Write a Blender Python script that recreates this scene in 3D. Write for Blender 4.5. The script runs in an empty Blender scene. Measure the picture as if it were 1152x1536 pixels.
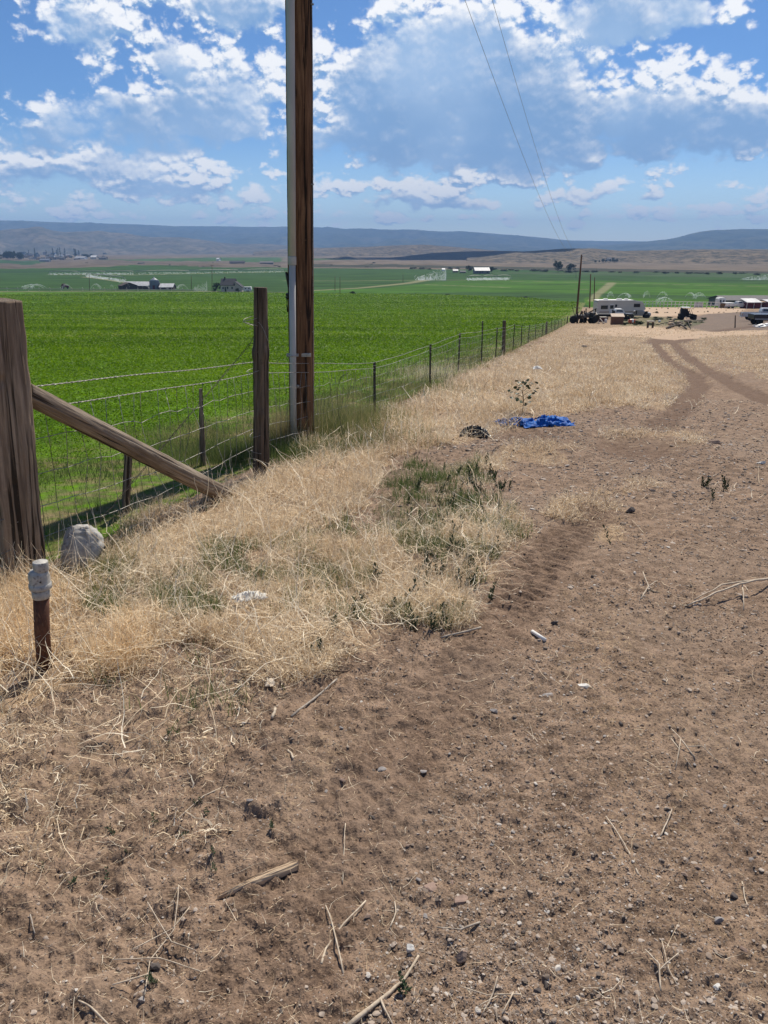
import bpy, math, random
import numpy as np
from mathutils import Vector, Matrix, Euler

RNG = np.random.default_rng(7)
random.seed(7)
SC = bpy.context.scene
R = math.radians

# ------------------------------------------------------------------ camera
PITCH = R(18.9)
EYE = 1.6
FPX = 1154.0
cam_data = bpy.data.cameras.new("camera")
cam_data.sensor_fit = 'VERTICAL'
cam_data.sensor_height = 36.0
cam_data.lens = 36.0 * FPX / 1536.0
cam_data.clip_start = 0.05
cam_data.clip_end = 40000
cam = bpy.data.objects.new("camera", cam_data)
SC.collection.objects.link(cam)
cam.location = (0, 0, EYE)
cam.rotation_euler = (R(90) - PITCH, 0, 0)
SC.camera = cam

# ------------------------------------------------------------------ sky, sun, exposure
SUN_AZ, SUN_EL = R(20.0), R(52.0)          # azimuth to the right of straight ahead (+Y)
SC.view_settings.view_transform = 'Standard'
SC.view_settings.look = 'None'
SC.view_settings.exposure = 0.25
SC.view_settings.gamma = 1.0
SC.view_settings.use_curve_mapping = False
SC.cycles.use_denoising = True
SC.cycles.denoiser = 'OPENIMAGEDENOISE'
SC.cycles.denoising_input_passes = 'RGB_ALBEDO_NORMAL'
SC.cycles.denoising_prefilter = 'ACCURATE'
sun_data = bpy.data.lights.new("sun", 'SUN')
sun_data.energy = 5.0
sun_data.angle = R(0.5)
sun_data.color = (1.0, 0.925, 0.80)
sun = bpy.data.objects.new("sun", sun_data)
SC.collection.objects.link(sun)
sun_dir = Vector((math.sin(SUN_AZ) * math.cos(SUN_EL), math.cos(SUN_AZ) * math.cos(SUN_EL), math.sin(SUN_EL)))
sun.rotation_euler = sun_dir.to_track_quat('Z', 'Y').to_euler()
sun.location = sun_dir * 100

CP, SP = math.cos(PITCH), math.sin(PITCH)


def ray(px, py):
    """direction (photo pixel grid 1152 x 1536) of a sight line"""
    a = (px - 576.0) / FPX
    u = (768.0 - py) / FPX
    return np.array([a, CP + u * SP, -SP + u * CP])


def azel(px, py):
    d = ray(px, py)
    return math.degrees(math.atan2(d[0], d[1])), math.degrees(math.atan2(d[2], math.hypot(d[0], d[1])))


class NG:
    """small helper to write shader graphs"""
    def __init__(self, tree):
        self.t = tree

    def n(self, typ, **kw):
        nd = self.t.nodes.new(typ)
        for k, v in kw.items():
            setattr(nd, k, v)
        return nd

    def link(self, a, b):
        self.t.links.new(a, b)

    def _in(self, sock, v):
        if hasattr(v, 'links') or isinstance(v, bpy.types.NodeSocket):
            self.t.links.new(v, sock)
        else:
            sock.default_value = v

    def m(self, op, a, b=0.0, c=None, clamp=False):
        nd = self.n('ShaderNodeMath', operation=op, use_clamp=clamp)
        self._in(nd.inputs[0], a)
        self._in(nd.inputs[1], b)
        if c is not None:
            self._in(nd.inputs[2], c)
        return nd.outputs[0]

    def vm(self, op, a, b=(0, 0, 0)):
        nd = self.n('ShaderNodeVectorMath', operation=op)
        self._in(nd.inputs[0], a)
        self._in(nd.inputs[1], b)
        return nd.outputs['Value'] if op in ('DOT_PRODUCT', 'LENGTH') else nd.outputs[0]

    def xyz(self, x, y, z=0.0):
        nd = self.n('ShaderNodeCombineXYZ')
        for s, v in zip(nd.inputs, (x, y, z)):
            self._in(s, v)
        return nd.outputs[0]

    def sep(self, v):
        nd = self.n('ShaderNodeSeparateXYZ')
        self.link(v, nd.inputs[0])
        return nd.outputs

    def mr(self, v, a, b, c=0.0, d=1.0, smooth=True):
        nd = self.n('ShaderNodeMapRange', interpolation_type='SMOOTHSTEP' if smooth else 'LINEAR')
        nd.clamp = True
        self._in(nd.inputs[0], v)
        for i, q in enumerate((a, b, c, d)):
            self._in(nd.inputs[i + 1], q)
        return nd.outputs[0]

    def mix(self, f, a, b, blend='MIX'):
        nd = self.n('ShaderNodeMix', data_type='RGBA', blend_type=blend)
        self._in(nd.inputs[0], f)
        for s, v in ((nd.inputs[6], a), (nd.inputs[7], b)):
            if isinstance(v, (tuple, list)) and len(v) == 3:
                v = (*v, 1.0)
            self._in(s, v)
        return nd.outputs[2]

    def noise(self, vec, scale, detail=4.0, rough=0.5, lac=2.0, dist=0.0, typ='FBM', dims='3D'):
        nd = self.n('ShaderNodeTexNoise', noise_dimensions=dims)
        nd.noise_type = typ
        if vec is not None:
            self.link(vec, nd.inputs['Vector'])
        nd.inputs['Scale'].default_value = scale
        nd.inputs['Detail'].default_value = detail
        nd.inputs['Roughness'].default_value = rough
        nd.inputs['Lacunarity'].default_value = lac
        nd.inputs['Distortion'].default_value = dist
        return nd.outputs['Fac']

    def voro(self, vec, scale, detail=0.0, rough=0.5, feature='F1', dims='2D'):
        nd = self.n('ShaderNodeTexVoronoi', voronoi_dimensions=dims, feature=feature)
        self.link(vec, nd.inputs['Vector'])
        nd.inputs['Scale'].default_value = scale
        if 'Detail' in nd.inputs:
            nd.inputs['Detail'].default_value = detail
            nd.inputs['Roughness'].default_value = rough
        return nd.outputs['Distance']

    def attr(self, name, out='Fac'):
        nd = self.n('ShaderNodeAttribute', attribute_name=name)
        return nd.outputs[out]


# clouds: (photo px, py, half width, height up, height down, strength)
CLOUDS = [
    (170, 30, 95, 60, 50, 1.0), (330, 10, 130, 60, 32, 0.9), (20, 50, 42, 30, 24, 0.75),
    (205, 90, 55, 40, 40, 0.75), (290, 100, 80, 50, 50, 1.0), (300, 165, 150, 60, 52, 1.05), (130, 185, 95, 40, 40, 0.7),
    (70, 182, 55, 36, 26, 0.85), (60, 118, 18, 6, 6, 0.4), (8, 125, 14, 10, 10, 0.5), (410, 120, 90, 75, 70, 1.0), (480, 120, 70, 60, 80, 1.0),
    (400, 190, 130, 40, 30, 0.85), (520, 180, 80, 60, 60, 0.9),
    (600, 25, 50, 40, 36, 0.85), (690, 40, 120, 60, 80, 1.1), (640, 150, 150, 95, 92, 1.3),
    (740, 165, 150, 110, 80, 1.3), (840, 70, 80, 60, 60, 0.95), (800, 150, 100, 80, 85, 1.05), (950, 15, 95, 45, 42, 1.1),
    (1105, 8, 32, 16, 18, 0.8), (1140, 40, 18, 14, 12, 0.6),
    (985, 155, 95, 55, 75, 1.15), (1040, 140, 55, 42, 70, 0.9), (905, 175, 50, 32, 50, 0.7), (1110, 170, 75, 48, 62, 1.05),
    (930, 215, 110, 22, 25, 0.75), (1120, 215, 60, 30, 26, 0.8), (1080, 90, 20, 10, 9, 0.55),
    (800, 232, 123, 36, 22, 1.05), (640, 290, 123, 36, 22, 1.07), (780, 268, 101, 26, 16, 0.97), (900, 285, 47, 19, 14, 0.95),
    (975, 290, 43, 17, 10, 0.95), (1100, 283, 27, 12, 8, 0.85), (1145, 296, 27, 14, 10, 0.9), (830, 305, 67, 17, 14, 0.85),
    (500, 282, 67, 24, 18, 0.9), (410, 265, 16, 11, 8, 0.85), (400, 290, 67, 17, 18, 0.85), (240, 262, 123, 36, 34, 1.07), (320, 268, 45, 19, 14, 0.85),
    (110, 240, 78, 29, 26, 0.95), (20, 240, 67, 31, 26, 1.1), (140, 292, 168, 24, 24, 0.85), (330, 300, 101, 22, 20, 0.85),
    (580, 330, 269, 12, 12, 0.77), (1000, 325, 269, 14, 12, 0.8), (200, 325, 224, 10, 8, 0.73),
]

# thick grey undersides: (px, py, half width, half height, strength)
BELLIES = [
    (230, 190, 120, 36, 1.0), (340, 150, 60, 40, .5), (262, 102, 30, 30, .6), (120, 40, 45, 30, .45), (350, 12, 70, 18, .6), (60, 205, 50, 18, .6),
    (590, 160, 75, 70, 1.05), (680, 140, 110, 85, 1.1), (770, 190, 130, 50, 1.0), (840, 110, 60, 40, .45), (470, 215, 60, 22, .7),
    (950, 18, 85, 30, 1.0), (975, 190, 85, 36, 1.0), (1080, 195, 90, 30, .9), (900, 205, 60, 26, .8),
    (800, 250, 100, 14, .7), (640, 308, 90, 12, .6), (890, 295, 36, 8, .5), (975, 295, 30, 6, .5), (250, 285, 90, 14, .5), (70, 265, 70, 16, .6), (180, 250, 60, 16, .5),
]


def cloud_group():
    gt = bpy.data.node_groups.new("cloud_field", 'ShaderNodeTree')
    gt.interface.new_socket("Q", in_out='INPUT', socket_type='NodeSocketVector')
    gt.interface.new_socket("D", in_out='OUTPUT', socket_type='NodeSocketFloat')
    gt.interface.new_socket("B", in_out='OUTPUT', socket_type='NodeSocketFloat')
    g = NG(gt)
    gi, go = g.n('NodeGroupInput'), g.n('NodeGroupOutput')
    q = gi.outputs[0]
    # ragged warp of the outline
    wx = g.noise(g.vm('MULTIPLY', q, (1, 1.3, 1)), 0.42, 3, .5)
    wy = g.noise(g.vm('ADD', g.vm('MULTIPLY', q, (1, 1.3, 1)), (31, 17, 5)), 0.42, 3, .5)
    qw = g.vm('ADD', q, g.xyz(g.m('MULTIPLY', g.m('SUBTRACT', wx, .5), 3.4), g.m('MULTIPLY', g.m('SUBTRACT', wy, .5), 2.4)))
    s = g.sep(qw)
    B = None
    for (px, py, hw, hu, hd, st) in CLOUDS:
        a0, e0 = azel(px, py)
        k = 1 / 20.0
        sx, su, sd = 1.35 * hw * k, 1.35 * hu * k, 1.3 * hd * k
        dx = g.m('MULTIPLY', g.m('SUBTRACT', s[0], a0), 1 / sx)
        dv = g.m('SUBTRACT', s[1], e0)
        dy = g.m('MAXIMUM', g.m('MULTIPLY', dv, 1 / su), g.m('MULTIPLY', dv, -1 / sd))
        r2 = g.m('MULTIPLY_ADD', dx, dx, g.m('MULTIPLY', dy, dy))
        f = g.m('MULTIPLY_ADD', r2, -st, st)
        B = f if B is None else g.m('SMOOTH_MAX', B, f, 0.25)
    out_ = g.mr(g.m('ABSOLUTE', g.sep(q)[0]), 25.0, 33.0)     # the sky to either side and behind is broken cumulus too
    wide = g.m('MULTIPLY', g.m('SUBTRACT', g.noise(q, .085, 3, .5), .41), 4.5)
    wide = g.m('MULTIPLY', g.m('MAXIMUM', g.m('MINIMUM', wide, .9), -.45), g.mr(g.sep(q)[1], 50.0, 30.0))
    B = g.m('MAXIMUM', B, g.m('ADD', g.m('MULTIPLY', out_, g.m('ADD', wide, .45)), -.45))
    G = None
    for (px, py, hw, hh, st) in BELLIES:
        a0, e0 = azel(px, py)
        dx = g.m('MULTIPLY', g.m('SUBTRACT', s[0], a0), 20.0 / (1.32 * hw))
        dy = g.m('MULTIPLY', g.m('SUBTRACT', s[1], e0), 20.0 / (1.32 * hh))
        r2 = g.m('MULTIPLY_ADD', dx, dx, g.m('MULTIPLY', dy, dy))
        f = g.m('MULTIPLY_ADD', r2, -st, st)
        G = f if G is None else g.m('SMOOTH_MAX', G, f, 0.35)
    G = g.m('MAXIMUM', G, 0.0)
    sq = g.sep(q)
    ev = g.m('MAXIMUM', sq[1], 0.0)
    qs = g.xyz(sq[0], g.m('ADD', g.m('MULTIPLY', ev, .85), g.m('MULTIPLY', g.m('SQRT', ev), 3.2)), 0.0)
    n0 = g.noise(qs, 0.26, 3, .5)
    n1 = g.noise(g.vm('ADD', qs, (7, 3, 0)), 0.46, 9, .56, 2.1)
    v1 = g.voro(g.vm('ADD', qs, g.xyz(n1, n1)), 0.62, 4, .5)
    puff = g.m('SUBTRACT', .5, v1)
    calm = g.m('SUBTRACT', 1.0, g.m('MULTIPLY', g.mr(G, 0.05, .6), .58))
    D = g.m('ADD', g.m('MULTIPLY', g.m('SUBTRACT', n0, .5), 1.0), g.m('MULTIPLY', g.m('SUBTRACT', n1, .5), 1.55))
    D = g.m('ADD', D, g.m('MULTIPLY', puff, .52))
    D = g.m('ADD', g.m('MULTIPLY', D, calm), g.m('MULTIPLY', B, .85))
    D = g.m('SUBTRACT', D, .30)
    g.link(D, go.inputs[0])
    g.link(G, go.inputs[1])
    return gt


def build_world():
    w = bpy.data.worlds.new("World")
    SC.world = w
    w.use_nodes = True
    nt = w.node_tree
    nt.nodes.clear()
    g = NG(nt)
    sky = g.n('ShaderNodeTexSky', sky_type='NISHITA')
    sky.sun_disc = False
    sky.sun_elevation = SUN_EL
    sky.sun_rotation = SUN_AZ
    sky.altitude = 1500
    sky.air_density = 1.0
    sky.dust_density = 0.6
    sky.ozone_density = 2.2
    tc = g.n('ShaderNodeTexCoord')
    d = g.vm('NORMALIZE', tc.outputs['Generated'])
    s = g.sep(d)
    az = g.m('MULTIPLY', g.m('ARCTAN2', s[0], s[1]), 57.29578)
    el = g.m('MULTIPLY', g.m('ARCSINE', s[2]), 57.29578)
    q = g.xyz(az, el, 0.0)
    grp = cloud_group()

    def field(vec):
        nd = g.n('ShaderNodeGroup')
        nd.node_tree = grp
        g.link(vec, nd.inputs[0])
        return nd.outputs
    f0 = field(q)
    fs = field(g.vm('ADD', q, (0.07, 0.24, 0)))
    fl = field(g.vm('ADD', q, (0.30, 1.15, 0)))
    D = f0[0]
    alpha = g.mr(D, -0.02, 0.30)
    ls = g.m('SUBTRACT', g.mr(D, -.05, .75, 0, .75, smooth=False), g.mr(fs[0], -.05, .75, 0, .75, smooth=False))
    ll = g.m('SUBTRACT', D, fl[0])
    belly = g.m('MULTIPLY', g.mr(f0[1], 0.0, .62), g.mr(g.noise(q, .5, 4, .55), .25, .75, .78, 1.12))
    core = g.mr(D, 0.35, 1.2)
    lit = g.m('ADD', g.m('MULTIPLY', g.m('MULTIPLY', ls, 3.2), g.m('SUBTRACT', 1.0, g.m('MULTIPLY', belly, .75))), g.m('MULTIPLY', ll, .62))
    lit = g.m('ADD', lit, .70)
    lit = g.m('SUBTRACT', lit, g.m('ADD', g.m('MULTIPLY', core, .24), g.m('MULTIPLY', belly, .58)))
    lit = g.mr(lit, 0.0, 1.0)
    shade = g.mix(g.mr(g.noise(g.vm('ADD', q, (50, 9, 0)), .16, 4, .5), .35, .68), (2.7, 4.6, 7.6), (4.1, 6.0, 8.8))
    ccol = g.mix(lit, shade, (11.6, 11.6, 11.6))
    # far low clouds sit in the air and take its tint
    low = g.mr(el, 0.3, 5.0, 0.42, 0.0)
    tint = g.mix(g.mr(el, 0.3, 9.0), (1.22, 1.30, 1.36), (.53, .77, 1.04))
    skyc = g.mix(1.0, sky.outputs[0], tint, 'MULTIPLY')
    ccol = g.mix(low, ccol, (8.2, 9.4, 10.6))
    above = g.mr(el, 0.0, 1.5)
    alpha = g.m('MULTIPLY', g.m('MULTIPLY', alpha, above), .97)
    # a high deck outside the field modelled above keeps the rest of the sky broken up too
    col = g.mix(alpha, skyc, ccol)
    bg = g.n('ShaderNodeBackground')
    g.link(col, bg.inputs[0])
    bg.inputs[1].default_value = 0.080
    out = g.n('ShaderNodeOutputWorld')
    g.link(bg.outputs[0], out.inputs[0])
    w.cycles.sampling_method = 'MANUAL'
    w.cycles.sample_map_resolution = 512


build_world()

# ------------------------------------------------------------------ numpy noise
_perm = np.random.default_rng(11).permutation(512).astype(np.int64)
_perm = np.concatenate([_perm, _perm, _perm])
_ga = np.random.default_rng(12).uniform(0, 2 * np.pi, 512)
_GX, _GY = np.cos(_ga), np.sin(_ga)


def perlin(x, y):
    xi, yi = np.floor(x).astype(np.int64), np.floor(y).astype(np.int64)
    fx, fy = x - xi, y - yi
    u, v = fx * fx * fx * (fx * (fx * 6 - 15) + 10), fy * fy * fy * (fy * (fy * 6 - 15) + 10)
    xi &= 511
    yi &= 511
    x1, y1 = (xi + 1) & 511, (yi + 1) & 511

    def gr(ix, iy, dx, dy):
        h = _perm[_perm[ix] + iy]
        return _GX[h] * dx + _GY[h] * dy
    a = gr(xi, yi, fx, fy)
    b = gr(x1, yi, fx - 1, fy)
    c = gr(xi, y1, fx, fy - 1)
    d = gr(x1, y1, fx - 1, fy - 1)
    return 1.5 * ((a + u * (b - a)) * (1 - v) + (c + u * (d - c)) * v)


def fbm(x, y, octaves=4, gain=.5, lac=2.03):
    x, y = np.asarray(x, float), np.asarray(y, float)
    s, a = np.zeros(np.broadcast(x, y).shape), 1.0
    for i in range(octaves):
        s += a * perlin(x + 17.3 * i, y - 9.1 * i)
        x, y = x * lac, y * lac
        a *= gain
    return s


def sstep(a, b, x):
    t = np.clip((np.asarray(x, float) - a) / (b - a), 0, 1)
    return t * t * (3 - 2 * t)


# ------------------------------------------------------------------ lie of the land
_PY = np.array([-400, -20, 0, 40, 80, 97, 140, 215, 300, 430, 700, 1000, 1300, 2500, 20000.])
_PZ = np.array([3.0, 1.2, 0, -3.0, -5.95, -7.15, -10.0, -13.4, -16.9, -20.6, -23.2, -24.4, -24.9, -25.5, -26.])


def _pchip_slopes(x, y):
    h = np.diff(x)
    d = np.diff(y) / h
    m = np.zeros_like(y)
    for i in range(1, len(y) - 1):
        if d[i - 1] * d[i] > 0:
            w1, w2 = 2 * h[i] + h[i - 1], h[i] + 2 * h[i - 1]
            m[i] = (w1 + w2) / (w1 / d[i - 1] + w2 / d[i])
    m[0], m[-1] = d[0], d[-1]
    return m


_PM = _pchip_slopes(_PY, _PZ)


def base_z(y):
    y = np.clip(np.asarray(y, float), -399, 19999)
    i = np.clip(np.searchsorted(_PY, y) - 1, 0, len(_PY) - 2)
    h = _PY[i + 1] - _PY[i]
    t = (y - _PY[i]) / h
    t2, t3 = t * t, t * t * t
    return ((2 * t3 - 3 * t2 + 1) * _PZ[i] + (t3 - 2 * t2 + t) * h * _PM[i]
            + (-2 * t3 + 3 * t2) * _PZ[i + 1] + (t3 - t2) * h * _PM[i + 1])


def gpt(px, py, dz=0.0):
    """the spot on the ground seen at a photo pixel, in metres"""
    d = ray(px, py)
    lo, hi = 0.3, 4.0
    f = lambda t: EYE + d[2] * t - float(base_z(d[1] * t)) - dz
    while f(hi) > 0 and hi < 15000:
        lo, hi = hi, hi * 1.35
    for _ in range(50):
        mid = .5 * (lo + hi)
        if f(mid) > 0:
            lo = mid
        else:
            hi = mid
    return np.array([d[0] * hi, d[1] * hi, EYE + d[2] * hi])


def at_depth(px, py, y):
    """the point seen at a photo pixel at forward distance y"""
    d = ray(px, py)
    t = y / d[1]
    return np.array([d[0] * t, y, EYE + d[2] * t])


def to_px(x, y, z):
    dx, dy, dz = np.asarray(x, float), np.asarray(y, float), np.asarray(z, float) - EYE
    dep = np.maximum(dy * CP - dz * SP, 1e-3)
    return 576 + FPX * dx / dep, 768 - FPX * (dy * SP + dz * CP) / dep


def gpoly(pts):
    return np.array([gpt(*p)[:2] for p in pts])


def inside(poly, x, y):
    x, y = np.asarray(x, float), np.asarray(y, float)
    r = np.zeros(x.shape, bool)
    n = len(poly)
    for i in range(n):
        x0, y0 = poly[i]
        x1, y1 = poly[(i + 1) % n]
        if y0 == y1:
            continue
        c = (y0 > y) != (y1 > y)
        r ^= c & (x < (x1 - x0) * (y - y0) / (y1 - y0) + x0)
    return r


def dist_poly(pts, x, y):
    """distance to a polyline"""
    best = np.full(np.shape(x), 1e9)
    for (x0, y0), (x1, y1) in zip(pts[:-1], pts[1:]):
        dx, dy = x1 - x0, y1 - y0
        t = np.clip(((x - x0) * dx + (y - y0) * dy) / (dx * dx + dy * dy), 0, 1)
        best = np.minimum(best, np.hypot(x - x0 - t * dx, y - y0 - t * dy))
    return best


FX0, FY0, FK = -1.28, 7.65, 0.266


def fence_x(y):
    return FX0 + FK * (np.asarray(y, float) - FY0)


# ------------------------------------------------------------------ object helpers
def link(o):
    SC.collection.objects.link(o)
    return o


def tag(o, label=None, cat=None, group=None, kind=None):
    if label:
        o["label"] = label
    if cat:
        o["category"] = cat
    if group:
        o["group"] = group
    if kind:
        o["kind"] = kind
    return o


def empty(name, loc=(0, 0, 0), rz=0.0, label=None, cat=None, group=None):
    o = bpy.data.objects.new(name, None)
    o.empty_display_size = .2
    link(o)
    o.location = loc
    o.rotation_euler = (0, 0, rz)
    return tag(o, label, cat, group)


def np_mesh(name, verts, faces, mat=None, smooth=True, attrs=None, parent=None, mats=None, midx=None):
    """verts (n,3); faces (m,k) equal sized; attrs {name: (n,) or (n,3)} per point"""
    verts = np.asarray(verts, np.float32)
    faces = np.asarray(faces, np.int32)
    me = bpy.data.meshes.new(name)
    m, k = faces.shape
    me.vertices.add(len(verts))
    me.vertices.foreach_set("co", verts.ravel())
    me.loops.add(m * k)
    me.loops.foreach_set("vertex_index", faces.ravel())
    me.polygons.add(m)
    me.polygons.foreach_set("loop_start", np.arange(0, m * k, k, dtype=np.int32))
    me.polygons.foreach_set("loop_total", np.full(m, k, np.int32))
    me.polygons.foreach_set("use_smooth", np.full(m, smooth, bool))
    for an, av in (attrs or {}).items():
        av = np.asarray(av, np.float32)
        if av.ndim == 1:
            me.attributes.new(an, 'FLOAT', 'POINT').data.foreach_set("value", av)
        else:
            me.attributes.new(an, 'FLOAT_VECTOR', 'POINT').data.foreach_set("vector", av.ravel())
    me.update(calc_edges=True)
    if mat:
        me.materials.append(mat)
    o = bpy.data.objects.new(name, me)
    link(o)
    if parent:
        o.parent = parent
    return o


class MB:
    """collects polygons for ONE mesh"""
    def __init__(self):
        self.v, self.f, self.sm = [], [], []

    def add(self, vs, fs, smooth=False):
        o = len(self.v)
        self.v += [tuple(map(float, p)) for p in vs]
        self.f += [tuple(i + o for i in f) for f in fs]
        self.sm += [smooth] * len(fs)
        return self

    def box(self, c, s, rz=0.0, bev=0.0):
        """box by centre and full size, optionally with chamfered vertical and top edges"""
        hx, hy, hz = s[0] / 2, s[1] / 2, s[2] / 2
        b = min(bev, hx * .9, hy * .9, hz * .9)
        ca, sa = math.cos(rz), math.sin(rz)

        def P(x, y, z):
            return (c[0] + x * ca - y * sa, c[1] + x * sa + y * ca, c[2] + z)
        if b <= 0:
            vs = [P(x, y, z) for z in (-hz, hz) for x, y in ((-hx, -hy), (hx, -hy), (hx, hy), (-hx, hy))]
            return self.add(vs, [(3, 2, 1, 0), (4, 5, 6, 7)] + [(i, (i + 1) % 4, 4 + (i + 1) % 4, 4 + i) for i in range(4)])
        ring = lambda q, z: [P(x, y, z) for x, y in ((-hx + q + b, -hy + q), (hx - q - b, -hy + q), (hx - q, -hy + q + b), (hx - q, hy - q - b),
                                                     (hx - q - b, hy - q), (-hx + q + b, hy - q), (-hx + q, hy - q - b), (-hx + q, -hy + q + b))]
        vs = ring(b, -hz) + ring(0, -hz + b) + ring(0, hz - b) + ring(b, hz)
        fs = [tuple(range(7, -1, -1)), tuple(range(24, 32))]
        for k in range(3):
            fs += [(8 * k + i, 8 * k + (i + 1) % 8, 8 * k + 8 + (i + 1) % 8, 8 * k + 8 + i) for i in range(8)]
        return self.add(vs, fs)

    def prism(self, prof, y0, y1):
        """outline in x,z pulled from y0 to y1"""
        n = len(prof)
        vs = [(x, y0, z) for x, z in prof] + [(x, y1, z) for x, z in prof]
        fs = [tuple(range(n)), tuple(range(2 * n - 1, n - 1, -1))]
        fs += [((i + 1) % n, i, n + i, n + (i + 1) % n) for i in range(n)]
        return self.add(vs, fs)

    def tube(self, pts, radii, n=6, cap=True, wob=None):
        pts = [Vector(p) for p in pts]
        if not hasattr(radii, '__len__'):
            radii = [radii] * len(pts)
        vs, fs = [], []
        up = Vector((0, 0, 1))
        for i, p in enumerate(pts):
            t = (pts[min(i + 1, len(pts) - 1)] - pts[max(i - 1, 0)]).normalized()
            a = t.cross(up)
            if a.length < 1e-3:
                a = t.cross(Vector((0, 1, 0)))
            a.normalize()
            b = a.cross(t)
            for k in range(n):
                an = 2 * math.pi * k / n
                r = radii[i] * (wob(i, k) if wob else 1)
                vs.append(p + a * (r * math.cos(an)) + b * (r * math.sin(an)))
        for i in range(len(pts) - 1):
            for k in range(n):
                fs.append((i * n + k, i * n + (k + 1) % n, (i + 1) * n + (k + 1) % n, (i + 1) * n + k))
        if cap:
            fs += [tuple(range(n - 1, -1, -1)), tuple(range((len(pts) - 1) * n, len(pts) * n))]
        return self.add(vs, fs, True)

    def lathe(self, prof, c=(0, 0, 0), n=20, axis='z'):
        vs, fs = [], []
        for r, z in prof:
            for k in range(n):
                a = 2 * math.pi * k / n
                x, y, q = r * math.cos(a), r * math.sin(a), z
                if axis == 'y':
                    x, y, q = x, z, y
                elif axis == 'x':
                    x, y, q = z, x, y
                vs.append((c[0] + x, c[1] + y, c[2] + q))
        for i in range(len(prof) - 1):
            for k in range(n):
                fs.append((i * n + k, i * n + (k + 1) % n, (i + 1) * n + (k + 1) % n, (i + 1) * n + k))
        fs += [tuple(range(n - 1, -1, -1)), tuple(range((len(prof) - 1) * n, len(prof) * n))]
        return self.add(vs, fs, True)

    def build(self, name, mat, parent=None, loc=None):
        me = bpy.data.meshes.new(name)
        me.from_pydata(self.v, [], self.f)
        me.polygons.foreach_set("use_smooth", np.array(self.sm, bool))
        me.update()
        if mat:
            me.materials.append(mat)
        o = bpy.data.objects.new(name, me)
        link(o)
        if parent:
            o.parent = parent
        if loc is not None:
            o.location = loc
        return o


def copy_tree(o, parent=None):
    c = o.copy()
    link(c)
    if parent:
        c.parent = parent
    for ch in list(o.children):
        copy_tree(ch, c)
    return c


# ------------------------------------------------------------------ materials
def new_mat(name):
    m = bpy.data.materials.new(name)
    m.use_nodes = True
    nt = m.node_tree
    nt.nodes.clear()
    g = NG(nt)
    out = g.n('ShaderNodeOutputMaterial')
    b = g.n('ShaderNodeBsdfPrincipled')
    g.link(b.outputs[0], out.inputs[0])
    return m, g, b, out


def surf(name, c1, c2=None, rough=.8, scale=(8, 8, 8), detail=5, nrough=.6, lo=.35, hi=.65, bump=0.0, metal=0.0, dist=.003, c3=None, spec=.3, fine=None):
    """two or three real colours mixed by stretched noise, with bump"""
    m, g, b, out = new_mat(name)
    tc = g.n('ShaderNodeTexCoord').outputs['Object']
    v = g.vm('MULTIPLY', tc, scale)
    n = g.noise(v, 1.0, detail, nrough)
    c2 = c2 or tuple(.7 * c for c in c1)
    col = g.mix(g.mr(n, lo, hi), c1, c2)
    if c3:
        n2 = g.noise(g.vm('ADD', v, (9, 4, 2)), 2.3, detail, nrough)
        col = g.mix(g.mr(n2, .55, .68), col, c3)
    g.link(col, b.inputs['Base Color'])
    b.inputs['Roughness'].default_value = rough
    b.inputs['Metallic'].default_value = metal
    b.inputs['Specular IOR Level'].default_value = spec
    if bump:
        bp = g.n('ShaderNodeBump')
        bp.inputs['Strength'].default_value = bump
        bp.inputs['Distance'].default_value = dist
        g.link(n, bp.inputs['Height'])
        g.link(bp.outputs[0], b.inputs['Normal'])
    return m


def blade_mat(name, c1, c2, c3, trans=.35, rough=.7):
    """stalks and leaves: colour runs with the per-blade 'tint' value; thin, so some light passes"""
    m, g, b, out = new_mat(name)
    t = g.attr('tint')
    col = g.mix(g.mr(t, 0.0, .55, smooth=False), c1, c2)
    col = g.mix(g.mr(t, .55, 1.0, smooth=False), col, c3)
    g.link(col, b.inputs['Base Color'])
    b.inputs['Roughness'].default_value = rough
    b.inputs['Specular IOR Level'].default_value = .25
    tr = g.n('ShaderNodeBsdfTranslucent')
    g.link(col, tr.inputs[0])
    mx = g.n('ShaderNodeMixShader')
    mx.inputs[0].default_value = trans
    g.link(b.outputs[0], mx.inputs[1])
    g.link(tr.outputs[0], mx.inputs[2])
    g.link(mx.outputs[0], out.inputs[0])
    return m


# ------------------------------------------------------------------ where things grow (traced on the ground, metres)
def G(*pts):
    return gpoly(pts)


ST_BAND = G((868, 482), (985, 490), (1000, 540), (965, 605), (870, 618), (790, 632), (720, 668), (640, 672), (560, 705), (478, 692), (470, 672), (560, 640), (650, 590), (740, 545))
ST_TALL = G((478, 685), (560, 700), (575, 735), (520, 785), (425, 825), (300, 805), (195, 790), (330, 735), (400, 715))
ST_MID = G((190, 785), (425, 815), (520, 780), (590, 790), (700, 770), (775, 765), (745, 850), (690, 935), (600, 965), (480, 990), (400, 1015), (250, 965), (140, 870))
ST_PIPE = G((-60, 850), (75, 872), (200, 905), (240, 960), (195, 1015), (100, 1045), (-60, 1075))
ST_THIN = G((-60, 1060), (200, 1000), (430, 1000), (390, 1110), (250, 1210), (80, 1290), (-60, 1290))
ST_LITTER = G((-200, 1290), (60, 1280), (250, 1200), (420, 1260), (380, 1420), (200, 1480), (-200, 1536))
ST_SPROUT = G((700, 680), (770, 740), (790, 800), (745, 860), (660, 950), (590, 960), (640, 820), (640, 720))
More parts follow.
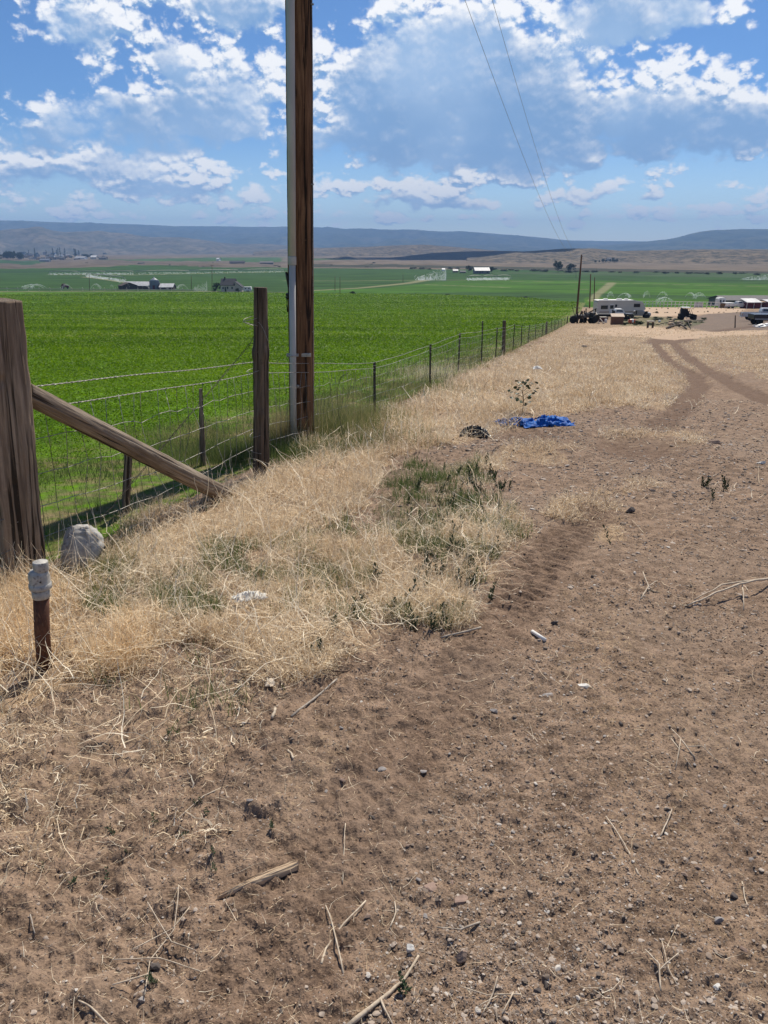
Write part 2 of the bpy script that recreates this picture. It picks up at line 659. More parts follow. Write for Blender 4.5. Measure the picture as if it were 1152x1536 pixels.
PATCHES = [G(*p) for p in (
    [(830, 745), (900, 738), (920, 765), (870, 790), (820, 780)], [(930, 730), (1000, 725), (990, 745), (940, 748)],
    [(900, 650), (1050, 645), (1060, 668), (960, 678), (880, 670)], [(880, 486), (1000, 484), (1060, 497), (1400, 494), (1400, 600), (1152, 572), (1100, 548), (1060, 530), (1040, 510), (880, 500)],
    [(700, 690), (820, 660), (900, 675), (860, 690), (730, 705)], [(1020, 500), (1072, 500), (1090, 545), (1050, 560)],
    [(985, 490), (1010, 500), (1040, 560), (1035, 600), (1000, 615), (960, 610), (1000, 545)], [(880, 784), (930, 780), (925, 800), (880, 803)])]
GREEN_W = [G(*p) for p in (
    [(560, 770), (590, 705), (690, 690), (745, 720), (700, 775), (620, 795)], [(470, 800), (530, 775), (550, 800), (500, 830)],
    [(120, 880), (230, 865), (305, 905), (300, 935), (230, 930), (180, 915)], [(140, 860), (220, 855), (260, 880), (180, 900)],
    [(420, 860), (480, 850), (500, 900), (430, 915)])]
SAND = [G(*p) for p in ([(965, 461), (1120, 462), (1110, 468), (1060, 471), (965, 476)], [(880, 495), (960, 488), (1040, 497), (1152, 495), (1152, 502), (1010, 508), (880, 502)])]
GREYLOT = G((1020, 480), (1060, 471), (1110, 468), (1220, 464), (1300, 492), (1060, 497), (1000, 490))
YARDWEED = [G(*p) for p in ([(930, 478), (985, 474), (1030, 480), (1060, 483), (1040, 490), (930, 489)], [(905, 470), (930, 468), (975, 474), (940, 479)])]
TRACKS = [(gpoly([(982, 515), (993, 530), (1012, 548), (1040, 560), (1050, 578), (1020, 612), (985, 640)]), .20),
          (gpoly([(1010, 514), (1025, 530), (1050, 548), (1078, 562), (1120, 585), (1200, 620)]), .22),
          (gpoly([(982, 515), (1000, 505), (1050, 500), (1110, 492), (1160, 485)]), .7), (gpoly([(1008, 514), (1040, 505), (1110, 501), (1160, 498)]), .6),
          (gpoly([(880, 501), (1000, 497), (1152, 500)]), .6)]
TREAD = gpoly([(900, 760), (830, 830), (775, 905), (690, 1010), (560, 1180), (440, 1420), (380, 1600)])
BARE_EDGE = G((1060, 600), (1105, 562), (1180, 600), (1400, 700), (1400, 1700), (350, 1700), (420, 1200), (480, 1010), (690, 945), (760, 860), (800, 790), (760, 740), (700, 690), (830, 690), (960, 690), (1020, 620))
HOLES = [(gpt(950, 672)[:2], .55, .10), (gpt(790, 655)[:2], .5, .05)]


def in_any(polys, x, y):
    r = np.zeros(np.shape(x), bool)
    for p in polys:
        r |= inside(p, x, y)
    return r


def wig(x, y, a):
    d = np.hypot(x, y)
    s = a * np.clip(d / 8.0, .35, 2.5)
    f = 1.6 / np.clip(d / 8.0, .4, 6)
    return x + s * fbm(x * 1.6, y * 1.6, 3), y + s * 1.6 * fbm(x * 1.6 + 40, y * 1.6 + 7, 3)


def micro(x, y):
    """small relief of the trodden soil"""
    d = np.hypot(x, y)
    near = np.clip(1.3 - d / 60, 0, 1)
    h = .040 * fbm(x * .55, y * .55, 3)
    right = sstep(-1.2, .6, x - .15 * y)
    lump = fbm(x * 5.0 + 3, y * 5.0, 3, .5)
    h = h + near * (.024 - .015 * right) * (np.abs(lump) * 1.6 - .5)
    m = d < 14
    if m.any():
        e = np.zeros(np.shape(x))
        xm, ym = x[m], y[m]
        e[m] = (.0105 * fbm(xm * 19, ym * 19, 4, .6) + .006 * (1 - 2.2 * np.abs(fbm(xm * 11 + 5, ym * 11, 3, .5)))) * (1 - d[m] / 15)
        h = h + e
    # tyre tread pressed into the dust, broken and half blown away
    td = dist_poly(TREAD, x, y)
    k = (1 - sstep(.12, .20, td)) * sstep(.1, .5, fbm(x * 1.1 + 4, y * .8, 3) + .45 * sstep(3.2, 4.2, y) * sstep(6.6, 5.4, y) + .12)
    along = x * .55 + y * .83 + .035 * fbm(x * 3, y * 3, 2)
    h = h - k * .006 + k * (.0050 + .0045 * sstep(3.2, 3.8, y) * sstep(6.4, 5.6, y)) * np.clip(np.sin(along * 2 * np.pi / .082 + 11 * td) * 1.8, -1, 1) * (.35 + .65 * sstep(2.6, 4.0, y))
    for pl, wd in TRACKS:
        t2 = dist_poly(pl, x, y)
        h = h - .06 * (1 - sstep(wd * .6, wd * 1.6, t2))
    for c, r, dep in HOLES:
        q = np.hypot((x - c[0]), (y - c[1]) / 1.5) / r
        h = h - dep * np.exp(-q * q) + .5 * dep * np.exp(-(q - 1.5) ** 2 * 3)
    return h


def land_z(x, y):
    x, y = np.asarray(x, float), np.asarray(y, float)
    fx = x - fence_x(y)
    z = base_z(y)
    # the ditch side of the fence lies a little lower and the field is smooth
    yard = sstep(-.6, .4, fx) * sstep(225, 205, y)
    z = z + micro(x, y) * yard
    z = z + (1 - yard) * sstep(900, 300, y) * (.10 * fbm(x * .08, y * .08, 3))
    # dirt banks and low mounds out on the valley floor
    d = np.hypot(x, y)
    z = z + sstep(1100, 1250, d) * sstep(2600, 1900, d) * sstep(250, -50, x) * 5.0 * np.clip(fbm(x * .006, y * .011, 4), 0, 1)
    return z


def zone_of(x, y):
    """0 yard, 1 alfalfa, 2 valley"""
    far = np.interp(x, [-3000, -100, 22, 61, 68, 3000], [432, 430, 402, 348, 262, 262])
    z = np.full(np.shape(x), 2)
    fx = fence_x(y)
    z[(x < fx) & (y < far)] = 1
    z[(x >= fx) & (y < 214)] = 0
    z[(y < 0)] = 0
    z[(y < 0) & (x < fence_x(0.0) - 2)] = 1
    return z


def build_land():
    a0 = np.radians(np.linspace(-41, 41, 1080))
    a1 = np.radians(np.linspace(41, 319, 90))[1:-1]
    ang = np.concatenate([a0, a1])
    na = len(ang)
    r, rad = .55, []
    while r < 24000:
        rad.append(r)
        r *= 1.0042 if r < 12 else (1.007 if r < 40 else (1.010 if r < 1500 else 1.03))
    rad = np.array([.02, .2, .4] + rad)
    nr = len(rad)
    A, D = np.meshgrid(ang, rad)
    X, Y = (np.sin(A) * D).ravel(), (np.cos(A) * D).ravel()
    Z = land_z(X, Y)
    V = np.stack([X, Y, Z], 1)
    i = np.arange(nr - 1)[:, None] * na
    j = np.arange(na)[None, :]
    j2 = (j + 1) % na
    F = np.stack([i + j, i + j2, i + na + j2, i + na + j], -1).reshape(-1, 4)[:, ::-1]
    C = V[F].mean(1)
    zone = zone_of(C[:, 0], C[:, 1])
    out = []
    for k, nm, fn in ((0, "dirt_yard", yard_attrs), (1, "alfalfa_field", field_attrs), (2, "valley_fields", valley_attrs)):
        f = F[zone == k]
        ids, inv = np.unique(f, return_inverse=True)
        v = V[ids]
        at, m = fn(v[:, 0], v[:, 1])
        o = np_mesh(nm, v, inv.reshape(f.shape), m, True, at)
        tag(o, kind="structure")
        out.append(o)
    return out


def straw_cover(x, y):
    xa, ya = wig(x, y, .28)
    s = np.zeros(np.shape(x))
    s[inside(ST_THIN, xa, ya)] = .38
    s[inside(ST_LITTER, xa, ya)] = .12
    s[inside(ST_SPROUT, xa, ya)] = .5
    s[in_any(PATCHES, xa, ya)] = .72
    s[inside(ST_MID, xa, ya)] = .7
    s[inside(ST_BAND, xa, ya) | inside(ST_TALL, xa, ya) | inside(ST_PIPE, xa, ya)] = .9
    return s


def yard_attrs(x, y):
    d = np.hypot(x, y)
    st = straw_cover(x, y)
    far = sstep(22, 55, y)
    # far part of the yard: thin bleached straw broken by tracks
    n = fbm(x * .35, y * .22, 4)
    farst = np.clip(.72 + .55 * n, 0, .95) * far
    farst = farst * (1 - .75 * inside(GREYLOT, x, y))
    st = np.maximum(st, np.where(inside(BARE_EDGE, *wig(x, y, .4)), .10 + .35 * n, farst))
    st = st * (1 - .4 * sstep(-.1, .35, fbm(x * 1.3, y * 1.0, 4)))
    dark = np.zeros(np.shape(x))
    for pl, wd in TRACKS:
        k = 1 - sstep(wd * .7, wd * 1.4, dist_poly(pl, x, y) + .25 * wd * fbm(x * 1.5, y * 1.5, 3))
        dark = np.maximum(dark, k)
        st = st * (1 - .95 * k)
    k = 1 - sstep(.10, .22, dist_poly(TREAD, x, y))
    st = st * (1 - .8 * k)
    dark = np.maximum(dark, .5 * k)
    for c, r, dep in HOLES:
        q = np.hypot(x - c[0], (y - c[1]) / 1.4) / r
        dark = np.maximum(dark, np.exp(-q * q))
        st = st * (1 - np.exp(-q * q * .7))
    sand = in_any(SAND, *wig(x, y, .15)).astype(float)
    green = in_any(YARDWEED, *wig(x, y, .1)) * np.clip(.95 + .9 * fbm(x * .6, y * .4, 3), 0, 1)
    green = np.maximum(green, .3 * in_any(GREEN_W, *wig(x, y, .2)))
    grey = inside(GREYLOT, *wig(x, y, .2)).astype(float)
    m, g, b, out = new_mat("trodden_dirt")
    tc = g.n('ShaderNodeTexCoord').outputs['Object']
    big = g.noise(tc, .9, 5, .6)
    mid = g.noise(tc, 11.0, 6, .62)
    fine = g.noise(tc, 95.0, 4, .65)
    col = g.mix(g.mr(mid, .36, .66), (.094, .063, .045), (.288, .202, .144))
    col = g.mix(g.mr(big, .42, .68, 0, .55), col, (.225, .170, .130))
    col = g.mix(g.mr(fine, .35, .7, 0, .55), col, (.36, .25, .17))
    col = g.mix(g.mr(g.noise(tc, 140.0, 3, .55), .57, .66, 0, .8), col, (.055, .040, .034))
    col = g.mix(g.m('MULTIPLY', g.attr('grey'), g.mr(g.noise(tc, .35, 5, .65), .3, .6, .35, .85)), col, g.mix(mid, (.12, .092, .074), (.19, .150, .122)))
    col = g.mix(g.m('MULTIPLY', g.attr('dark'), .62), col, g.mix(fine, (.085, .052, .036), (.14, .09, .065)))
    # thatch: broken pale fibres lying on the soil
    s = g.sep(tc)
    fib = g.noise(g.xyz(g.m('MULTIPLY', s[0], 60), g.m('MULTIPLY', s[1], 26), 0), 1.0, 5, .7, 2.2, 1.5)
    sm = g.m('ADD', g.m('SUBTRACT', g.attr('straw'), .5), g.m('MULTIPLY', g.m('SUBTRACT', fib, .5), 2.2))
    straw = g.mix(g.mr(g.noise(tc, 30.0, 3), .3, .7), (.44, .32, .20), (.24, .165, .105))
    straw = g.mix(g.mr(g.noise(tc, 1.1, 6, .7), .40, .62, 0, .75), straw, (.27, .19, .125))
    col = g.mix(g.mr(sm, -.18, .30), col, straw)
    col = g.mix(g.m('MULTIPLY', g.attr('sand'), .75), col, (.50, .37, .26))
    gm = g.m('MULTIPLY', g.attr('green'), g.mr(g.noise(tc, 2.5, 5, .7), .35, .6))
    col = g.mix(gm, col, g.mix(fine, (.035, .060, .018), (.075, .105, .035)))
    g.link(col, b.inputs['Base Color'])
    b.inputs['Roughness'].default_value = .95
    b.inputs['Specular IOR Level'].default_value = .1
    bp = g.n('ShaderNodeBump')
    bp.inputs['Strength'].default_value = .9
    bp.inputs['Distance'].default_value = .011
    g.link(g.m('ADD', g.m('MULTIPLY', fine, .6), g.noise(tc, 38.0, 5, .6)), bp.inputs['Height'])
    g.link(bp.outputs[0], b.inputs['Normal'])
    return dict(straw=st, dark=dark, sand=sand, green=green, grey=grey), m


def field_attrs(x, y):
    # worn rows run across the field roughly along x
    rows = fbm(x * .012 + 5, y * .11, 4) + .35 * fbm(x * .05, y * .45, 3)
    fx = fence_x(y) - x
    bare = sstep(.16, .62, rows) * sstep(20, 40, y) * sstep(300, 120, y) * .9
    edge = sstep(3.4, .6, fx + .8 * fbm(x * .7, y * .5, 3))
    m, g, b, out = new_mat("alfalfa_ground")
    tc = g.n('ShaderNodeTexCoord').outputs['Object']
    s = g.sep(tc)
    n1 = g.noise(tc, 1.3, 6, .68)
    n2 = g.noise(tc, .11, 5, .6)
    n3 = g.noise(tc, 5.0, 4, .65)
    col = g.mix(g.mr(n1, .38, .62), (.050, .115, .003), (.100, .205, .005))
    col = g.mix(g.mr(n2, .42, .66, 0, .7), col, (.062, .130, .004))
    col = g.mix(g.mr(n3, .60, .74, 0, .8), col, (.022, .048, .008))
    col = g.mix(g.mr(g.noise(tc, .55, 5, .6), .62, .72, 0, .55), col, (.026, .06, .010))
    bm = g.m('MULTIPLY', g.attr('bare'), g.mr(n1, .3, .62, .25, 1.0))
    col = g.mix(bm, col, g.mix(n3, (.17, .15, .035), (.24, .22, .05)))
    em = g.m('MULTIPLY', g.attr('edge'), g.mr(n3, .3, .6))
    col = g.mix(em, col, g.mix(g.mr(n1, .4, .6), (.21, .165, .085), (.085, .12, .03)))
    g.link(col, b.inputs['Base Color'])
    b.inputs['Roughness'].default_value = 1.0
    b.inputs['Specular IOR Level'].default_value = .1
    bp = g.n('ShaderNodeBump')
    bp.inputs['Strength'].default_value = .8
    bp.inputs['Distance'].default_value = .12
    g.link(n1, bp.inputs['Height'])
    g.link(bp.outputs[0], b.inputs['Normal'])
    return dict(bare=bare, edge=edge), m


# valley floor colours: (photo polygon, colour)
VALLEY = [
    ([(-300, 392), (420, 392), (420, 374), (-300, 374)], (.22, .175, .125)),
    ([(420, 402), (1400, 409), (1400, 374), (420, 374)], (.24, .19, .14)),
    ([(-200, 407), (220, 400), (420, 402), (420, 392), (240, 387), (-200, 390)], (.19, .155, .12)),
    ([(-300, 398), (60, 397), (70, 392), (-300, 392)], (.060, .125, .050)),
    ([(130, 391), (300, 386.5), (425, 386), (425, 393), (300, 393)], (.085, .165, .055)),
    ([(440, 393), (470, 392), (560, 391.5), (470, 389)], (.11, .17, .06)),
    ([(470, 401), (700, 402), (870, 407), (1200, 411), (1200, 408), (700, 399), (470, 397)], (.085, .085, .055)),
    ([(680, 409), (1200, 418), (1200, 411), (870, 408)], (.085, .135, .055)),
    ([(-300, 412), (430, 406), (430, 403.5), (-300, 408)], (.050, .105, .035)),
    ([(-300, 424), (200, 414), (430, 413), (430, 411), (-300, 418)], (.060, .130, .034)),
    ([(430, 437), (560, 433), (700, 419), (900, 421), (1200, 427), (1200, 446), (900, 440), (700, 438), (430, 442)], (.080, .185, .022)),
    ([(880, 446), (1200, 452), (1200, 464), (880, 464)], (.085, .19, .02)),
]
PALE_LINES = [([(80, 412), (200, 412.5), (330, 409.5), (430, 407.5)], 2.6), ([(125, 415.5), (150, 418), (190, 424)], 1.6), ([(430, 421), (520, 421.5), (640, 420), (760, 420)], 2.0),
              ([(466, 436), (540, 432), (610, 425), (640, 420)], 3.0), ([(640, 427), (700, 429), (760, 431)], 2.0), ([(770, 422), (900, 424), (1152, 430)], 1.4),
              ([(850, 434), (880, 434)], 1.2), ([(888, 452), (895, 442), (910, 431), (918, 424)], 2.2), ([(0, 437.5), (120, 436.8), (300, 437), (420, 438.5)], 3.2)]
DARK_LINES = [([(-50, 433), (200, 434), (430, 438.8), (640, 441.5), (800, 445), (890, 448)], 1.8), ([(470, 424.5), (700, 424), (1152, 434)], 1.5), ([(880, 440), (1152, 447)], 1.5),
              ([(420, 414.5), (700, 414.5), (1152, 421)], 1.2), ([(-50, 416), (200, 414.5), (420, 411)], 1.4)]


def valley_attrs(x, y):
    c = np.empty((len(x), 3))
    c[:] = (.058, .125, .030)
    d = np.hypot(x, y)
    front = (y > 150)
    xw = x + d * .010 * fbm(x * .004, y * .006, 3)
    yw = y + d * .012 * fbm(x * .005 + 9, y * .005, 3)
    for poly, col in VALLEY:
        c[inside(gpoly(poly), xw, yw) & front] = col
    n = fbm(x * .02, y * .035, 4)
    c *= (.68 + .20 * n)[:, None]
    for lines, col in ((PALE_LINES, (.23, .22, .12)), (DARK_LINES, (.025, .04, .018))):
        for pts, wd in lines:
            k = 1 - sstep(wd * .6, wd * 1.5, dist_poly(gpoly(pts), x, y) / np.clip(d / 430, .6, 4))
            k = k * .85
            c = c * (1 - k[:, None]) + np.array(col) * k[:, None]
    m, g, b, out = new_mat("farmland")
    tc = g.n('ShaderNodeTexCoord').outputs['Object']
    col = g.attr('crop', 'Vector')
    n1 = g.noise(g.vm('MULTIPLY', tc, (.03, .10, 0)), 1.0, 8, .7)
    col = g.mix(g.mr(n1, .35, .7, 0, .45), col, g.vm('MULTIPLY', col, (.55, .60, .55)))
    col = g.mix(g.mr(g.noise(tc, .35, 4, .7), .5, .75, 0, .35), col, g.vm('MULTIPLY', col, (1.5, 1.35, 1.4)))
    g.link(col, b.inputs['Base Color'])
    b.inputs['Roughness'].default_value = 1.0
    b.inputs['Specular IOR Level'].default_value = .05
    return dict(crop=c), m


build_land()


# ------------------------------------------------------------------ hills round the valley
def hill_mat(name, c1, c2, c3, sc):
    m, g, b, out = new_mat(name)
    tc = g.n('ShaderNodeTexCoord').outputs['Object']
    n1 = g.noise(tc, sc, 8, .65)
    n2 = g.noise(g.vm('MULTIPLY', tc, (1, .6, 2.5)), sc * 6, 9, .78)
    col = g.mix(g.mr(n1, .38, .62), c1, c2)
    col = g.mix(g.mr(n2, .47, .56, 0, .9), col, c3)
    g.link(col, b.inputs['Base Color'])
    b.inputs['Roughness'].default_value = 1.0
    b.inputs['Specular IOR Level'].default_value = .05
    return m


def ridge(name, crest, R0, front, back, mat, rough=.12, step=.1, gully=900.0, seed=0.0, pw=1.0):
    """a long hill: its crest is given by the rows (px, py) it reaches in the photo at distance R0"""
    cx = np.array([c[0] for c in crest], float)
    az = np.array([azel(c[0], c[1])[0] for c in crest])
    hz = np.array([EYE + R0 * math.tan(math.radians(azel(c[0], c[1])[1])) for c in crest])
    a = np.arange(az[0], az[-1] + step, step)
    h = np.interp(a, az, hz)
    k = np.ones(9) / 9
    h = np.convolve(np.pad(h, 4, mode='edge'), k, 'valid')
    s = np.concatenate([np.linspace(-1, 0, 46), np.linspace(0, 1, 12)[1:]])
    A, S = np.meshgrid(np.radians(a), s)
    D = R0 + np.where(S < 0, S * front, S * back)
    X, Y = np.sin(A) * D, np.cos(A) * D
    base = -40.0
    H = np.tile(h, (len(s), 1)) - base
    p = np.where(S < 0, (1 - np.abs(S)) ** pw, 1 - S * S)
    p = p * p * (3 - 2 * p) * .55 + p * .45
    n = fbm(X / gully + seed, Y / gully * .7, 5, .55)
    rg = 1 - np.abs(fbm(X / gully * 1.7 + seed + 5, Y / gully * .45, 4, .5)) * 2
    env = np.clip(4 * p * (1 - p), 0, 1) ** .6
    Z = base + H * np.clip(p + env * rough * (n * 1.1 + rg * .9 - .5), 0, 1.05)
    Z = Z + H * .018 * fbm(X / gully * 5 + seed, Y / gully * 5, 3) * sstep(.6, 1, p)
    na = len(a)
    V = np.stack([X.ravel(), Y.ravel(), Z.ravel()], 1)
    i = np.arange(len(s) - 1)[:, None] * na
    j = np.arange(na - 1)[None, :]
    F = np.stack([i + j, i + j + 1, i + na + j + 1, i + na + j], -1).reshape(-1, 4)
    return tag(np_mesh(name, V, F, mat, True), kind="structure")


def build_hills():
    far = hill_mat("far_forest_slopes", (.050, .066, .050), (.095, .098, .068), (.026, .040, .032), .0018)
    pale = hill_mat("sage_slopes", (.165, .140, .108), (.095, .092, .076), (.062, .066, .052), .0035)
    tan = hill_mat("dry_grass_slopes", (.200, .158, .108), (.120, .100, .074), (.042, .043, .032), .012)
    dark = hill_mat("cloud_shaded_slopes", (.105, .090, .070), (.080, .072, .058), (.130, .105, .078), .006)  # cloud shade over the rise is painted in as darker slope colours
    ridge("mountain_range", [(-900, 350), (-400, 330), (-100, 329), (0, 331), (50, 331.5), (100, 333.5), (200, 337), (300, 339.5), (430, 340.5), (500, 343), (560, 344.5), (620, 344), (660, 348), (700, 347), (760, 352), (800, 355),
                             (850, 360.5), (900, 361.5), (960, 362), (1020, 362), (1100, 361), (1500, 355), (2200, 360)], 10500, 4200, 3000, far, .16, .12, 1500, 1.0)
    ridge("mesa", [(880, 371), (930, 366), (975, 361.5), (1010, 358), (1040, 349.5), (1062, 345.5), (1110, 343.5), (1152, 343.5), (1400, 342), (1700, 352), (2100, 366)], 7800, 2500, 2600, far, .14, .12, 1100, 4.0)
    ridge("sage_hills", [(-900, 350), (-300, 342), (-60, 347), (0, 347.5), (50, 341.5), (92, 348.5), (146, 347), (190, 350), (222, 356), (270, 355.5), (312, 361), (347, 366), (400, 365.5), (440, 369), (520, 374), (600, 378)], 5600, 1700, 1700, pale, .2, .1, 620, 8.0)
    ridge("dry_knoll", [(380, 378), (430, 374), (480, 372), (560, 370), (610, 367.5), (640, 367), (690, 371), (730, 375), (800, 379)], 3700, 900, 700, tan, .15, .08, 420, 12.0)
    ridge("shaded_rise", [(455, 396), (490, 391), (508, 384.5), (522, 384), (545, 389), (600, 385.5), (650, 379.5), (700, 377), (760, 376.5), (830, 379), (900, 384), (960, 392)], 2350, 500, 500, dark, .12, .06, 260, 15.0)
    ridge("sage_hillside", [(700, 387), (760, 379), (800, 376.5), (845, 373), (890, 372.5), (930, 376.5), (1000, 375.5), (1060, 374.5), (1152, 374), (1300, 368), (1700, 362), (2300, 365)], 2050, 780, 700, tan, .13, .06, 300, 19.0)


build_hills()


def build_cloud():
    """the cumulus beyond the top of the picture whose shadow lies on the low rise"""
    rg = np.random.default_rng(41)
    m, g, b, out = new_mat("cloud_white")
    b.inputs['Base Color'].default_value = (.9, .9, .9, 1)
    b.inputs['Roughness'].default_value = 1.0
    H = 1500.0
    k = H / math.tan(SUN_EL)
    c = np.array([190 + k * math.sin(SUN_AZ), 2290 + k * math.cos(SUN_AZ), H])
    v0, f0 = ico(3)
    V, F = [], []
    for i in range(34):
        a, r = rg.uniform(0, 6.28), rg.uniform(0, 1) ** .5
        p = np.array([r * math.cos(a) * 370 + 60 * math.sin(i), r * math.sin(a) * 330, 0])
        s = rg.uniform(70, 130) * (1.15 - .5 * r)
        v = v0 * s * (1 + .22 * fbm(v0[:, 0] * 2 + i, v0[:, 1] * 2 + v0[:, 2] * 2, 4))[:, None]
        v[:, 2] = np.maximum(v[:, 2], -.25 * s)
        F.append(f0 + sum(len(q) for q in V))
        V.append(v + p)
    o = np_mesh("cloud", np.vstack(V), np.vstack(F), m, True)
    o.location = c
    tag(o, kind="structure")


# ------------------------------------------------------------------ wood, metal
def wood(name, light, mid, dark, bump=.7, gs=60.0, crack=.62):
    m, g, b, out = new_mat(name)
    v = g.attr('grain', 'Vector')
    n1 = g.noise(g.vm('MULTIPLY', v, (gs, 2.2, 1)), 1.0, 6, .65, 2.0, .6)
    n2 = g.noise(g.vm('MULTIPLY', v, (9, 1.3, 1)), 1.0, 4, .6)
    n3 = g.noise(g.vm('MULTIPLY', v, (gs * .55, .9, 1)), 1.0, 3, .5, 2.0, .8)
    col = g.mix(g.mr(n1, .30, .68), mid, light)
    col = g.mix(g.mr(n2, .42, .66, 0, .85), col, mid)
    col = g.mix(g.mr(n3, crack, crack + .09, 0, .9), col, dark)
    col = g.mix(g.mr(n2, .60, .75, 0, .7), col, dark)
    n4 = g.noise(g.vm('MULTIPLY', v, (14, 11, 1)), 1.0, 6, .7)
    col = g.mix(g.mr(n4, .56, .72, 0, .55), col, mid)
    col = g.mix(g.mr(n4, .30, .40, .5, 0), col, light)
    g.link(col, b.inputs['Base Color'])
    b.inputs['Roughness'].default_value = .85
    b.inputs['Specular IOR Level'].default_value = .2
    bp = g.n('ShaderNodeBump')
    bp.inputs['Strength'].default_value = bump
    bp.inputs['Distance'].default_value = .006
    g.link(g.m('SUBTRACT', n1, g.m('MULTIPLY', g.mr(n3, crack, crack + .09), .8)), bp.inputs['Height'])
    g.link(bp.outputs[0], b.inputs['Normal'])
    return m


M_UTIL = wood("creosote_wood", (.25, .135, .070), (.100, .050, .026), (.010, .007, .005), 1.0, 38, .535)
M_GREY = wood("weathered_wood", (.340, .280, .215), (.145, .108, .080), (.018, .013, .010), 1.0, 70, .55)
M_TIE = wood("old_tie_wood", (.34, .262, .190), (.150, .108, .077), (.014, .010, .007), 1.0, 48, .53)
M_DARKP = wood("dark_post_wood", (.19, .145, .11), (.075, .055, .041), (.010, .008, .007), 1.0, 60, .55)
M_GALV = surf("galvanised_metal", (.47, .45, .41), (.34, .325, .30), .6, (30, 30, 30), 4, .6, .35, .65, .1, .25, c3=(.20, .18, .16))
M_WIRE = surf("fence_wire", (.34, .33, .31), (.20, .18, .165), .5, (60, 60, 60), 3, metal=.6)
M_RUSTW = surf("dull_wire", (.085, .070, .060), (.05, .04, .035), .6, (60, 60, 60), 3, metal=.5)
M_TPOST = surf("steel_post_paint", (.060, .066, .060), (.040, .034, .028), .6, (20, 20, 6), 4, .65, c3=(.12, .075, .045))
M_PVC = surf("grey_conduit", (.46, .455, .435), (.39, .385, .37), .7, (6, 6, 2), 4, .6, spec=.2)
M_RUST = surf("rusted_pipe", (.120, .050, .028), (.065, .028, .018), .75, (25, 25, 9), 5, .65, c3=(.17, .085, .045), bump=.4, dist=.002)
M_BLACKIRON = surf("dark_hardware", (.055, .055, .055), (.03, .028, .026), .45, (40, 40, 40), 3, metal=.7)


def rough_pole(name, mat, p0, p1, r0, r1, seed=0, nth=30, nz=60, rough=.05, groove=.05, parent=None, sq=0.0, knots=(), flat_top=True):
    """an old post: lumpy, checked along the grain; carries 'grain' coordinates"""
    p0, p1 = Vector(p0), Vector(p1)
    ax = (p1 - p0)
    L = ax.length
    ax.normalize()
    a = ax.cross(Vector((0, 1, 0)))
    a.normalize()
    b = ax.cross(a)
    th = np.linspace(0, 2 * np.pi, nth, endpoint=False)
    t = np.linspace(0, 1, nz)
    T, S = np.meshgrid(th, t)
    s = S * L
    r = r0 + (r1 - r0) * S
    r = r * (1 + rough * (fbm(np.cos(T) * 1.3 + seed, np.sin(T) * 1.3 + s * 1.6, 3) + .5 * fbm(np.cos(T) * 2 + s * 4 + seed, np.sin(T) * 2 - s * 4, 2)))
    gz = np.abs(fbm(T * 3.2 / 1.0 + seed * 3 + .12 * fbm(s * 2, T * 0 + seed, 2), s * .35 + seed, 2))
    r = r - r0 * groove * np.clip(1 - gz * 7, 0, 1)
    if sq:
        c = np.maximum(np.abs(np.cos(T + .5)), np.abs(np.sin(T + .5)))
        r = r * ((1 - sq) + sq / c * .86)
    for kt, ks, kr, kd in knots:
        q = np.hypot((np.angle(np.exp(1j * (T - kt)))) * r0, s - ks) / kr
        r = r - kd * np.exp(-q ** 4)
    X = p0.x + ax.x * s + r * (np.cos(T) * a.x + np.sin(T) * b.x)
    Y = p0.y + ax.y * s + r * (np.cos(T) * a.y + np.sin(T) * b.y)
    Z = p0.z + ax.z * s + r * (np.cos(T) * a.z + np.sin(T) * b.z)
    V = np.stack([X.ravel(), Y.ravel(), Z.ravel()], 1)
    gr = np.stack([(np.cos(T) * .16 + .02 * T).ravel(), s.ravel(), (np.sin(T) * 3 + seed).ravel()], 1)
    gr = np.stack([(np.abs(T - np.pi) * r0).ravel(), s.ravel(), np.full(T.size, float(seed))], 1)
    i = np.arange(nz - 1)[:, None] * nth
    j = np.arange(nth)[None, :]
    j2 = (j + 1) % nth
    F = np.stack([i + j, i + j2, i + nth + j2, i + nth + j], -1).reshape(-1, 4)
    # end grain caps as fans of quads
    caps = []
    for row, pt in ((0, p0), (nz - 1, p1)):
        c = len(V)
        V = np.vstack([V, [[pt.x, pt.y, pt.z]]])
        gr = np.vstack([gr, [[0, .3 * row, seed]]])
        for k in range(0, nth, 2):
            q = [row * nth + k, row * nth + (k + 1) % nth, row * nth + (k + 2) % nth, c]
            caps.append(q[::-1] if row == 0 else q)
    F = np.vstack([F, np.array(caps)])
    o = np_mesh(name, V, F, mat, True, dict(grain=gr), parent)
    me = o.data
    sm = np.ones(len(F), bool)
    sm[-len(caps):] = False
    me.polygons.foreach_set("use_smooth", sm)
    return o


def g3(px, py, dz=0.0):
    p = gpt(px, py)
    return Vector((p[0], p[1], float(land_z(p[0], p[1])) + dz))


def gz(x, y):
    return float(land_z(x, y))


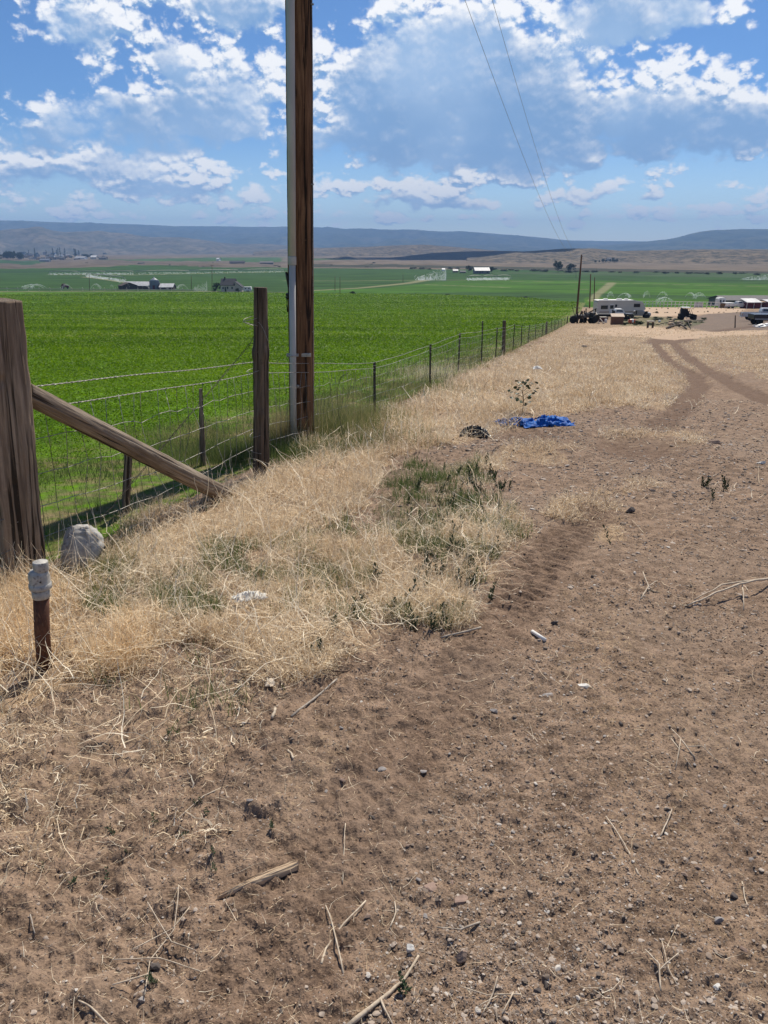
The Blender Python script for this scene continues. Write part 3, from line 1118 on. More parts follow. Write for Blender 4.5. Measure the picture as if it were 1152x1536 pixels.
# ------------------------------------------------------------------ the stock fence along the field
def build_fence():
    fence = empty("wire_fence", (FX0, FY0, gz(FX0, FY0)), 0, "long wire stock fence with barbed strand, mesh and old posts between straw and green field", "fence")
    inv = Matrix.Translation(-fence.location)

    def put(o, label=None):
        o.parent = fence
        o.matrix_parent_inverse = inv
        if label:
            o["label"] = label
        return o
    # corner post
    c = g3(30, 872)
    rough = rough_pole("corner_post", M_TIE, (c.x - .045, c.y + .02, c.z - .1), at_depth(-18, 449, c.y + .02), .168, .150, 3, 130, 150, .035, .06, sq=.55,
                       knots=((1.72, .95, .027, .06), (2.2, 1.30, .03, .012), (1.5, .45, .02, .006), (2.3, .72, .016, .006)))
    put(rough, "massive weathered corner post with a bored hole, cut by the left edge")
    # diagonal brace
    b0 = at_depth(36, 588, c.y + .12)
    b1 = g3(352, 742)
    put(rough_pole("brace_pole", M_GREY, tuple(b0), (b1.x, b1.y, b1.z - .04), .062, .074, 8, 90, 110, .05, .10), "grey split brace pole slanting from corner post to the ground")
    # brace post
    d = g3(391, 714)
    top = at_depth(391, 431, d.y)
    put(rough_pole("wooden_post", M_DARKP, (d.x, d.y, d.z - .1), tuple(top), .080, .062, 21, 70, 120, .14, .07,
                   knots=((1.6, .72, .05, -.012), (.4, 1.28, .06, -.014), (2.6, 1.3, .07, -.012))), "dark knobbly wooden post with bent wire round its upper part")
    # two stakes by the brace
    for (bx, by, tx, ty, r0, r1, sd) in ((188, 778, 193, 674, .032, .028, 31), (305, 704, 301, 583, .032, .018, 33)):
        q = g3(bx, by)
        put(rough_pole("stake", M_GREY if sd == 31 else M_GREY, (q.x, q.y, q.z - .05), tuple(at_depth(tx, ty, q.y)), r0, r1, sd, 24, 60, .16, .10))
    # line posts, where the photo shows them
    posts = []
    for i, px in enumerate((562, 643, 689, 722, 742, 756, 769, 781, 792.6, 803, 812, 820, 826, 831.5, 837, 842, 846.5, 851, 855, 859)):
        lo, hi = 7.7, 160.0
        for _ in range(60):
            y = .5 * (lo + hi)
            if to_px(fence_x(y), y, base_z(y))[0] < px:
                lo = y
            else:
                hi = y
        posts.append((i, px, y))
    hts = {562: .80, 643: .92, 689: 1.02, 722: 1.30, 742: 1.03, 756: 1.16, 769: 1.06, 781: .92}
    for i, px, y in posts:
        x = float(fence_x(y)) + .03 * math.sin(i * 2.1)
        z = gz(x, y)
        h = hts.get(px, .82 + .08 * math.sin(i * 1.7))
        ln = .03 * math.sin(i * 3.3)
        if px in (756, 820, 851):
            put(rough_pole("wooden_post", M_DARKP, (x, y, z - .1), (x + ln, y, z + h + .1), .075, .065, 40 + i, 14, 24, .08, .05))
            continue
        mb = MB()
        # T section steel post with studs, on a small spade foot
        w, k = .020, .0045
        prof = [(-w, -k), (w, -k), (w, k), (k, k), (k, .034), (-k, .034), (-k, k), (-w, k)]
        n = len(prof)
        vs = [(x + px_ + ln * t, y + py_, z - .1 + (h + .1) * t) for t in (0, 1) for px_, py_ in prof]
        mb.add(vs, [tuple(range(n - 1, -1, -1)), tuple(range(n, 2 * n))] + [(q, (q + 1) % n, n + (q + 1) % n, n + q) for q in range(n)])
        for q in range(18):
            t = (q + 2) / 20
            mb.box((x + ln * t, y - .008, z + h * t), (.010, .009, .022))
        po = put(mb.build("steel_post", M_TPOST))
        if px < 760:
            # clips that hold the strands
            for hh in (h - .05, h - .15):
                cl = MB().box((x + ln * hh / h, y - .012, z + hh), (.05, .012, .012)).build("wire_clip", M_WIRE)
                cl.parent = po
    # strands
    cpx, cpy = c.x + .05, c.y - .14
    knots = [(c.x - 1.6, c.y - 4.6), (cpx, cpy)] + [(FX0 + .005, FY0 - .075)] + [(float(fence_x(y)), y - .015) for _, _, y in posts] + [(float(fence_x(139)), 139)]
    sag = random.Random(5)
    _ky = np.array([-2, c.y, FY0] + [q[2] for q in posts])
    _kf = np.array([1.0, 1.0, .905] + [(hts.get(q[1], .84) if q[1] != 722 and q[1] != 756 else 1.02) / 1.17 for q in posts])

    def hk(y):
        return float(np.interp(y, _ky, _kf))

    def strand(h, r, name, jit=.012, barb=False, twist=False, mat=None):
        mb = MB()
        for (xa, ya), (xb, yb) in zip(knots[:-1], knots[1:]):
            L = math.hypot(xb - xa, yb - ya)
            nn = max(3, int(min(24, L * 5)))
            j0 = sag.uniform(.3, 1) * jit
            ph = sag.uniform(0, 6)
            far = ya > 40
            rr = r * (1.0 if ya < 25 else 1.5 if not far else 2.2)
            pts = []
            za, zb = gz(xa, ya) + h * hk(ya), gz(xb, yb) + h * hk(yb)
            for q in range(nn + 1):
                t = q / nn
                pts.append((xa + (xb - xa) * t, ya + (yb - ya) * t, za + (zb - za) * t - 4 * t * (1 - t) * j0 * L * .35 + .006 * math.sin(ph + 9 * t) * math.sin(math.pi * t)))
            if twist and not far:
                for sgn in (0, math.pi):
                    tw = []
                    nt = int(L / .022) if ya < 14 else int(L / .06)
                    for q in range(nt + 1):
                        t = q / nt
                        k = min(int(t * nn), nn - 1)
                        f = t * nn - k
                        p = [pts[k][e] * (1 - f) + pts[k + 1][e] * f for e in range(3)]
                        an = sgn + q * 1.15
                        tw.append((p[0] + .0022 * math.cos(an), p[1], p[2] + .0022 * math.sin(an)))
                    mb.tube(tw, rr * .72, 4)
            else:
                mb.tube(pts, rr, 4)
            if barb and not far:
                nb = int(L / .125)
                for q in range(nb):
                    t = (q + .5) / nb
                    k = min(int(t * nn), nn - 1)
                    f = t * nn - k
                    p = [pts[k][e] * (1 - f) + pts[k + 1][e] * f for e in range(3)]
                    for _ in range(2):
                        an = sag.uniform(0, 6.28)
                        dx, dz = .013 * math.cos(an), .013 * math.sin(an)
                        mb.tube([(p[0] - dx, p[1] - .004, p[2] - dz), (p[0] + dx, p[1] + .004, p[2] + dz)], .0011, 3)
        return put(mb.build(name, mat or M_WIRE))
    strand(1.15, .0030, "barbed_wire", .010, True, True)
    strand(1.03, .0030, "top_wire", .016, False, True)
    # woven wire: four long wires and the stays between them in one netting
    mb = MB()
    rr = random.Random(9)
    net = [.84, .63, .43, .24]
    seg = [(a, b) for a, b in zip(knots[:-1], knots[1:]) if a[1] < 75]
    for (xa, ya), (xb, yb) in seg:
        L = math.hypot(xb - xa, yb - ya)
        nst = max(2, int(L / (.155 if ya < 20 else .32)))
        off = [[rr.gauss(0, .014) for _ in range(nst + 1)] for _ in range(5)]
        bul = [rr.gauss(0, .02) for _ in range(nst + 1)]

        def P(q, hi):
            t = q / nst
            x, y = xa + (xb - xa) * t, ya + (yb - ya) * t
            e = math.sin(math.pi * t)
            h = ([1.03] + net)[hi]
            return (x + off[hi][q] * e * (.6 + hi * .5), y + bul[q] * e, gz(xa, ya) * (1 - t) + gz(xb, yb) * t + h * hk(y) + (off[hi][q] * 1.2 - (.02 + .01 * hi) * e) * e * (hi > 0) - (.0 if hi else 4 * t * (1 - t) * .004 * L))
        wr = .0024 if ya < 14 else .0030
        for hi in range(1, 5):
            mb.tube([P(q, hi) for q in range(nst + 1)], wr, 4)
        for q in range(1, nst):
            pts = [P(q, hi) for hi in range(5)]
            last = pts[-1]
            pts.append((last[0] + rr.gauss(0, .03), last[1], last[2] - rr.uniform(.08, .2)))
            mb.tube(pts, wr * 1.05, 3)
    put(mb.build("woven_wire", M_WIRE))
    # twisted brace wire, wire wraps
    mb = MB()
    s0, s1 = Vector(at_depth(384, 506, d.y - .05)), g3(152, 800, .06)
    for ph in (0, math.pi):
        pts = []
        for q in range(90):
            t = q / 89
            p = s0.lerp(s1, t)
            a = ph + q * .9
            w = .006 + .03 * max(0, 1 - t * 14)
            pts.append((p.x + w * math.cos(a) * (1 if t > .06 else .3), p.y, p.z + w * math.sin(a)))
        mb.tube(pts, .0028, 4)
    put(mb.build("brace_wire", M_RUSTW))
    def wrap(pts, r, n):
        put(MB().tube(pts, r, n).build("wire_wrap", M_WIRE))
    for (cc, z0, r, tl) in ((d, 1.50, .080, .02), (d, 1.44, .084, -.03), (d, 1.03, .078, .02), (d, .43, .082, .03), (d, .24, .082, -.02)):
        wrap([(cc.x + r * math.cos(a), cc.y + r * math.sin(a), cc.z + z0 + tl * math.sin(a + 1)) for a in np.linspace(0, 2 * math.pi, 18)], .0026, 4)
    for z0 in (1.19, 1.10, .99, .86, .63, .42, .21):
        wrap([(c.x - .05 + .165 * math.cos(a), c.y + .165 * math.sin(a), c.z + z0 - .035 * math.cos(a + .4)) for a in np.linspace(math.pi * .9, 2 * math.pi + .3, 14)], .0022, 4)
    for (x0, z0) in ((-.12, 1.42), (-.16, 1.46)):
        wrap([(c.x + x0 + .16 * t + .02 * math.sin(6 * t), c.y - .165, c.z + z0 - .22 * math.sin(2.6 * t) + .05 * t) for t in np.linspace(0, 1.0, 14)], .0022, 4)
    wrap([(d.x + .06 + .09 * t, d.y - .07, d.z + 1.47 - .03 * t - .16 * t * t) for t in np.linspace(0, 1, 8)], .0022, 4)
    # loose old wire leaning on the mesh by the utility pole
    mb = MB()
    q = at_depth(524, 558, 9.4)
    e = g3(520, 672)
    mb.tube([(q[0] + .0, q[1], q[2]), (q[0] - .10, q[1], q[2] - .06), (q[0] - .15, q[1] - .02, q[2] - .2), (q[0] - .14, q[1] - .05, q[2] - .5), (e.x, e.y, e.z)], .0032, 5)
    put(mb.build("loose_wire", M_RUSTW))
    return fence


build_fence()


# ------------------------------------------------------------------ utility pole in the foreground
POLE_TOP = None


def build_pole():
    global POLE_TOP
    b = g3(452, 663)
    top_c = at_depth(447.5, -20, b.y)
    lean = (top_c[0] - b.x) / (top_c[2] - b.z)
    H = 9.8
    root = empty("utility_pole", b, 0, "tall brown utility pole with grey conduit up its side, beside the fence", "utility pole")
    inv = Matrix.Translation(-b)

    def put(o, parent=None):
        o.parent = parent or root
        o.matrix_parent_inverse = inv
        return o
    tx = b.x + lean * H
    POLE_TOP = Vector((tx, b.y, b.z + H))
    put(rough_pole("pole", M_UTIL, (b.x, b.y, b.z - .3), POLE_TOP, .152, .128, 51, 90, 240, .018, .05, knots=((1.2, 2.2, .02, .008), (1.9, 1.3, .02, .008), (1.0, 4.2, .025, .008))))
    # conduit on stand-off, a wider length above the coupling
    zc = at_depth(441, 389, b.y - .2)[2]
    c0, c1 = Vector(at_depth(440.5, 678, b.y - .19)), Vector(at_depth(435.5, 0, b.y - .17))
    dv = (c1 - c0) / (c1.z - c0.z)
    P = lambda z: c0 + dv * (z - c0.z)
    co = put(MB().tube([P(b.z - .15), P(zc)], .037, 20).build("conduit", M_PVC))
    mb = MB().tube([P(zc - .06), P(zc - .055), P(zc + .02), P(zc + .03)], [.041, .046, .046, .044], 20)
    cp = mb.build("coupling", M_PVC)
    cp.parent = co
    put(MB().tube([P(zc + .03), P(zc + 1.6), P(b.z + H - .8)], .043, 20).build("upper_conduit", M_PVC))
    # strut bracket with strap
    zb = at_depth(447, 533, b.y - .16)[2]
    pc = P(zb)
    mb = MB().box((pc.x + .062, pc.y + .05, zb), (.285, .022, .042), 0, .004)
    mb.box((pc.x - .06, pc.y + .032, zb), (.03, .014, .03), 0, .003).box((pc.x + .18, pc.y + .032, zb), (.03, .014, .03), 0, .003)
    br = put(mb.build("bracket", M_GALV))
    st = MB()
    st.tube([(pc.x - .052, pc.y + .04, zb), (pc.x - .05, pc.y, zb), (pc.x - .03, pc.y - .042, zb), (pc.x, pc.y - .05, zb), (pc.x + .03, pc.y - .042, zb), (pc.x + .05, pc.y, zb), (pc.x + .052, pc.y + .04, zb)], .008, 6)
    s_ = st.build("strap", M_GALV)
    s_.parent = br
    # dead-end hardware on the left side
    mb = MB()
    hy = b.y - .06
    q = [Vector(at_depth(*p, hy)) for p in ((429, 408), (431, 414), (432.5, 425), (434, 436), (434.5, 441))]
    mb.tube(q, [.012, .020, .015, .014, .018], 10)
    k = Vector(at_depth(432, 444, hy))
    mb.lathe([(.010, -.035), (.026, -.03), (.030, -.012), (.018, 0), (.030, .012), (.022, .03), (.010, .034)], k, 12)
    mb.box((k.x + .03, k.y, k.z + .01), (.07, .03, .035), 0, .006)
    k2, k3 = Vector(at_depth(430.5, 449, hy)), Vector(at_depth(431.5, 468, hy))
    mb.tube([k, k2, k2.lerp(k3, .5) - Vector((.004, 0, 0)), k3], .008, 8)
    put(mb.build("clamp_hardware", M_BLACKIRON))
    # ground wire down the right side, with staples
    mb = MB()
    pts = [(b.x + lean * h + (.152 - .024 * h / H) * .985 + .006 + .002 * math.sin(h * 5), b.y - .05, b.z + h) for h in np.linspace(.1, H - .4, 60)]
    mb.tube(pts, .0045, 5)
    for h in (1.32, 2.9, 4.6):
        mb.box((b.x + lean * h + .148, b.y - .055, b.z + h), (.03, .025, .012))
    put(mb.build("ground_wire", M_WIRE))
    # small tag, bolt
    put(MB().lathe([(.012, -.02), (.016, -.012), (.016, .006), (.008, .012)], at_depth(447, 579, b.y - .16), 8, 'y').build("bolt", M_GALV))
    # side bracket and top pin that carry the line
    por = surf("brown_porcelain", (.10, .035, .02), None, .25)
    MB().box((tx - .2, b.y, b.z + H - 1.02), (.42, .06, .07), 0, .01).build("side_arm", M_GALV, root).matrix_parent_inverse = inv
    for q in ((tx - .3, b.y, b.z + H - 1.14), (tx - .1, b.y, b.z + H - .02)):
        put(MB().lathe([(.012, -.06), (.012, .06), (.045, .065), (.05, .09), (.035, .1), (.045, .12), (.03, .15), (.012, .16)], q, 12).build("insulator", por))
    return root


build_pole()


def build_standpipe():
    b = g3(65, 1003)
    t = at_depth(60, 842, b.y)
    H = t[2] - b.z
    root = empty("standpipe", b, 0, "short rusty standpipe with grey threaded cap, standing in dry straw", "pipe")
    lx = (t[0] - b.x) / H
    sc = .033
    px = MB()
    hp = H * .70
    px.tube([(0, 0, -.1), (lx * hp * .5, 0, hp * .5), (lx * hp, 0, hp)], sc, 20)
    p = px.build("pipe", M_RUST, root)
    mb = MB().lathe([(sc * 1.04, 0), (sc * 1.13, .004), (sc * 1.13, H * .078), (sc * 1.02, H * .08)], (lx * hp, 0, hp - H * .03), 24)
    mb.build("collar", M_GALV, root)
    z0 = hp + H * .055
    prof = [(.034, 0), (.046, .002), (.0475, .006), (.0475, .028), (.0445, .031), (.0435, .034), (.0440, .074), (.0435, .080), (.0425, .083), (.0425, .087), (.0410, .094), (.034, .106), (.0315, .109)]
    k = (H - z0) / .158
    mb = MB().lathe([(r, z * k) for r, z in prof], (lx * z0, 0, z0), 28)
    cp = mb.build("cap", M_GALV, root)
    # squared plug on top
    mb = MB().lathe([(.031, .105 * k), (.0325, .11 * k), (.0325, .150 * k), (.031, .156 * k), (.028, .158 * k)], (lx * H, 0, z0), 24)
    pl = mb.build("plug", M_GALV, cp)
    MB().lathe([(.0035, -.003), (.0035, .003)], (lx * z0 + .022, -.0395, z0 + .058 * k), 10, 'y').build("set_screw", M_BLACKIRON, cp)
    return root


build_standpipe()


# ------------------------------------------------------------------ stones
def ico(sub=1):
    t = (1 + 5 ** .5) / 2
    v = np.array([(-1, t, 0), (1, t, 0), (-1, -t, 0), (1, -t, 0), (0, -1, t), (0, 1, t), (0, -1, -t), (0, 1, -t), (t, 0, -1), (t, 0, 1), (-t, 0, -1), (-t, 0, 1)], float)
    f = [(0, 11, 5), (0, 5, 1), (0, 1, 7), (0, 7, 10), (0, 10, 11), (1, 5, 9), (5, 11, 4), (11, 10, 2), (10, 7, 6), (7, 1, 8), (3, 9, 4), (3, 4, 2), (3, 2, 6), (3, 6, 8), (3, 8, 9), (4, 9, 5), (2, 4, 11), (6, 2, 10), (8, 6, 7), (9, 8, 1)]
    v /= np.linalg.norm(v[0])
    for _ in range(sub):
        vl, nf, mid = [tuple(p) for p in v], [], {}

        def mp(a, b):
            k = (min(a, b), max(a, b))
            if k not in mid:
                p = (np.array(vl[a]) + np.array(vl[b]))
                vl.append(tuple(p / np.linalg.norm(p)))
                mid[k] = len(vl) - 1
            return mid[k]
        for a, b, c in f:
            x, y, z = mp(a, b), mp(b, c), mp(c, a)
            nf += [(a, x, z), (b, y, x), (c, z, y), (x, y, z)]
        v, f = np.array(vl), nf
    return v, np.array(f)


def stone_shape(seed, sub=2, cuts=14):
    rg = np.random.default_rng(seed)
    v, f = ico(sub)
    v = v.copy()
    for _ in range(cuts):                       # flat broken faces
        n = rg.normal(size=3)
        n /= np.linalg.norm(n)
        d = rg.uniform(.36, .80)
        h = v @ n - d
        v -= np.outer(np.clip(h, 0, None) * .95, n)
    v *= 1 + .05 * fbm(v[:, 0] * 2 + seed, v[:, 1] * 2 + v[:, 2] * 1.7, 3)[:, None]
    return v, f


M_STONE = [surf("brown_stone", (.30, .215, .165), (.19, .135, .105), .9, (40, 40, 40), 5, .65, bump=.5, dist=.003), surf("grey_stone", (.33, .30, .28), (.21, .19, .18), .9, (40, 40, 40), 5, .65, bump=.5, dist=.003),
           surf("dark_stone", (.11, .09, .08), (.06, .05, .045), .85, (40, 40, 40), 5, .65, bump=.5, dist=.003), surf("white_stone", (.66, .64, .60), (.45, .43, .40), .9, (50, 50, 50), 5, .65, bump=.6, dist=.003),
           surf("pink_stone", (.34, .235, .185), (.24, .17, .135), .95, (35, 35, 35), 6, .65, bump=.6, dist=.004)]


def rock(name, px, py, w, dep, h, mat, label, seed, rz=0.0, sink=.3, sub=3, group=None, cat="stone", smooth=False):
    v, f = stone_shape(seed, sub)
    ca, sa = math.cos(rz), math.sin(rz)
    v = v * np.array([w / 2, dep / 2, h / 2])
    v = np.stack([v[:, 0] * ca - v[:, 1] * sa, v[:, 0] * sa + v[:, 1] * ca, v[:, 2]], 1)
    b = g3(px, py)
    o = np_mesh(name, v, f, mat, smooth)
    o.location = (b.x, b.y, b.z + h * (.5 - sink))
    return tag(o, label, cat, group)


def build_stones():
    br, gy, dk, wh, pk = M_STONE
    rock("stone", 648, 1328, .060, .050, .040, pk, "flat pinkish stone half buried, left of the pair in the foreground dirt", 3, .5, .5)
    rock("stone", 691, 1352, .065, .032, .034, pk, "long pale pinkish stone lying askew, right of the half buried pair", 4, .5, .42)
    rock("stone", 614, 1428, .032, .03, .034, wh, "small bright white knobbly stone by the thick pale branch", 5, .3, .15)
    rock("stone", 694, 1444, .034, .034, .052, br, "blocky tan stone standing upright with a dark shadow", 6, .2, .12)
    rock("stone", 571, 1152, .045, .03, .022, gy, "low grey stone with a rough top, left of centre on the dirt", 7, .1, .3)
    rock("stone", 635, 1153, .030, .025, .020, gy, "squarish light grey stone in the middle of the dirt", 8, .4, .3)
    rock("stone", 740, 1070, .038, .028, .022, gy, "grey chip of stone on dirt, upper middle", 9, .1, .25)
    rock("stone", 875, 1032, .075, .05, .022, wh, "flat whitish stone sunk in dirt near a dusty grey patch", 10, .1, .5)
    rock("stone", 822, 1046, .060, .05, .018, gy, "dusty grey flat stone just left of the whitish one", 11, .4, .55)
    rock("stone", 376, 1206, .030, .024, .018, gy, "grey angular stone on the left dirt above the splintered board", 12, .1, .25)
    rock("stone", 1000, 1223, .028, .022, .022, dk, "small dark stone beside a leaning twig on the right", 13, .1, .2)
    rock("stone", 1099, 1353, .026, .024, .022, dk, "small nearly black stone next to two crossed straws at right", 14, .7, .25)
    rock("stone", 1078, 1391, .036, .03, .022, gy, "cluster-like grey stone near the lower right edge", 15, .7, .3)
    rock("stone", 233, 1452, .040, .03, .030, dk, "dark stone in the shade of dry stalks at lower left", 16, .2, .25)
    rock("stone", 213, 1503, .026, .02, .016, gy, "small grey pebble at the lower left edge of dirt", 17, .2, .3)
    rock("stone", 806, 1500, .024, .02, .018, dk, "dark round stone by a twig tangle at the bottom", 18, .1, .25)
    rock("stone", 1072, 1495, .030, .024, .012, wh, "pale flat chip of stone near the bottom right corner", 19, .3, .35)
    rock("stone", 830, 942, .055, .04, .034, dk, "black lump of stone or clod on the dirt above the white tube", 20, .2, .3)
    rock("stone", 945, 770, .12, .08, .07, dk, "dark brown clod among sparse straw, middle right", 21, .2, .3)
    rock("stone", 1072, 668, .16, .11, .08, br, "dark red brown clod at far right of the bare dirt", 22, .2, .3)
    rock("stone", 1143, 699, .13, .08, .05, wh, "small white stone near right edge of the bare dirt", 23, .2, .3)
    rock("stone", 876, 521, .36, .26, .22, dk, "dark lump alone in the far bleached straw", 24, .2, .2)
    # concrete lump by the corner post
    v, f = ico(4)
    v = np.sign(v) * np.abs(v) ** .62
    rgc = np.random.default_rng(5)
    for _ in range(10):
        nn = rgc.normal(size=3) * (1, .5, 1)
        nn /= np.linalg.norm(nn)
        v -= np.outer(np.clip(v @ nn - rgc.uniform(.72, .95), 0, None) * .95, nn)
    v *= 1 + .05 * fbm(v[:, 0] * 3, v[:, 2] * 3 + v[:, 1], 4)[:, None]
    v = v * np.array([.135, .085, .18])
    v[:, 0] *= 1 - .9 * np.clip(v[:, 2], 0, 1) * (v[:, 0] < 0)
    v[:, 2] *= 1 - 1.1 * np.clip(v[:, 0] - .02, 0, 1)
    crack = np.exp(-((v[:, 0] - .018 - .06 * v[:, 2] + .012 * np.sin(v[:, 2] * 60)) / .008) ** 2) * (v[:, 1] < 0)
    v[:, 1] += .022 * crack
    v[:, 1] += .05 * v[:, 2]
    v += .004 * np.stack([fbm(v[:, 0] * 40 + i * 7, v[:, 2] * 40, 3) for i in range(3)], 1)
    b = g3(120, 858)
    o = np_mesh("concrete_lump", v, f, surf("rough_concrete", (.47, .45, .415), (.34, .325, .295), .95, (18, 18, 18), 6, .7, c3=(.16, .14, .12), bump=.7, dist=.006), True)
    o.location = (b.x, b.y + .05, b.z + .085)
    o.rotation_euler = (R(-24), R(8), R(10))
    tag(o, "pale grey cracked concrete lump standing by the foot of the corner post", "rock")
    # a scatter of fist and thumb sized stones
    rg = np.random.default_rng(3)
    n = 0
    protos = []
    while n < 70:
        px, py = rg.uniform(420, 1150), 700 + 836 * rg.uniform(.25, 1)
        p = gpt(px, py)
        if not bool(inside(BARE_EDGE, *p[:2])):
            continue
        if n < 8:
            v, f = stone_shape(200 + n, 2)
            o = np_mesh("stone", v * np.array([.55, .42, .22]), f, M_STONE[(0, 1, 0, 0, 1, 2, 4, 0)[n]], False)
            protos.append(o)
        else:
            o = protos[n % 8].copy()
            link(o)
        s = rg.uniform(.012, .022) * (1 + .11 * p[1])
        o.location = (p[0], p[1], gz(p[0], p[1]) + s * .1)
        o.scale = (s, s, s)
        o.rotation_euler = (0, 0, rg.uniform(0, 6.28))
        tag(o, "thumb sized loose stone lying on the bare brown dirt", "stone", "loose stones scattered over the dirt")
        n += 1


build_stones()


# ------------------------------------------------------------------ sticks, boards, litter
M_STICK = surf("bleached_stick", (.56, .47, .36), (.40, .32, .235), .85, (60, 60, 60), 4, .6, bump=.3, dist=.002)
M_STICKG = surf("grey_stick", (.40, .35, .29), (.25, .21, .17), .85, (60, 60, 60), 4, .6, bump=.3, dist=.002)
M_TWIGD = surf("brown_twig", (.15, .10, .07), (.09, .06, .045), .85, (60, 60, 60), 4)


def stick(name, runs, label, mat, cat="stick", group=None):
    """runs: list of (photo points, thickness in m at start, at end, lift heights)"""
    mb = MB()
    for pts, r0, r1, lift in runs:
        P = []
        for i, (px, py) in enumerate(pts):
            li = lift[min(i, len(lift) - 1)] if lift else 0
            p = g3(px, py)
            P.append(Vector((p.x, p.y, p.z + r0 * .6 + li)))
        Q = []
        for i in range(len(P) - 1):
            for t in (0, .34, .67):
                q = P[i].lerp(P[i + 1], t)
                Q.append(q + Vector((random.gauss(0, r0 * .35), random.gauss(0, r0 * .35), abs(random.gauss(0, r0 * .3)))))
        Q.append(P[-1])
        n = len(Q)
        mb.tube(Q, [r0 + (r1 - r0) * i / (n - 1) for i in range(n)], 7, True, lambda i, k: 1 + .15 * math.sin(i * 2.3 + k * 1.9))
    return tag(mb.build(name, mat), label, cat, group)


def build_sticks():
    L = "stick"
    stick("branch", [([(628, 1440), (605, 1474), (575, 1504), (520, 1550)], .0030, .0058, [.012, .004, 0]), ([(570, 1508), (590, 1545)], .003, .0015, [.003])], "thick pale forked branch running out of the bottom edge", M_STICK, "branch")
    stick(L, [([(549, 1352), (515, 1388), (488, 1422), (482, 1450)], .0022, .0034, [.006, .004, 0])], "bowed pale stick crossing another stick at lower middle", M_STICK)
    stick(L, [([(489, 1360), (503, 1405), (515, 1462)], .0018, .0026, [.008, .007, 0])], "straight thin stick under the bowed pale stick", M_STICK)
    stick(L, [([(505, 1023), (470, 1050), (437, 1076)], .0042, .005, [.01, .004, 0])], "grey stick slanting at the lower edge of the straw", M_STICKG)
    stick(L, [([(558, 997), (520, 1006), (484, 1012)], .003, .004, [.006, .0])], "thin dark stick flat at the straw's edge above the grey slanting one", M_TWIGD)
    stick("branch", [([(1165, 872), (1130, 886), (1095, 895), (1060, 907), (1030, 913)], .008, .004, [.02, .07, .06, .03, 0]), ([(1130, 886), (1080, 893), (1040, 908)], .006, .003, [.07, .06, .01]), ([(1112, 890), (1116, 913)], .004, .003, [.06, 0])],
          "forked dry branch arching over its shadow at the right edge", M_STICK, "branch")
    stick(L, [([(908, 1230), (930, 1265), (944, 1285), (956, 1322)], .0020, .0032, [.004, .006, 0])], "long bent pale stick alone on the right dirt", M_STICK)
    stick(L, [([(1006, 1225), (998, 1245), (989, 1264)], .0015, .0026, [.015, .006, 0])], "short twig propped against a small dark stone", M_STICK)
    stick(L, [([(1111, 1332), (1116, 1355), (1123, 1380)], .0022, .0016, [.003])], "short pale straw stick beside a black stone at right", M_STICK)
    stick(L, [([(518, 1240), (516, 1280), (514, 1322)], .0014, .0018, [.004])], "upright-looking single straw stem in the middle dirt", M_STICK)
    stick(L, [([(722, 944), (690, 953), (662, 958)], .006, .005, [.012, .004])], "grey stick poking out of the straw toward the dirt", M_STICKG)
    stick(L, [([(963, 870), (972, 890), (960, 905)], .003, .004, [.04, .02, 0]), ([(972, 890), (985, 880)], .003, .002, [.02, .03])], "small forked twig above the bare middle right dirt", M_STICK)
    stick("twig_tangle", [([(1005, 1108), (1018, 1130), (1040, 1150)], .0018, .003, [.02, .03, .0]), ([(1018, 1130), (1012, 1162)], .002, .0015, [.03, 0]), ([(1030, 1140), (1052, 1138), (1075, 1155)], .002, .0012, [.02, .015, 0]), ([(1005, 1120), (1036, 1162)], .0018, .0015, [.01, .012])],
          "tangle of pale dry twigs on the right dirt", M_STICK, "twigs")
    stick("twig_tangle", [([(965, 1445), (985, 1470), (988, 1505)], .0016, .0022, [.012, .01, 0]), ([(1014, 1452), (992, 1470), (980, 1478)], .0014, .0014, [.01]), ([(990, 1430), (1000, 1475), (1012, 1500)], .0012, .0012, [.012])],
          "sparse tangle of dry twigs near the bottom right", M_STICK, "twigs")
    stick("twig_tangle", [([(690, 1490), (730, 1500), (780, 1505)], .0014, .0018, [.008]), ([(745, 1483), (738, 1505), (722, 1530)], .0014, .0016, [.016, .01, 0]), ([(716, 1520), (745, 1505)], .0012, .0012, [.006]), ([(770, 1500), (752, 1534)], .002, .0014, [.005])],
          "low tangle of dry stalks at the bottom centre", M_STICK, "twigs")
    stick("twig_tangle", [([(195, 1432), (260, 1395), (285, 1370)], .0014, .0016, [.02]), ([(170, 1440), (240, 1440), (300, 1460)], .0014, .0014, [.015]), ([(222, 1360), (258, 1420), (290, 1432)], .0014, .0016, [.02]), ([(270, 1345), (262, 1400), (225, 1440), (218, 1500)], .0014, .0016, [.03, .02, .01]), ([(170, 1490), (228, 1465)], .0016, .002, [.006])],
          "airy tangle of yellow stalks over a dark stone, lower left", M_STICK, "twigs")
    stick(L, [([(655, 1392), (690, 1400), (720, 1388)], .0022, .003, [.004])], "short grey stick right above the white stone", M_STICKG)
    stick(L, [([(586, 1390), (594, 1370), (592, 1352)], .0022, .002, [.003])], "tiny pale stick end standing beside the pinkish stones", M_STICK)
    stick(L, [([(265, 1232), (305, 1195), (332, 1178)], .0014, .002, [.004])], "slender straight straw slanting across the left dirt", M_STICK)
    stick(L, [([(440, 1145), (437, 1132), (432, 1126)], .004, .004, [.003])], "stubby light wood chip on the dirt below the straw", M_STICK)
    stick(L, [([(408, 1082), (413, 1070)], .006, .006, [.003])], "stubby pale chip lying by the grey slanting stick", M_STICK)
    stick(L, [([(130, 1250), (160, 1205)], .0012, .0014, [.004])], "short thin straw near the left edge of the dirt", M_STICK)
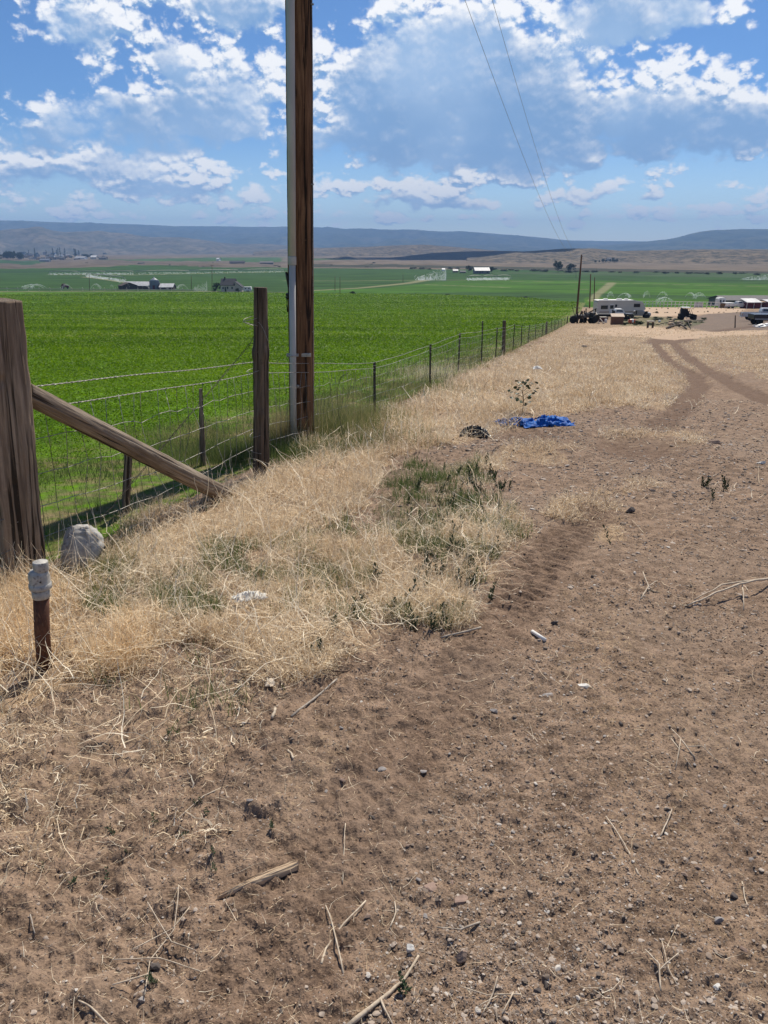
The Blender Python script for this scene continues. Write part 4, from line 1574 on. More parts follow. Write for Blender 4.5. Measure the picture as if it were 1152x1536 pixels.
    stick(L, [([(45, 1370), (52, 1398)], .0016, .0016, [.004])], "short dark straw at the far left of the dirt", M_STICKG)
    stick(L, [([(120, 1512), (140, 1525), (165, 1545)], .002, .0026, [.004])], "pale stick leaving the bottom edge at far left", M_STICK)
    # splintered board
    a, e = g3(326, 1342), g3(446, 1300)
    ax = (e - a)
    Lg = ax.length
    rz = math.atan2(ax.y, ax.x)
    nx, nyy = 60, 14
    u, v_ = np.meshgrid(np.linspace(0, 1, nx), np.linspace(-1, 1, nyy))
    w = .0135 * (1 - .75 * sstep(.55, 0, u)) * (1 - .25 * sstep(.9, 1, u))
    rag = .04 * fbm(v_ * 4 + 3, u * 0 + 1, 3)
    X = u * Lg + rag * Lg * sstep(.7, 1, u)
    Y = v_ * w
    th = .018 * (1 - .6 * sstep(.5, 0, u))
    Zt = th + .0035 * fbm(v_ * 5, u * 2.5, 4) - .006 * np.abs(v_) ** 3 - .004 * np.exp(-((v_ - .25) / .12) ** 2)
    top = np.stack([X.ravel(), Y.ravel(), Zt.ravel()], 1)
    bot = np.stack([X.ravel(), Y.ravel(), (0 * X - .004).ravel()], 1)
    V = np.vstack([top, bot])
    n0 = nx * nyy
    F = []
    for r_ in range(nyy - 1):
        for c_ in range(nx - 1):
            q = r_ * nx + c_
            F.append((q, q + 1, q + nx + 1, q + nx))
            F.append((n0 + q + nx, n0 + q + nx + 1, n0 + q + 1, n0 + q))
    for c_ in range(nx - 1):
        F.append((c_ + 1, c_, n0 + c_, n0 + c_ + 1))
        q = (nyy - 1) * nx + c_
        F.append((q, q + 1, n0 + q + 1, n0 + q))
    for r_ in range(nyy - 1):
        q = r_ * nx
        F.append((q, q + nx, n0 + q + nx, n0 + q))
        q = q + nx - 1
        F.append((q + nx, q, n0 + q, n0 + q + nx))
    gr = np.stack([V[:, 1] * 2.5, V[:, 0], np.zeros(len(V))], 1)
    o = np_mesh("board", V, np.array(F), wood("split_board", (.66, .51, .35), (.48, .35, .23), (.14, .09, .06), .7, 160, .60), False, dict(grain=gr))
    o.location = (a.x, a.y, min(a.z, e.z) + .005)
    o.rotation_euler = (0, -math.asin((e.z - a.z) / Lg), rz)
    tag(o, "weathered splintered board lying on the dirt at lower left", "board")


build_sticks()


def crumple(name, c, w, d, h, mat, label, cat, seed, nx=46, ny=34, rz=0.0, fold=2.2, hole=None, sharp=1.0):
    """a crushed sheet: a real thin skin with folds, edges ragged, thickness from a solidify modifier"""
    u, v = np.meshgrid(np.linspace(-1, 1, nx), np.linspace(-1, 1, ny))
    rr = np.hypot(u, v)
    edge = .86 + .22 * fbm(np.arctan2(v, u) * 1.4 + seed, rr * 0 + seed, 3)
    k = np.minimum(1, edge / np.maximum(np.maximum(np.abs(u), np.abs(v)), 1e-6))
    rid = 1 - np.abs(fbm(u * fold + seed, v * fold + 2, 4, .55)) * 1.8
    z = h * np.clip(.15 + .75 * rid * sharp, .0, 1.3) * (1 - .65 * np.clip(rr, 0, 1.2) ** 2)
    x = u * k * w / 2 + .04 * w * fbm(u * 3 + 7, v * 3 + seed, 2)
    y = v * k * d / 2 + .06 * d * fbm(u * 3 + 27, v * 3 + seed, 2)
    ca, sa = math.cos(rz), math.sin(rz)
    V = np.stack([(x * ca - y * sa).ravel(), (x * sa + y * ca).ravel(), np.maximum(z, .004).ravel()], 1)
    i = np.arange(ny - 1)[:, None] * nx
    j = np.arange(nx - 1)[None, :]
    F = np.stack([i + j, i + j + 1, i + nx + j + 1, i + nx + j], -1).reshape(-1, 4)
    if hole is not None:
        cu, cv = u.ravel()[F].mean(1), v.ravel()[F].mean(1)
        F = F[~hole(cu, cv)]
    o = np_mesh(name, V, F, mat, True)
    md = o.modifiers.new("thickness", 'SOLIDIFY')
    md.thickness = .0025
    o.location = c
    return tag(o, label, cat)


def build_litter():
    blue = surf("blue_plastic", (.012, .13, .46), (.010, .085, .34), .6, (12, 12, 12), 4, spec=.15)
    black = surf("black_plastic", (.010, .010, .011), (.02, .02, .022), .32, (12, 12, 12), 4, spec=.35)
    paper = surf("white_paper", (.72, .71, .68), (.60, .59, .55), .8, (30, 30, 30), 4)
    c = g3(818, 637)
    crumple("plastic_sheet", c, .80, .50, .15, blue, "torn bright blue plastic sheet crumpled on the straw", "plastic sheet", 4, 60, 44, .12, 1.5,
            lambda u, v: (fbm(u * 2.2 + 3, v * 2.2 + 1, 3) > .22) & (v > -.2) | ((np.abs(u + .1) < .40) & (v > .15) & (v < .72)))
    c = g3(772, 637)
    crumple("plastic_sheet", c, .62, .36, .12, blue, "faded shredded strip of blue plastic half hidden in straw, left of the bright sheet", "plastic sheet", 9, 46, 30, -.1, 2.4,
            lambda u, v: fbm(u * 3.2, v * 4.2 + 5, 3) > .08)
    c = g3(711, 658)
    crumple("trash_bag", c, .40, .30, .17, black, "crumpled shiny black trash bag on straw near the blue plastic", "trash bag", 13, 44, 34, -.25, 1.7)
    c = g3(374, 908)
    crumple("paper_scrap", (c.x, c.y, c.z + .05), .20, .10, .05, paper, "crumpled white paper scrap caught in flattened straw", "paper", 16, 30, 18, .28, 2.0)
    c = g3(405, 1030)
    crumple("paper_scrap", (c.x, c.y, c.z + .02), .045, .075, .015, surf("cream_paper", (.60, .52, .42), (.5, .42, .33), .85), "small cream paper scrap at the lower edge of the straw", "paper", 18, 16, 22, .1, 1.5)
    c = g3(805, 560)
    crumple("plastic_cup_lid", (c.x, c.y, c.z + .12), .26, .2, .10, paper, "small white piece of plastic in far straw beyond the sapling", "litter", 19, 20, 16, .1, 1.5)
    # white tube
    a, b = g3(798, 953), g3(817, 968)
    mb = MB().tube([a + Vector((0, 0, .006)), a + Vector((0, 0, .009)), b + Vector((0, 0, .009))], [.009, .0095, .0095], 12)
    tag(mb.build("plastic_tube", surf("white_plastic", (.74, .72, .68), (.66, .63, .58), .5)), "short white plastic tube lying on the dirt", "tube")


build_litter()


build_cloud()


# ------------------------------------------------------------------ grasses, straw, crop
def log_polar(n, dmin, dmax, az0, az1, rg):
    d = np.exp(rg.uniform(math.log(dmin), math.log(dmax), n))
    a = np.radians(rg.uniform(az0, az1, n))
    return np.sin(a) * d, np.cos(a) * d


def blades(name, x, y, L, W, lean0, bend, mat, rg, nseg=4, kink=.25, tint=None, lift=0.0, z=None, label=None, taper=.75):
    """curved stalks as thin ribbons; L length, W width (arrays), lean0 start angle from upright, bend added along it"""
    n = len(x)
    if z is None:
        z = land_z(x, y) - .004
    az = rg.uniform(0, 2 * np.pi, n)
    th = lean0.copy()
    px, py, pz = x.copy(), y.copy(), z + lift
    side = rg.uniform(0, 2 * np.pi, n)
    V = np.empty((n, nseg + 1, 2, 3), np.float32)
    for k in range(nseg + 1):
        t = k / nseg
        w = W * (1 - taper * t) * .5
        sx, sy = np.cos(side) * w, np.sin(side) * w
        V[:, k, 0] = np.stack([px - sx, py - sy, pz], 1)
        V[:, k, 1] = np.stack([px + sx, py + sy, pz], 1)
        s = L / nseg
        az = az + rg.normal(0, kink, n)
        px = px + s * np.sin(th) * np.cos(az)
        py = py + s * np.sin(th) * np.sin(az)
        pz = np.maximum(pz + s * np.cos(th), z + .002)
        th = th + bend / nseg + rg.normal(0, kink * .5, n)
    V = V.reshape(-1, 3)
    b = np.arange(n)[:, None] * (2 * (nseg + 1)) + np.arange(nseg)[None, :] * 2
    F = np.stack([b, b + 1, b + 3, b + 2], -1).reshape(-1, 4)
    if tint is None:
        tint = rg.uniform(0, 1, n)
    T = np.repeat(tint, 2 * (nseg + 1))
    o = np_mesh(name, V, F, mat, False, dict(tint=T))
    tag(o, kind="stuff")
    return o


def leaves(name, x, y, h, s, mat, rg, tint=None, up=.6, asp=.5, z=None):
    """many small leaf faces at height h above ground"""
    n = len(x)
    if z is None:
        z = land_z(x, y)
    c = np.stack([x, y, z + h], 1)
    a = rg.uniform(0, 2 * np.pi, n)
    el = rg.uniform(-.3, 1.2, n) * up
    u = np.stack([np.cos(a) * np.cos(el), np.sin(a) * np.cos(el), np.sin(el)], 1)
    r = rg.normal(size=(n, 3))
    v = np.cross(u, r)
    v /= np.linalg.norm(v, axis=1)[:, None] + 1e-9
    s = np.asarray(s)[:, None]
    V = np.stack([c - u * s, c + v * s * asp - u * s * .1, c + u * s, c - v * s * asp - u * s * .1], 1).reshape(-1, 3)
    F = np.arange(4 * n).reshape(n, 4)
    if tint is None:
        tint = rg.uniform(0, 1, n)
    o = np_mesh(name, V, F, mat, False, dict(tint=np.repeat(tint, 4)))
    tag(o, kind="stuff")
    return o


M_STRAW = blade_mat("straw", (.50, .35, .19), (.86, .67, .43), (.97, .87, .66), .25)
M_STRAWW = blade_mat("bleached_straw", (.44, .32, .20), (.78, .625, .42), (.95, .86, .68), .22)
M_GRASS = blade_mat("green_grass", (.050, .085, .022), (.105, .155, .042), (.19, .22, .09), .4)
M_TALLG = blade_mat("rank_grass", (.060, .100, .026), (.14, .17, .055), (.40, .33, .17), .4)
M_CROP = blade_mat("alfalfa_leaf", (.062, .130, .002), (.130, .235, .004), (.225, .335, .012), .45, .6)
M_WEED = blade_mat("weed_leaf", (.035, .058, .026), (.055, .085, .036), (.085, .115, .055), .3)


def build_straw():
    rg = np.random.default_rng(21)
    X, Y = log_polar(3000000, 2.0, 118, -33, 31, rg)
    dens = np.zeros(len(X))
    hgt = np.zeros(len(X))
    xa, ya = wig(X, Y, .28)
    d = np.hypot(X, Y)
    band, tall, mid = inside(ST_BAND, xa, ya), inside(ST_TALL, xa, ya), inside(ST_MID, xa, ya)
    pipe, thin, lit, spr = inside(ST_PIPE, xa, ya), inside(ST_THIN, xa, ya), inside(ST_LITTER, xa, ya), inside(ST_SPROUT, xa, ya)
    pat = in_any(PATCHES, xa, ya)
    for msk, dn, hh in ((lit, .022, .08), (thin, .040, .08), (spr, .13, .09), (pat, .24, .10), (mid, .26, .11), (pipe, .35, .17), (tall, .38, .125), (band, .40, .15)):
        dens[msk] = dn
        hgt[msk] = hh
    hgt = hgt * np.where(band, np.clip(1.15 - .012 * d, .35, 1), 1)
    clump = fbm(X * 1.6, Y * 1.3, 4)
    dens *= np.clip(.72 + 1.15 * clump, .05, 1.35)
    gw = in_any(GREEN_W, xa, ya)
    dens[gw] *= .40
    # a strip of straw along the fence foot, both sides
    fx = X - fence_x(Y)
    dens[(fx < -.15) & (Y > 2)] = 0
    for bx, by, br in ((711, 660, .42), (818, 644, .55), (772, 644, .40)):
        c = gpt(bx, by)
        dens *= .12 + .88 * sstep(br * .6, br * 1.2, np.hypot(X - c[0], (Y - c[1] + .25) / 1.2))
    for pl, wd in TRACKS:
        dens *= sstep(wd * .8, wd * 1.3, dist_poly(pl, X, Y))
    q = np.hypot(X - HOLES[0][0][0], (Y - HOLES[0][0][1]) / 1.4) / HOLES[0][1]
    dens *= sstep(.8, 1.3, q)
    keep = rg.uniform(0, 1, len(X)) < dens
    X, Y, H, C, d = X[keep], Y[keep], hgt[keep], clump[keep], d[keep]
    n = len(X)
    print("straw blades", n)
    flat = rg.uniform(0, 1, n) < np.where(H < .25, .78, .55)
    L = H * rg.uniform(.45, 1.15, n) * (1 + .45 * np.clip(C, -.5, .8))
    L = np.where(flat, L * 1.25, L)
    lean = np.where(flat, rg.uniform(.75, 1.6, n), np.abs(rg.normal(.45, .40, n)))
    bend = np.where(flat, rg.normal(0, .9, n), rg.normal(1.1, 1.0, n))
    W = np.exp(rg.normal(-5.58, .40, n)) * np.clip(d / 5.5, .75, 10) ** .85
    tn = np.clip(rg.normal(.5, .30, n) + .25 * fbm(X * .7, Y * .5, 3), 0, 1)
    z = land_z(X, Y) - .004
    lift = np.where(flat, rg.uniform(0, 1, n) ** 2 * H * .55, 0)
    w1 = H > .15
    for msk, mt, nm in ((w1, M_STRAW, "dry_grass"), (~w1, M_STRAWW, "flattened_straw")):
        blades(nm, X[msk], Y[msk], L[msk], W[msk], lean[msk], bend[msk], mt, rg, 5, .75, tn[msk], lift[msk], z[msk])
    # long bleached stems lying over the tangle
    X, Y = log_polar(10000, 2.4, 26, -33, 16, rg)
    k = (inside(ST_MID, X, Y) | inside(ST_TALL, X, Y) | inside(ST_PIPE, X, Y) | inside(ST_BAND, X, Y) | (inside(ST_THIN, X, Y) & (rg.uniform(0, 1, len(X)) < .10))) & (X > fence_x(Y) + .1)
    X, Y = X[k], Y[k]
    n = len(X)
    d = np.hypot(X, Y)
    blades("straw_stems", X, Y, rg.uniform(.16, .48, n), rg.uniform(.004, .0075, n) * np.clip(d / 6, .7, 3), rg.uniform(.7, 1.5, n), rg.normal(.3, .9, n), M_STRAWW, rg, 7, .30, rg.uniform(.45, 1, n), rg.uniform(.0, .10, n), land_z(X, Y), taper=.6)
    # bits of straw strewn over the bare ground
    X, Y = log_polar(80000, 1.0, 16, -42, 55, rg)
    fx = X - fence_x(Y)
    d = np.hypot(X, Y)
    k = (fx > .3) & (rg.uniform(0, 1, len(X)) < .05 + .22 * sstep(.6, -1.6, X - .12 * Y) + .10 * sstep(.05, .4, fbm(X * 1.1, Y * 1.1, 3)))
    X, Y, d = X[k], Y[k], d[k]
    n = len(X)
    blades("straw_litter", X, Y, np.exp(rg.normal(-3.0, .55, n)) * np.clip(d / 3, .7, 3), rg.uniform(.0010, .0022, n) * np.clip(d / 2.4, .8, 6), rg.uniform(1.2, 1.6, n), rg.normal(0, .35, n), M_STRAWW, rg, 3, .3,
           None, rg.uniform(.001, .006, n), land_z(X, Y))


def build_greens():
    rg = np.random.default_rng(22)
    # short green weeds inside the straw
    X, Y = log_polar(900000, 2.6, 16, -33, 12, rg)
    xa, ya = wig(X, Y, .25)
    dn = .32 * in_any(GREEN_W, xa, ya) * np.clip(.10 + 1.5 * fbm(X * 1.9, Y * 1.9, 4), 0, 1) + .22 * (inside(ST_MID, xa, ya) * (Y > 3.6) + .8 * inside(ST_SPROUT, xa, ya) + .10 * inside(ST_THIN, xa, ya)) * sstep(.1, .4, fbm(X * 2.4 + 9, Y * 2.4, 3))
    k = rg.uniform(0, 1, len(X)) < dn * .8
    X, Y = X[k], Y[k]
    n = len(X)
    d = np.hypot(X, Y)
    blades("green_weeds", X, Y, rg.uniform(.04, .15, n), rg.uniform(.0025, .0055, n) * np.clip(d / 6, .8, 3), np.abs(rg.normal(.2, .35, n)), rg.normal(.5, .5, n), M_GRASS, rg, 3, .25)
    # rank grass along the fence, field side and underfoot
    X, Y = log_polar(1500000, 3.2, 115, -36, 17, rg)
    fx = X - fence_x(Y)
    d = np.hypot(X, Y)
    e = fx + .5 * fbm(X * .8, Y * .6, 3)
    dn = sstep(-3.4, -1.0, e) * sstep(.55, .0, e) * np.clip(.55 + 1.0 * fbm(X * 1.1 + 3, Y * .8, 4), 0.04, 1)
    dn = dn * np.where(d < 7.2, .22, .8)
    k = rg.uniform(0, 1, len(X)) < dn * .50
    X, Y, d, fx = X[k], Y[k], d[k], fx[k]
    n = len(X)
    patch = fbm(X * .9 + 30, Y * .7, 3)
    L = rg.uniform(.10, .34, n) * (1 + 1.1 * np.clip(patch, -.4, .8)) * np.where(d < 7.2, .40, .50)
    tn = np.clip(.34 + .55 * patch + rg.normal(0, .22, n) + .25 * sstep(-.5, .3, fx), 0, 1)
    blades("fence_grass", X, Y, L, rg.uniform(.002, .0045, n) * np.clip(d / 7, .8, 8) ** .85, np.abs(rg.normal(.15, .30, n)), rg.normal(.5, .5, n), M_TALLG, rg, 4, .22, tn)
    # two stands of tall yellow grass by the pole and beyond the conduit
    for (px, py, sx, sy, m_, hh, mt, tm) in ((428, 662, .22, .18, 1500, .62, M_TALLG, .92), (490, 655, .30, .25, 1600, .60, M_TALLG, .62), (533, 640, .40, .4, 1800, .58, M_TALLG, .72), (475, 678, .35, .2, 1300, .34, M_TALLG, .25), (370, 690, .35, .3, 1500, .30, M_TALLG, .22),
                                             (535, 662, .45, .3, 1600, .32, M_TALLG, .3), (655, 565, .6, .9, 900, .62, M_STRAW, .8), (632, 590, .5, .9, 900, .5, M_TALLG, .6), (320, 690, .4, .3, 1300, .34, M_TALLG, .45)):
        c = gpt(px, py)
        x, y = rg.normal(c[0], sx, m_), rg.normal(c[1], sy, m_)
        n = m_
        blades("tall_grass", x, y, rg.uniform(.4, 1.0, n) * hh * .72, rg.uniform(.002, .004, n) * 1.4, np.abs(rg.normal(.08, .16, n)), rg.normal(.3, .35, n), mt, rg, 4, .15, np.clip(rg.normal(tm, .15, n), 0, 1))
    # alfalfa crop
    X, Y = log_polar(2300000, 4.6, 440, -46, 22, rg)
    fx = X - fence_x(Y)
    d = np.hypot(X, Y)
    cl = fbm(X * 1.5, Y * 1.5, 4)
    rows = fbm(X * .012 + 5, Y * .11, 4) + .35 * fbm(X * .05, Y * .45, 3)
    bare = sstep(.16, .62, rows) * sstep(20, 40, Y)
    e = fx + .7 * fbm(X * .7 + 60, Y * .5, 3)
    dn = sstep(-.9, -3.6, e) * np.clip(.75 + .9 * cl, .10, 1) * (1 - .92 * bare) * (zone_of(X, Y) == 1)
    k = rg.uniform(0, 1, len(X)) < dn * .72
    X, Y, d, cl = X[k], Y[k], d[k], cl[k]
    n = len(X)
    print("crop leaves", n)
    top = (.12 + .13 * np.clip(cl + .5, 0, 1.2)) * sstep(-.4, -5, X - fence_x(Y)) + .03
    h = top * rg.uniform(0, 1, n) ** .55
    s = rg.uniform(.006, .0125, n) * np.clip(d / 7, .9, 70) ** .88
    rw = fbm(X * .010 + 15, Y * .085 + 3, 4)
    tn = np.clip(rg.normal(.40, .20, n) + .22 * cl + .38 * rw + .25 * fbm(X * .2, Y * .3, 3), 0, 1)
    leaves("alfalfa_crop", X, Y, h, s, M_CROP, rg, tn, .5)


def build_gravel():
    rg = np.random.default_rng(23)
    m, g, b, out = new_mat("gravel_stones")
    t = g.attr('tint')
    col = g.mix(g.mr(t, 0, .5, smooth=False), (.11, .088, .074), (.26, .20, .155))
    col = g.mix(g.mr(t, .5, .9, smooth=False), col, (.42, .35, .29))
    col = g.mix(g.mr(t, .93, .98), col, (.50, .46, .41))
    g.link(col, b.inputs['Base Color'])
    b.inputs['Roughness'].default_value = .9
    b.inputs['Specular IOR Level'].default_value = .2
    for nm, n0, sub, smin, smax in (("gravel", 170000, 0, .0020, .0056), ("coarse_gravel", 17000, 1, .0048, .0115)):
        X, Y = log_polar(int(n0 * 1.3), 1.15, 15, -42, 55, rg)
        fx = X - fence_x(Y)
        right = sstep(-1.1, .2, X - .10 * Y)
        wgt = (.12 + .88 * right) * (.45 + .9 * np.clip(fbm(X * 1.2, Y * 1.2, 3) + .4, 0, 1)) * (1 - .85 * (1 - sstep(.12, .3, dist_poly(TREAD, X, Y))))
        wgt = wgt * (1 - .8 * (straw_cover(X, Y) > .45))
        k = (fx > .4) & (rg.uniform(0, 1, len(X)) < wgt)
        X, Y = X[k], Y[k]
        n = len(X)
        d = np.hypot(X, Y)
        s = smin + (smax - smin) * rg.uniform(0, 1, n) ** 2.6
        s = s * np.clip(d / 3.2, .8, 3.2)
        fam = 8
        idx = rg.integers(0, fam, n)
        Vs, Fs, Ts, off = [], [], [], 0
        z = land_z(X, Y)
        for q in range(fam):
            v, f = stone_shape(300 + q + 50 * sub, sub, 5)
            if sub == 0:
                v = v * (1 + .25 * np.random.default_rng(q).normal(size=(len(v), 1)))
            mk = idx == q
            c = int(mk.sum())
            a = rg.uniform(0, 6.28, c)
            sc = s[mk][:, None] * np.stack([rg.uniform(.8, 1.4, c), rg.uniform(.7, 1.1, c), rg.uniform(.35, .65, c)], 1)
            w = v[None] * sc[:, None, :]
            wx = w[..., 0] * np.cos(a)[:, None] - w[..., 1] * np.sin(a)[:, None] + X[mk][:, None]
            wy = w[..., 0] * np.sin(a)[:, None] + w[..., 1] * np.cos(a)[:, None] + Y[mk][:, None]
            wz = w[..., 2] + z[mk][:, None] + .12 * sc[:, 2:3]
            Vs.append(np.stack([wx, wy, wz], -1).reshape(-1, 3))
            Fs.append((f[None] + (np.arange(c) * len(v))[:, None, None]).reshape(-1, 3) + off)
            Ts.append(np.repeat(rg.uniform(0, 1, c), len(v)))
            off += c * len(v)
        print(nm, n)
        tag(np_mesh(nm, np.vstack(Vs), np.vstack(Fs), m, False, dict(tint=np.concatenate(Ts))), kind="stuff")


def build_crumbs():
    """dry soil crumbs lying loose on the trodden dirt"""
    rg = np.random.default_rng(29)
    m, g, b, out = new_mat("soil_crumbs")
    t = g.attr('tint')
    g.link(g.mix(t, (.15, .098, .066), (.36, .25, .17)), b.inputs['Base Color'])
    b.inputs['Roughness'].default_value = 1.0
    b.inputs['Specular IOR Level'].default_value = .05
    n = 150000
    X, Y = log_polar(n, 1.0, 5.5, -45, 55, rg)
    k = (X > fence_x(Y) + .4) & (rg.uniform(0, 1, n) < np.clip(.45 + 1.0 * fbm(X * 2, Y * 2, 3), .05, 1)) & (straw_cover(X, Y) < .6)
    X, Y = X[k], Y[k]
    n = len(X)
    s = (.0012 + .0034 * rg.uniform(0, 1, n) ** 4) * np.clip(np.hypot(X, Y) / 2.5, .8, 1.5)
    v, f = ico(0)
    J = 1 + .35 * rg.normal(size=(n, len(v), 1))
    sc = s[:, None, None] * np.stack([rg.uniform(.8, 1.3, n), rg.uniform(.7, 1.1, n), rg.uniform(.3, .55, n)], 1)[:, None, :]
    w = v[None] * J * sc + np.stack([X, Y, land_z(X, Y) + s * .25], 1)[:, None, :]
    F = (f[None] + (np.arange(n) * len(v))[:, None, None]).reshape(-1, 3)
    tag(np_mesh("soil_crumbs", w.reshape(-1, 3), F, m, False, dict(tint=np.repeat(rg.uniform(0, 1, n), len(v)))), kind="stuff")


build_crumbs()
build_straw()
build_greens()
build_gravel()


# ------------------------------------------------------------------ single plants
def leafy_stem(rg, mb, tl, base, h, lean, nl, ls, r=.0022):
    """one upright stalk with narrow leaves all the way up"""
    top = Vector(base) + Vector((math.sin(lean[0]) * h, math.sin(lean[1]) * h, h))
    pts = [Vector(base).lerp(top, t) for t in (0, .33, .66, 1)]
    mb.tube(pts, [r, r * .9, r * .7, r * .4], 5)
    for i in range(nl):
        t = (i + 1.0) / (nl + .5)
        p = Vector(base).lerp(top, t)
        a = i * 2.4 + rg.uniform(-.4, .4)
        up = .9 - .2 * (1 - t)
        d = Vector((math.cos(a) * (1 - up * .6), math.sin(a) * (1 - up * .6), up)).normalized()
        s = d.cross(Vector((0, 0, 1))).normalized()
        l_, w = ls * rg.uniform(.7, 1.1) * (1 - .35 * t), ls * .16
        n = d.cross(s)
        vs = [p, p + d * l_ * .4 + s * w + n * .1 * l_, p + d * l_ + Vector((0, 0, -.1 * l_)), p + d * l_ * .4 - s * w + n * .1 * l_]
        tl.add(vs, [(0, 1, 2, 3)])


def build_sprouts():
    rg = random.Random(4)
    gm = surf("sprout_leaf", (.050, .080, .034), (.032, .052, .022), .7, (25, 25, 25), 3)
    sm = surf("sprout_stem", (.10, .085, .04), (.06, .06, .03), .8, (25, 25, 25), 3)
    protos = []
    for k in range(7):
        root = empty("weed_sprout")
        mb, tl = MB(), MB()
        for j in range((1, 2, 3, 2, 1, 4, 2)[k]):
            leafy_stem(rg, mb, tl, (rg.uniform(-.03, .03), rg.uniform(-.03, .03), -.01), rg.uniform(.06, .16), (rg.uniform(-.4, .4), rg.uniform(-.4, .4)), rg.randint(9, 19), rg.uniform(.03, .055))
        mb.build("stem", sm, root)
        tl.build("foliage", gm, root)
        protos.append(root)
    spots = [(660, 930), (668, 942), (655, 945), (636, 918), (601, 912), (588, 916), (688, 885), (703, 880), (709, 892), (722, 858), (733, 775), (745, 782), (688, 838), (672, 832), (698, 800), (760, 820), (752, 770), (640, 880), (628, 905),
             (664, 790), (690, 745), (705, 730), (715, 712), (730, 700), (745, 722), (763, 735), (700, 765), (720, 745), (680, 812), (655, 845), (1058, 728), (1070, 748), (914, 815), (1090, 735), (660, 868), (738, 900), (752, 745), (672, 765),
             (500, 955), (490, 950), (480, 985), (530, 930), (615, 945), (560, 880), (545, 905), (350, 1040), (365, 1055), (290, 1030), (110, 1320), (205, 1278), (300, 1205), (310, 1218), (325, 1290), (165, 1310), (232, 1475), (602, 1490),
             (405, 1240), (60, 1298), (235, 1230), (265, 1250), (320, 1310), (250, 1100), (285, 1085), (170, 1240)]
    poly = [(600, 770), (640, 700), (750, 715), (770, 760), (750, 850), (690, 925), (610, 950), (620, 850)]
    while len(spots) < 150:
        q = (rg.uniform(590, 780), rg.uniform(695, 955))
        if inside(poly, np.array([q[0]]), np.array([q[1]]))[0]:
            spots.append(q)
    for i, (px, py) in enumerate(spots):
        o = protos[i] if i < 7 else copy_tree(protos[rg.randrange(7)])
        p = g3(px, py)
        o.location = p
        low = py > 1000
        s = rg.uniform(.8, 1.25) * (.27 if low else min(1.5, .62 + .055 * p.y) * (1 if i < 55 else rg.uniform(.45, .85)))
        o.scale = (s * (1.5 if low else 1), s * (1.5 if low else 1), s)
        o.rotation_euler = (rg.gauss(0, .22), rg.gauss(0, .22), rg.uniform(0, 6.28))
        if low:
            tag(o, "tiny dark green weed low on the near dirt", "weed", "tiny weeds on the near dirt")
        elif px > 900:
            tag(o, "lone upright green weed on the bare right hand dirt", "weed", "lone weeds on bare dirt")
        else:
            tag(o, "upright dark green weed sprout in or beside the dry straw", "weed", "weed sprouts along the straw's edge")


build_sprouts()


def build_sapling():
    rg = random.Random(8)
    b = g3(783, 622)
    root = empty("sapling", b, 0, "single small leafy sapling growing out of straw behind the blue plastic", "sapling")
    st, lf = MB(), MB()
    H = at_depth(783, 574, b.y)[2] - b.z
    st.tube([(0, 0, -.05), (.012, 0, H * .4), (-.015, .0, H * .7), (.008, 0, H)], [.009, .008, .006, .003], 7)
    br = [(.35, -.16, .10), (.45, .19, .10), (.55, -.20, .11), (.62, .22, .12), (.72, -.13, .12), (.78, .17, .12), (.9, -.09, .1), (.25, .12, .06), (1.0, .03, .06)]
    for t, dx, dz in br:
        p0 = Vector((0, 0, H * t * .92))
        p1 = p0 + Vector((dx, rg.uniform(-.12, .12), dz))
        st.tube([p0, p0.lerp(p1, .5) + Vector((0, 0, .01)), p1], [.004, .003, .002], 5)
        for j in range(5):
            c = p0.lerp(p1, .35 + .17 * j)
            a = rg.uniform(0, 6.28)
            d = Vector((math.cos(a), math.sin(a), rg.uniform(-.5, .5))).normalized()
            s = d.cross(Vector((rg.uniform(-1, 1), rg.uniform(-1, 1), 1))).normalized()
            L, w = rg.uniform(.050, .075), rg.uniform(.024, .034)
            n = d.cross(s)
            lf.add([c, c + d * L * .35 + s * w, c + d * L * .75 + s * w * .8, c + d * L * 1.05, c + d * L * .75 - s * w * .8, c + d * L * .35 - s * w], [(0, 1, 2, 3), (0, 3, 4, 5)])
    st.build("stem", surf("sapling_bark", (.12, .09, .05), (.07, .05, .03), .8), root)
    lf.build("foliage", surf("sapling_leaf", (.045, .075, .028), (.028, .05, .018), .5, (30, 30, 30), 3), root)


build_sapling()


# ------------------------------------------------------------------ far poles and the line
M_POLEF = surf("pole_wood", (.16, .075, .042), (.10, .05, .03), .85, (12, 12, 2), 4)
M_WHITE = surf("white_paint", (.74, .73, .70), (.62, .61, .58), .6, (2, 2, 2), 4)
M_LINE = surf("aluminium_wire", (.30, .31, .32), (.25, .26, .27), .5, (2, 2, 2), 2, metal=.5)


def far_pole(px, pyb, pyt, label, r=.15, arm=0.0, lean=0.0, group=None, at=None):
    b = gpt(px, pyb) if at is None else at
    t = at_depth(px + lean, pyt, b[1])
    h = t[2] - b[2]
    root = empty("utility_pole", b, 0, label, "utility pole", group)
    dx = t[0] - b[0]
    MB().tube([(0, 0, -.4), (dx * .5, 0, h * .5), (dx, 0, h)], [r, r * .85, r * .7], 10).build("pole", M_POLEF, root)
    if arm:
        MB().box((dx, -.12, h - .45), (arm, .1, .13)).build("cross_arm", M_POLEF, root)
        for s in (-.46, .46):
            MB().lathe([(.03, 0), (.07, .05), (.05, .12), (.06, .15), (.02, .2)], (dx + s * arm, -.12, h - .38), 8).build("insulator", M_POLEF, root)
    return root, Vector((b[0] + dx, b[1], b[2] + h))


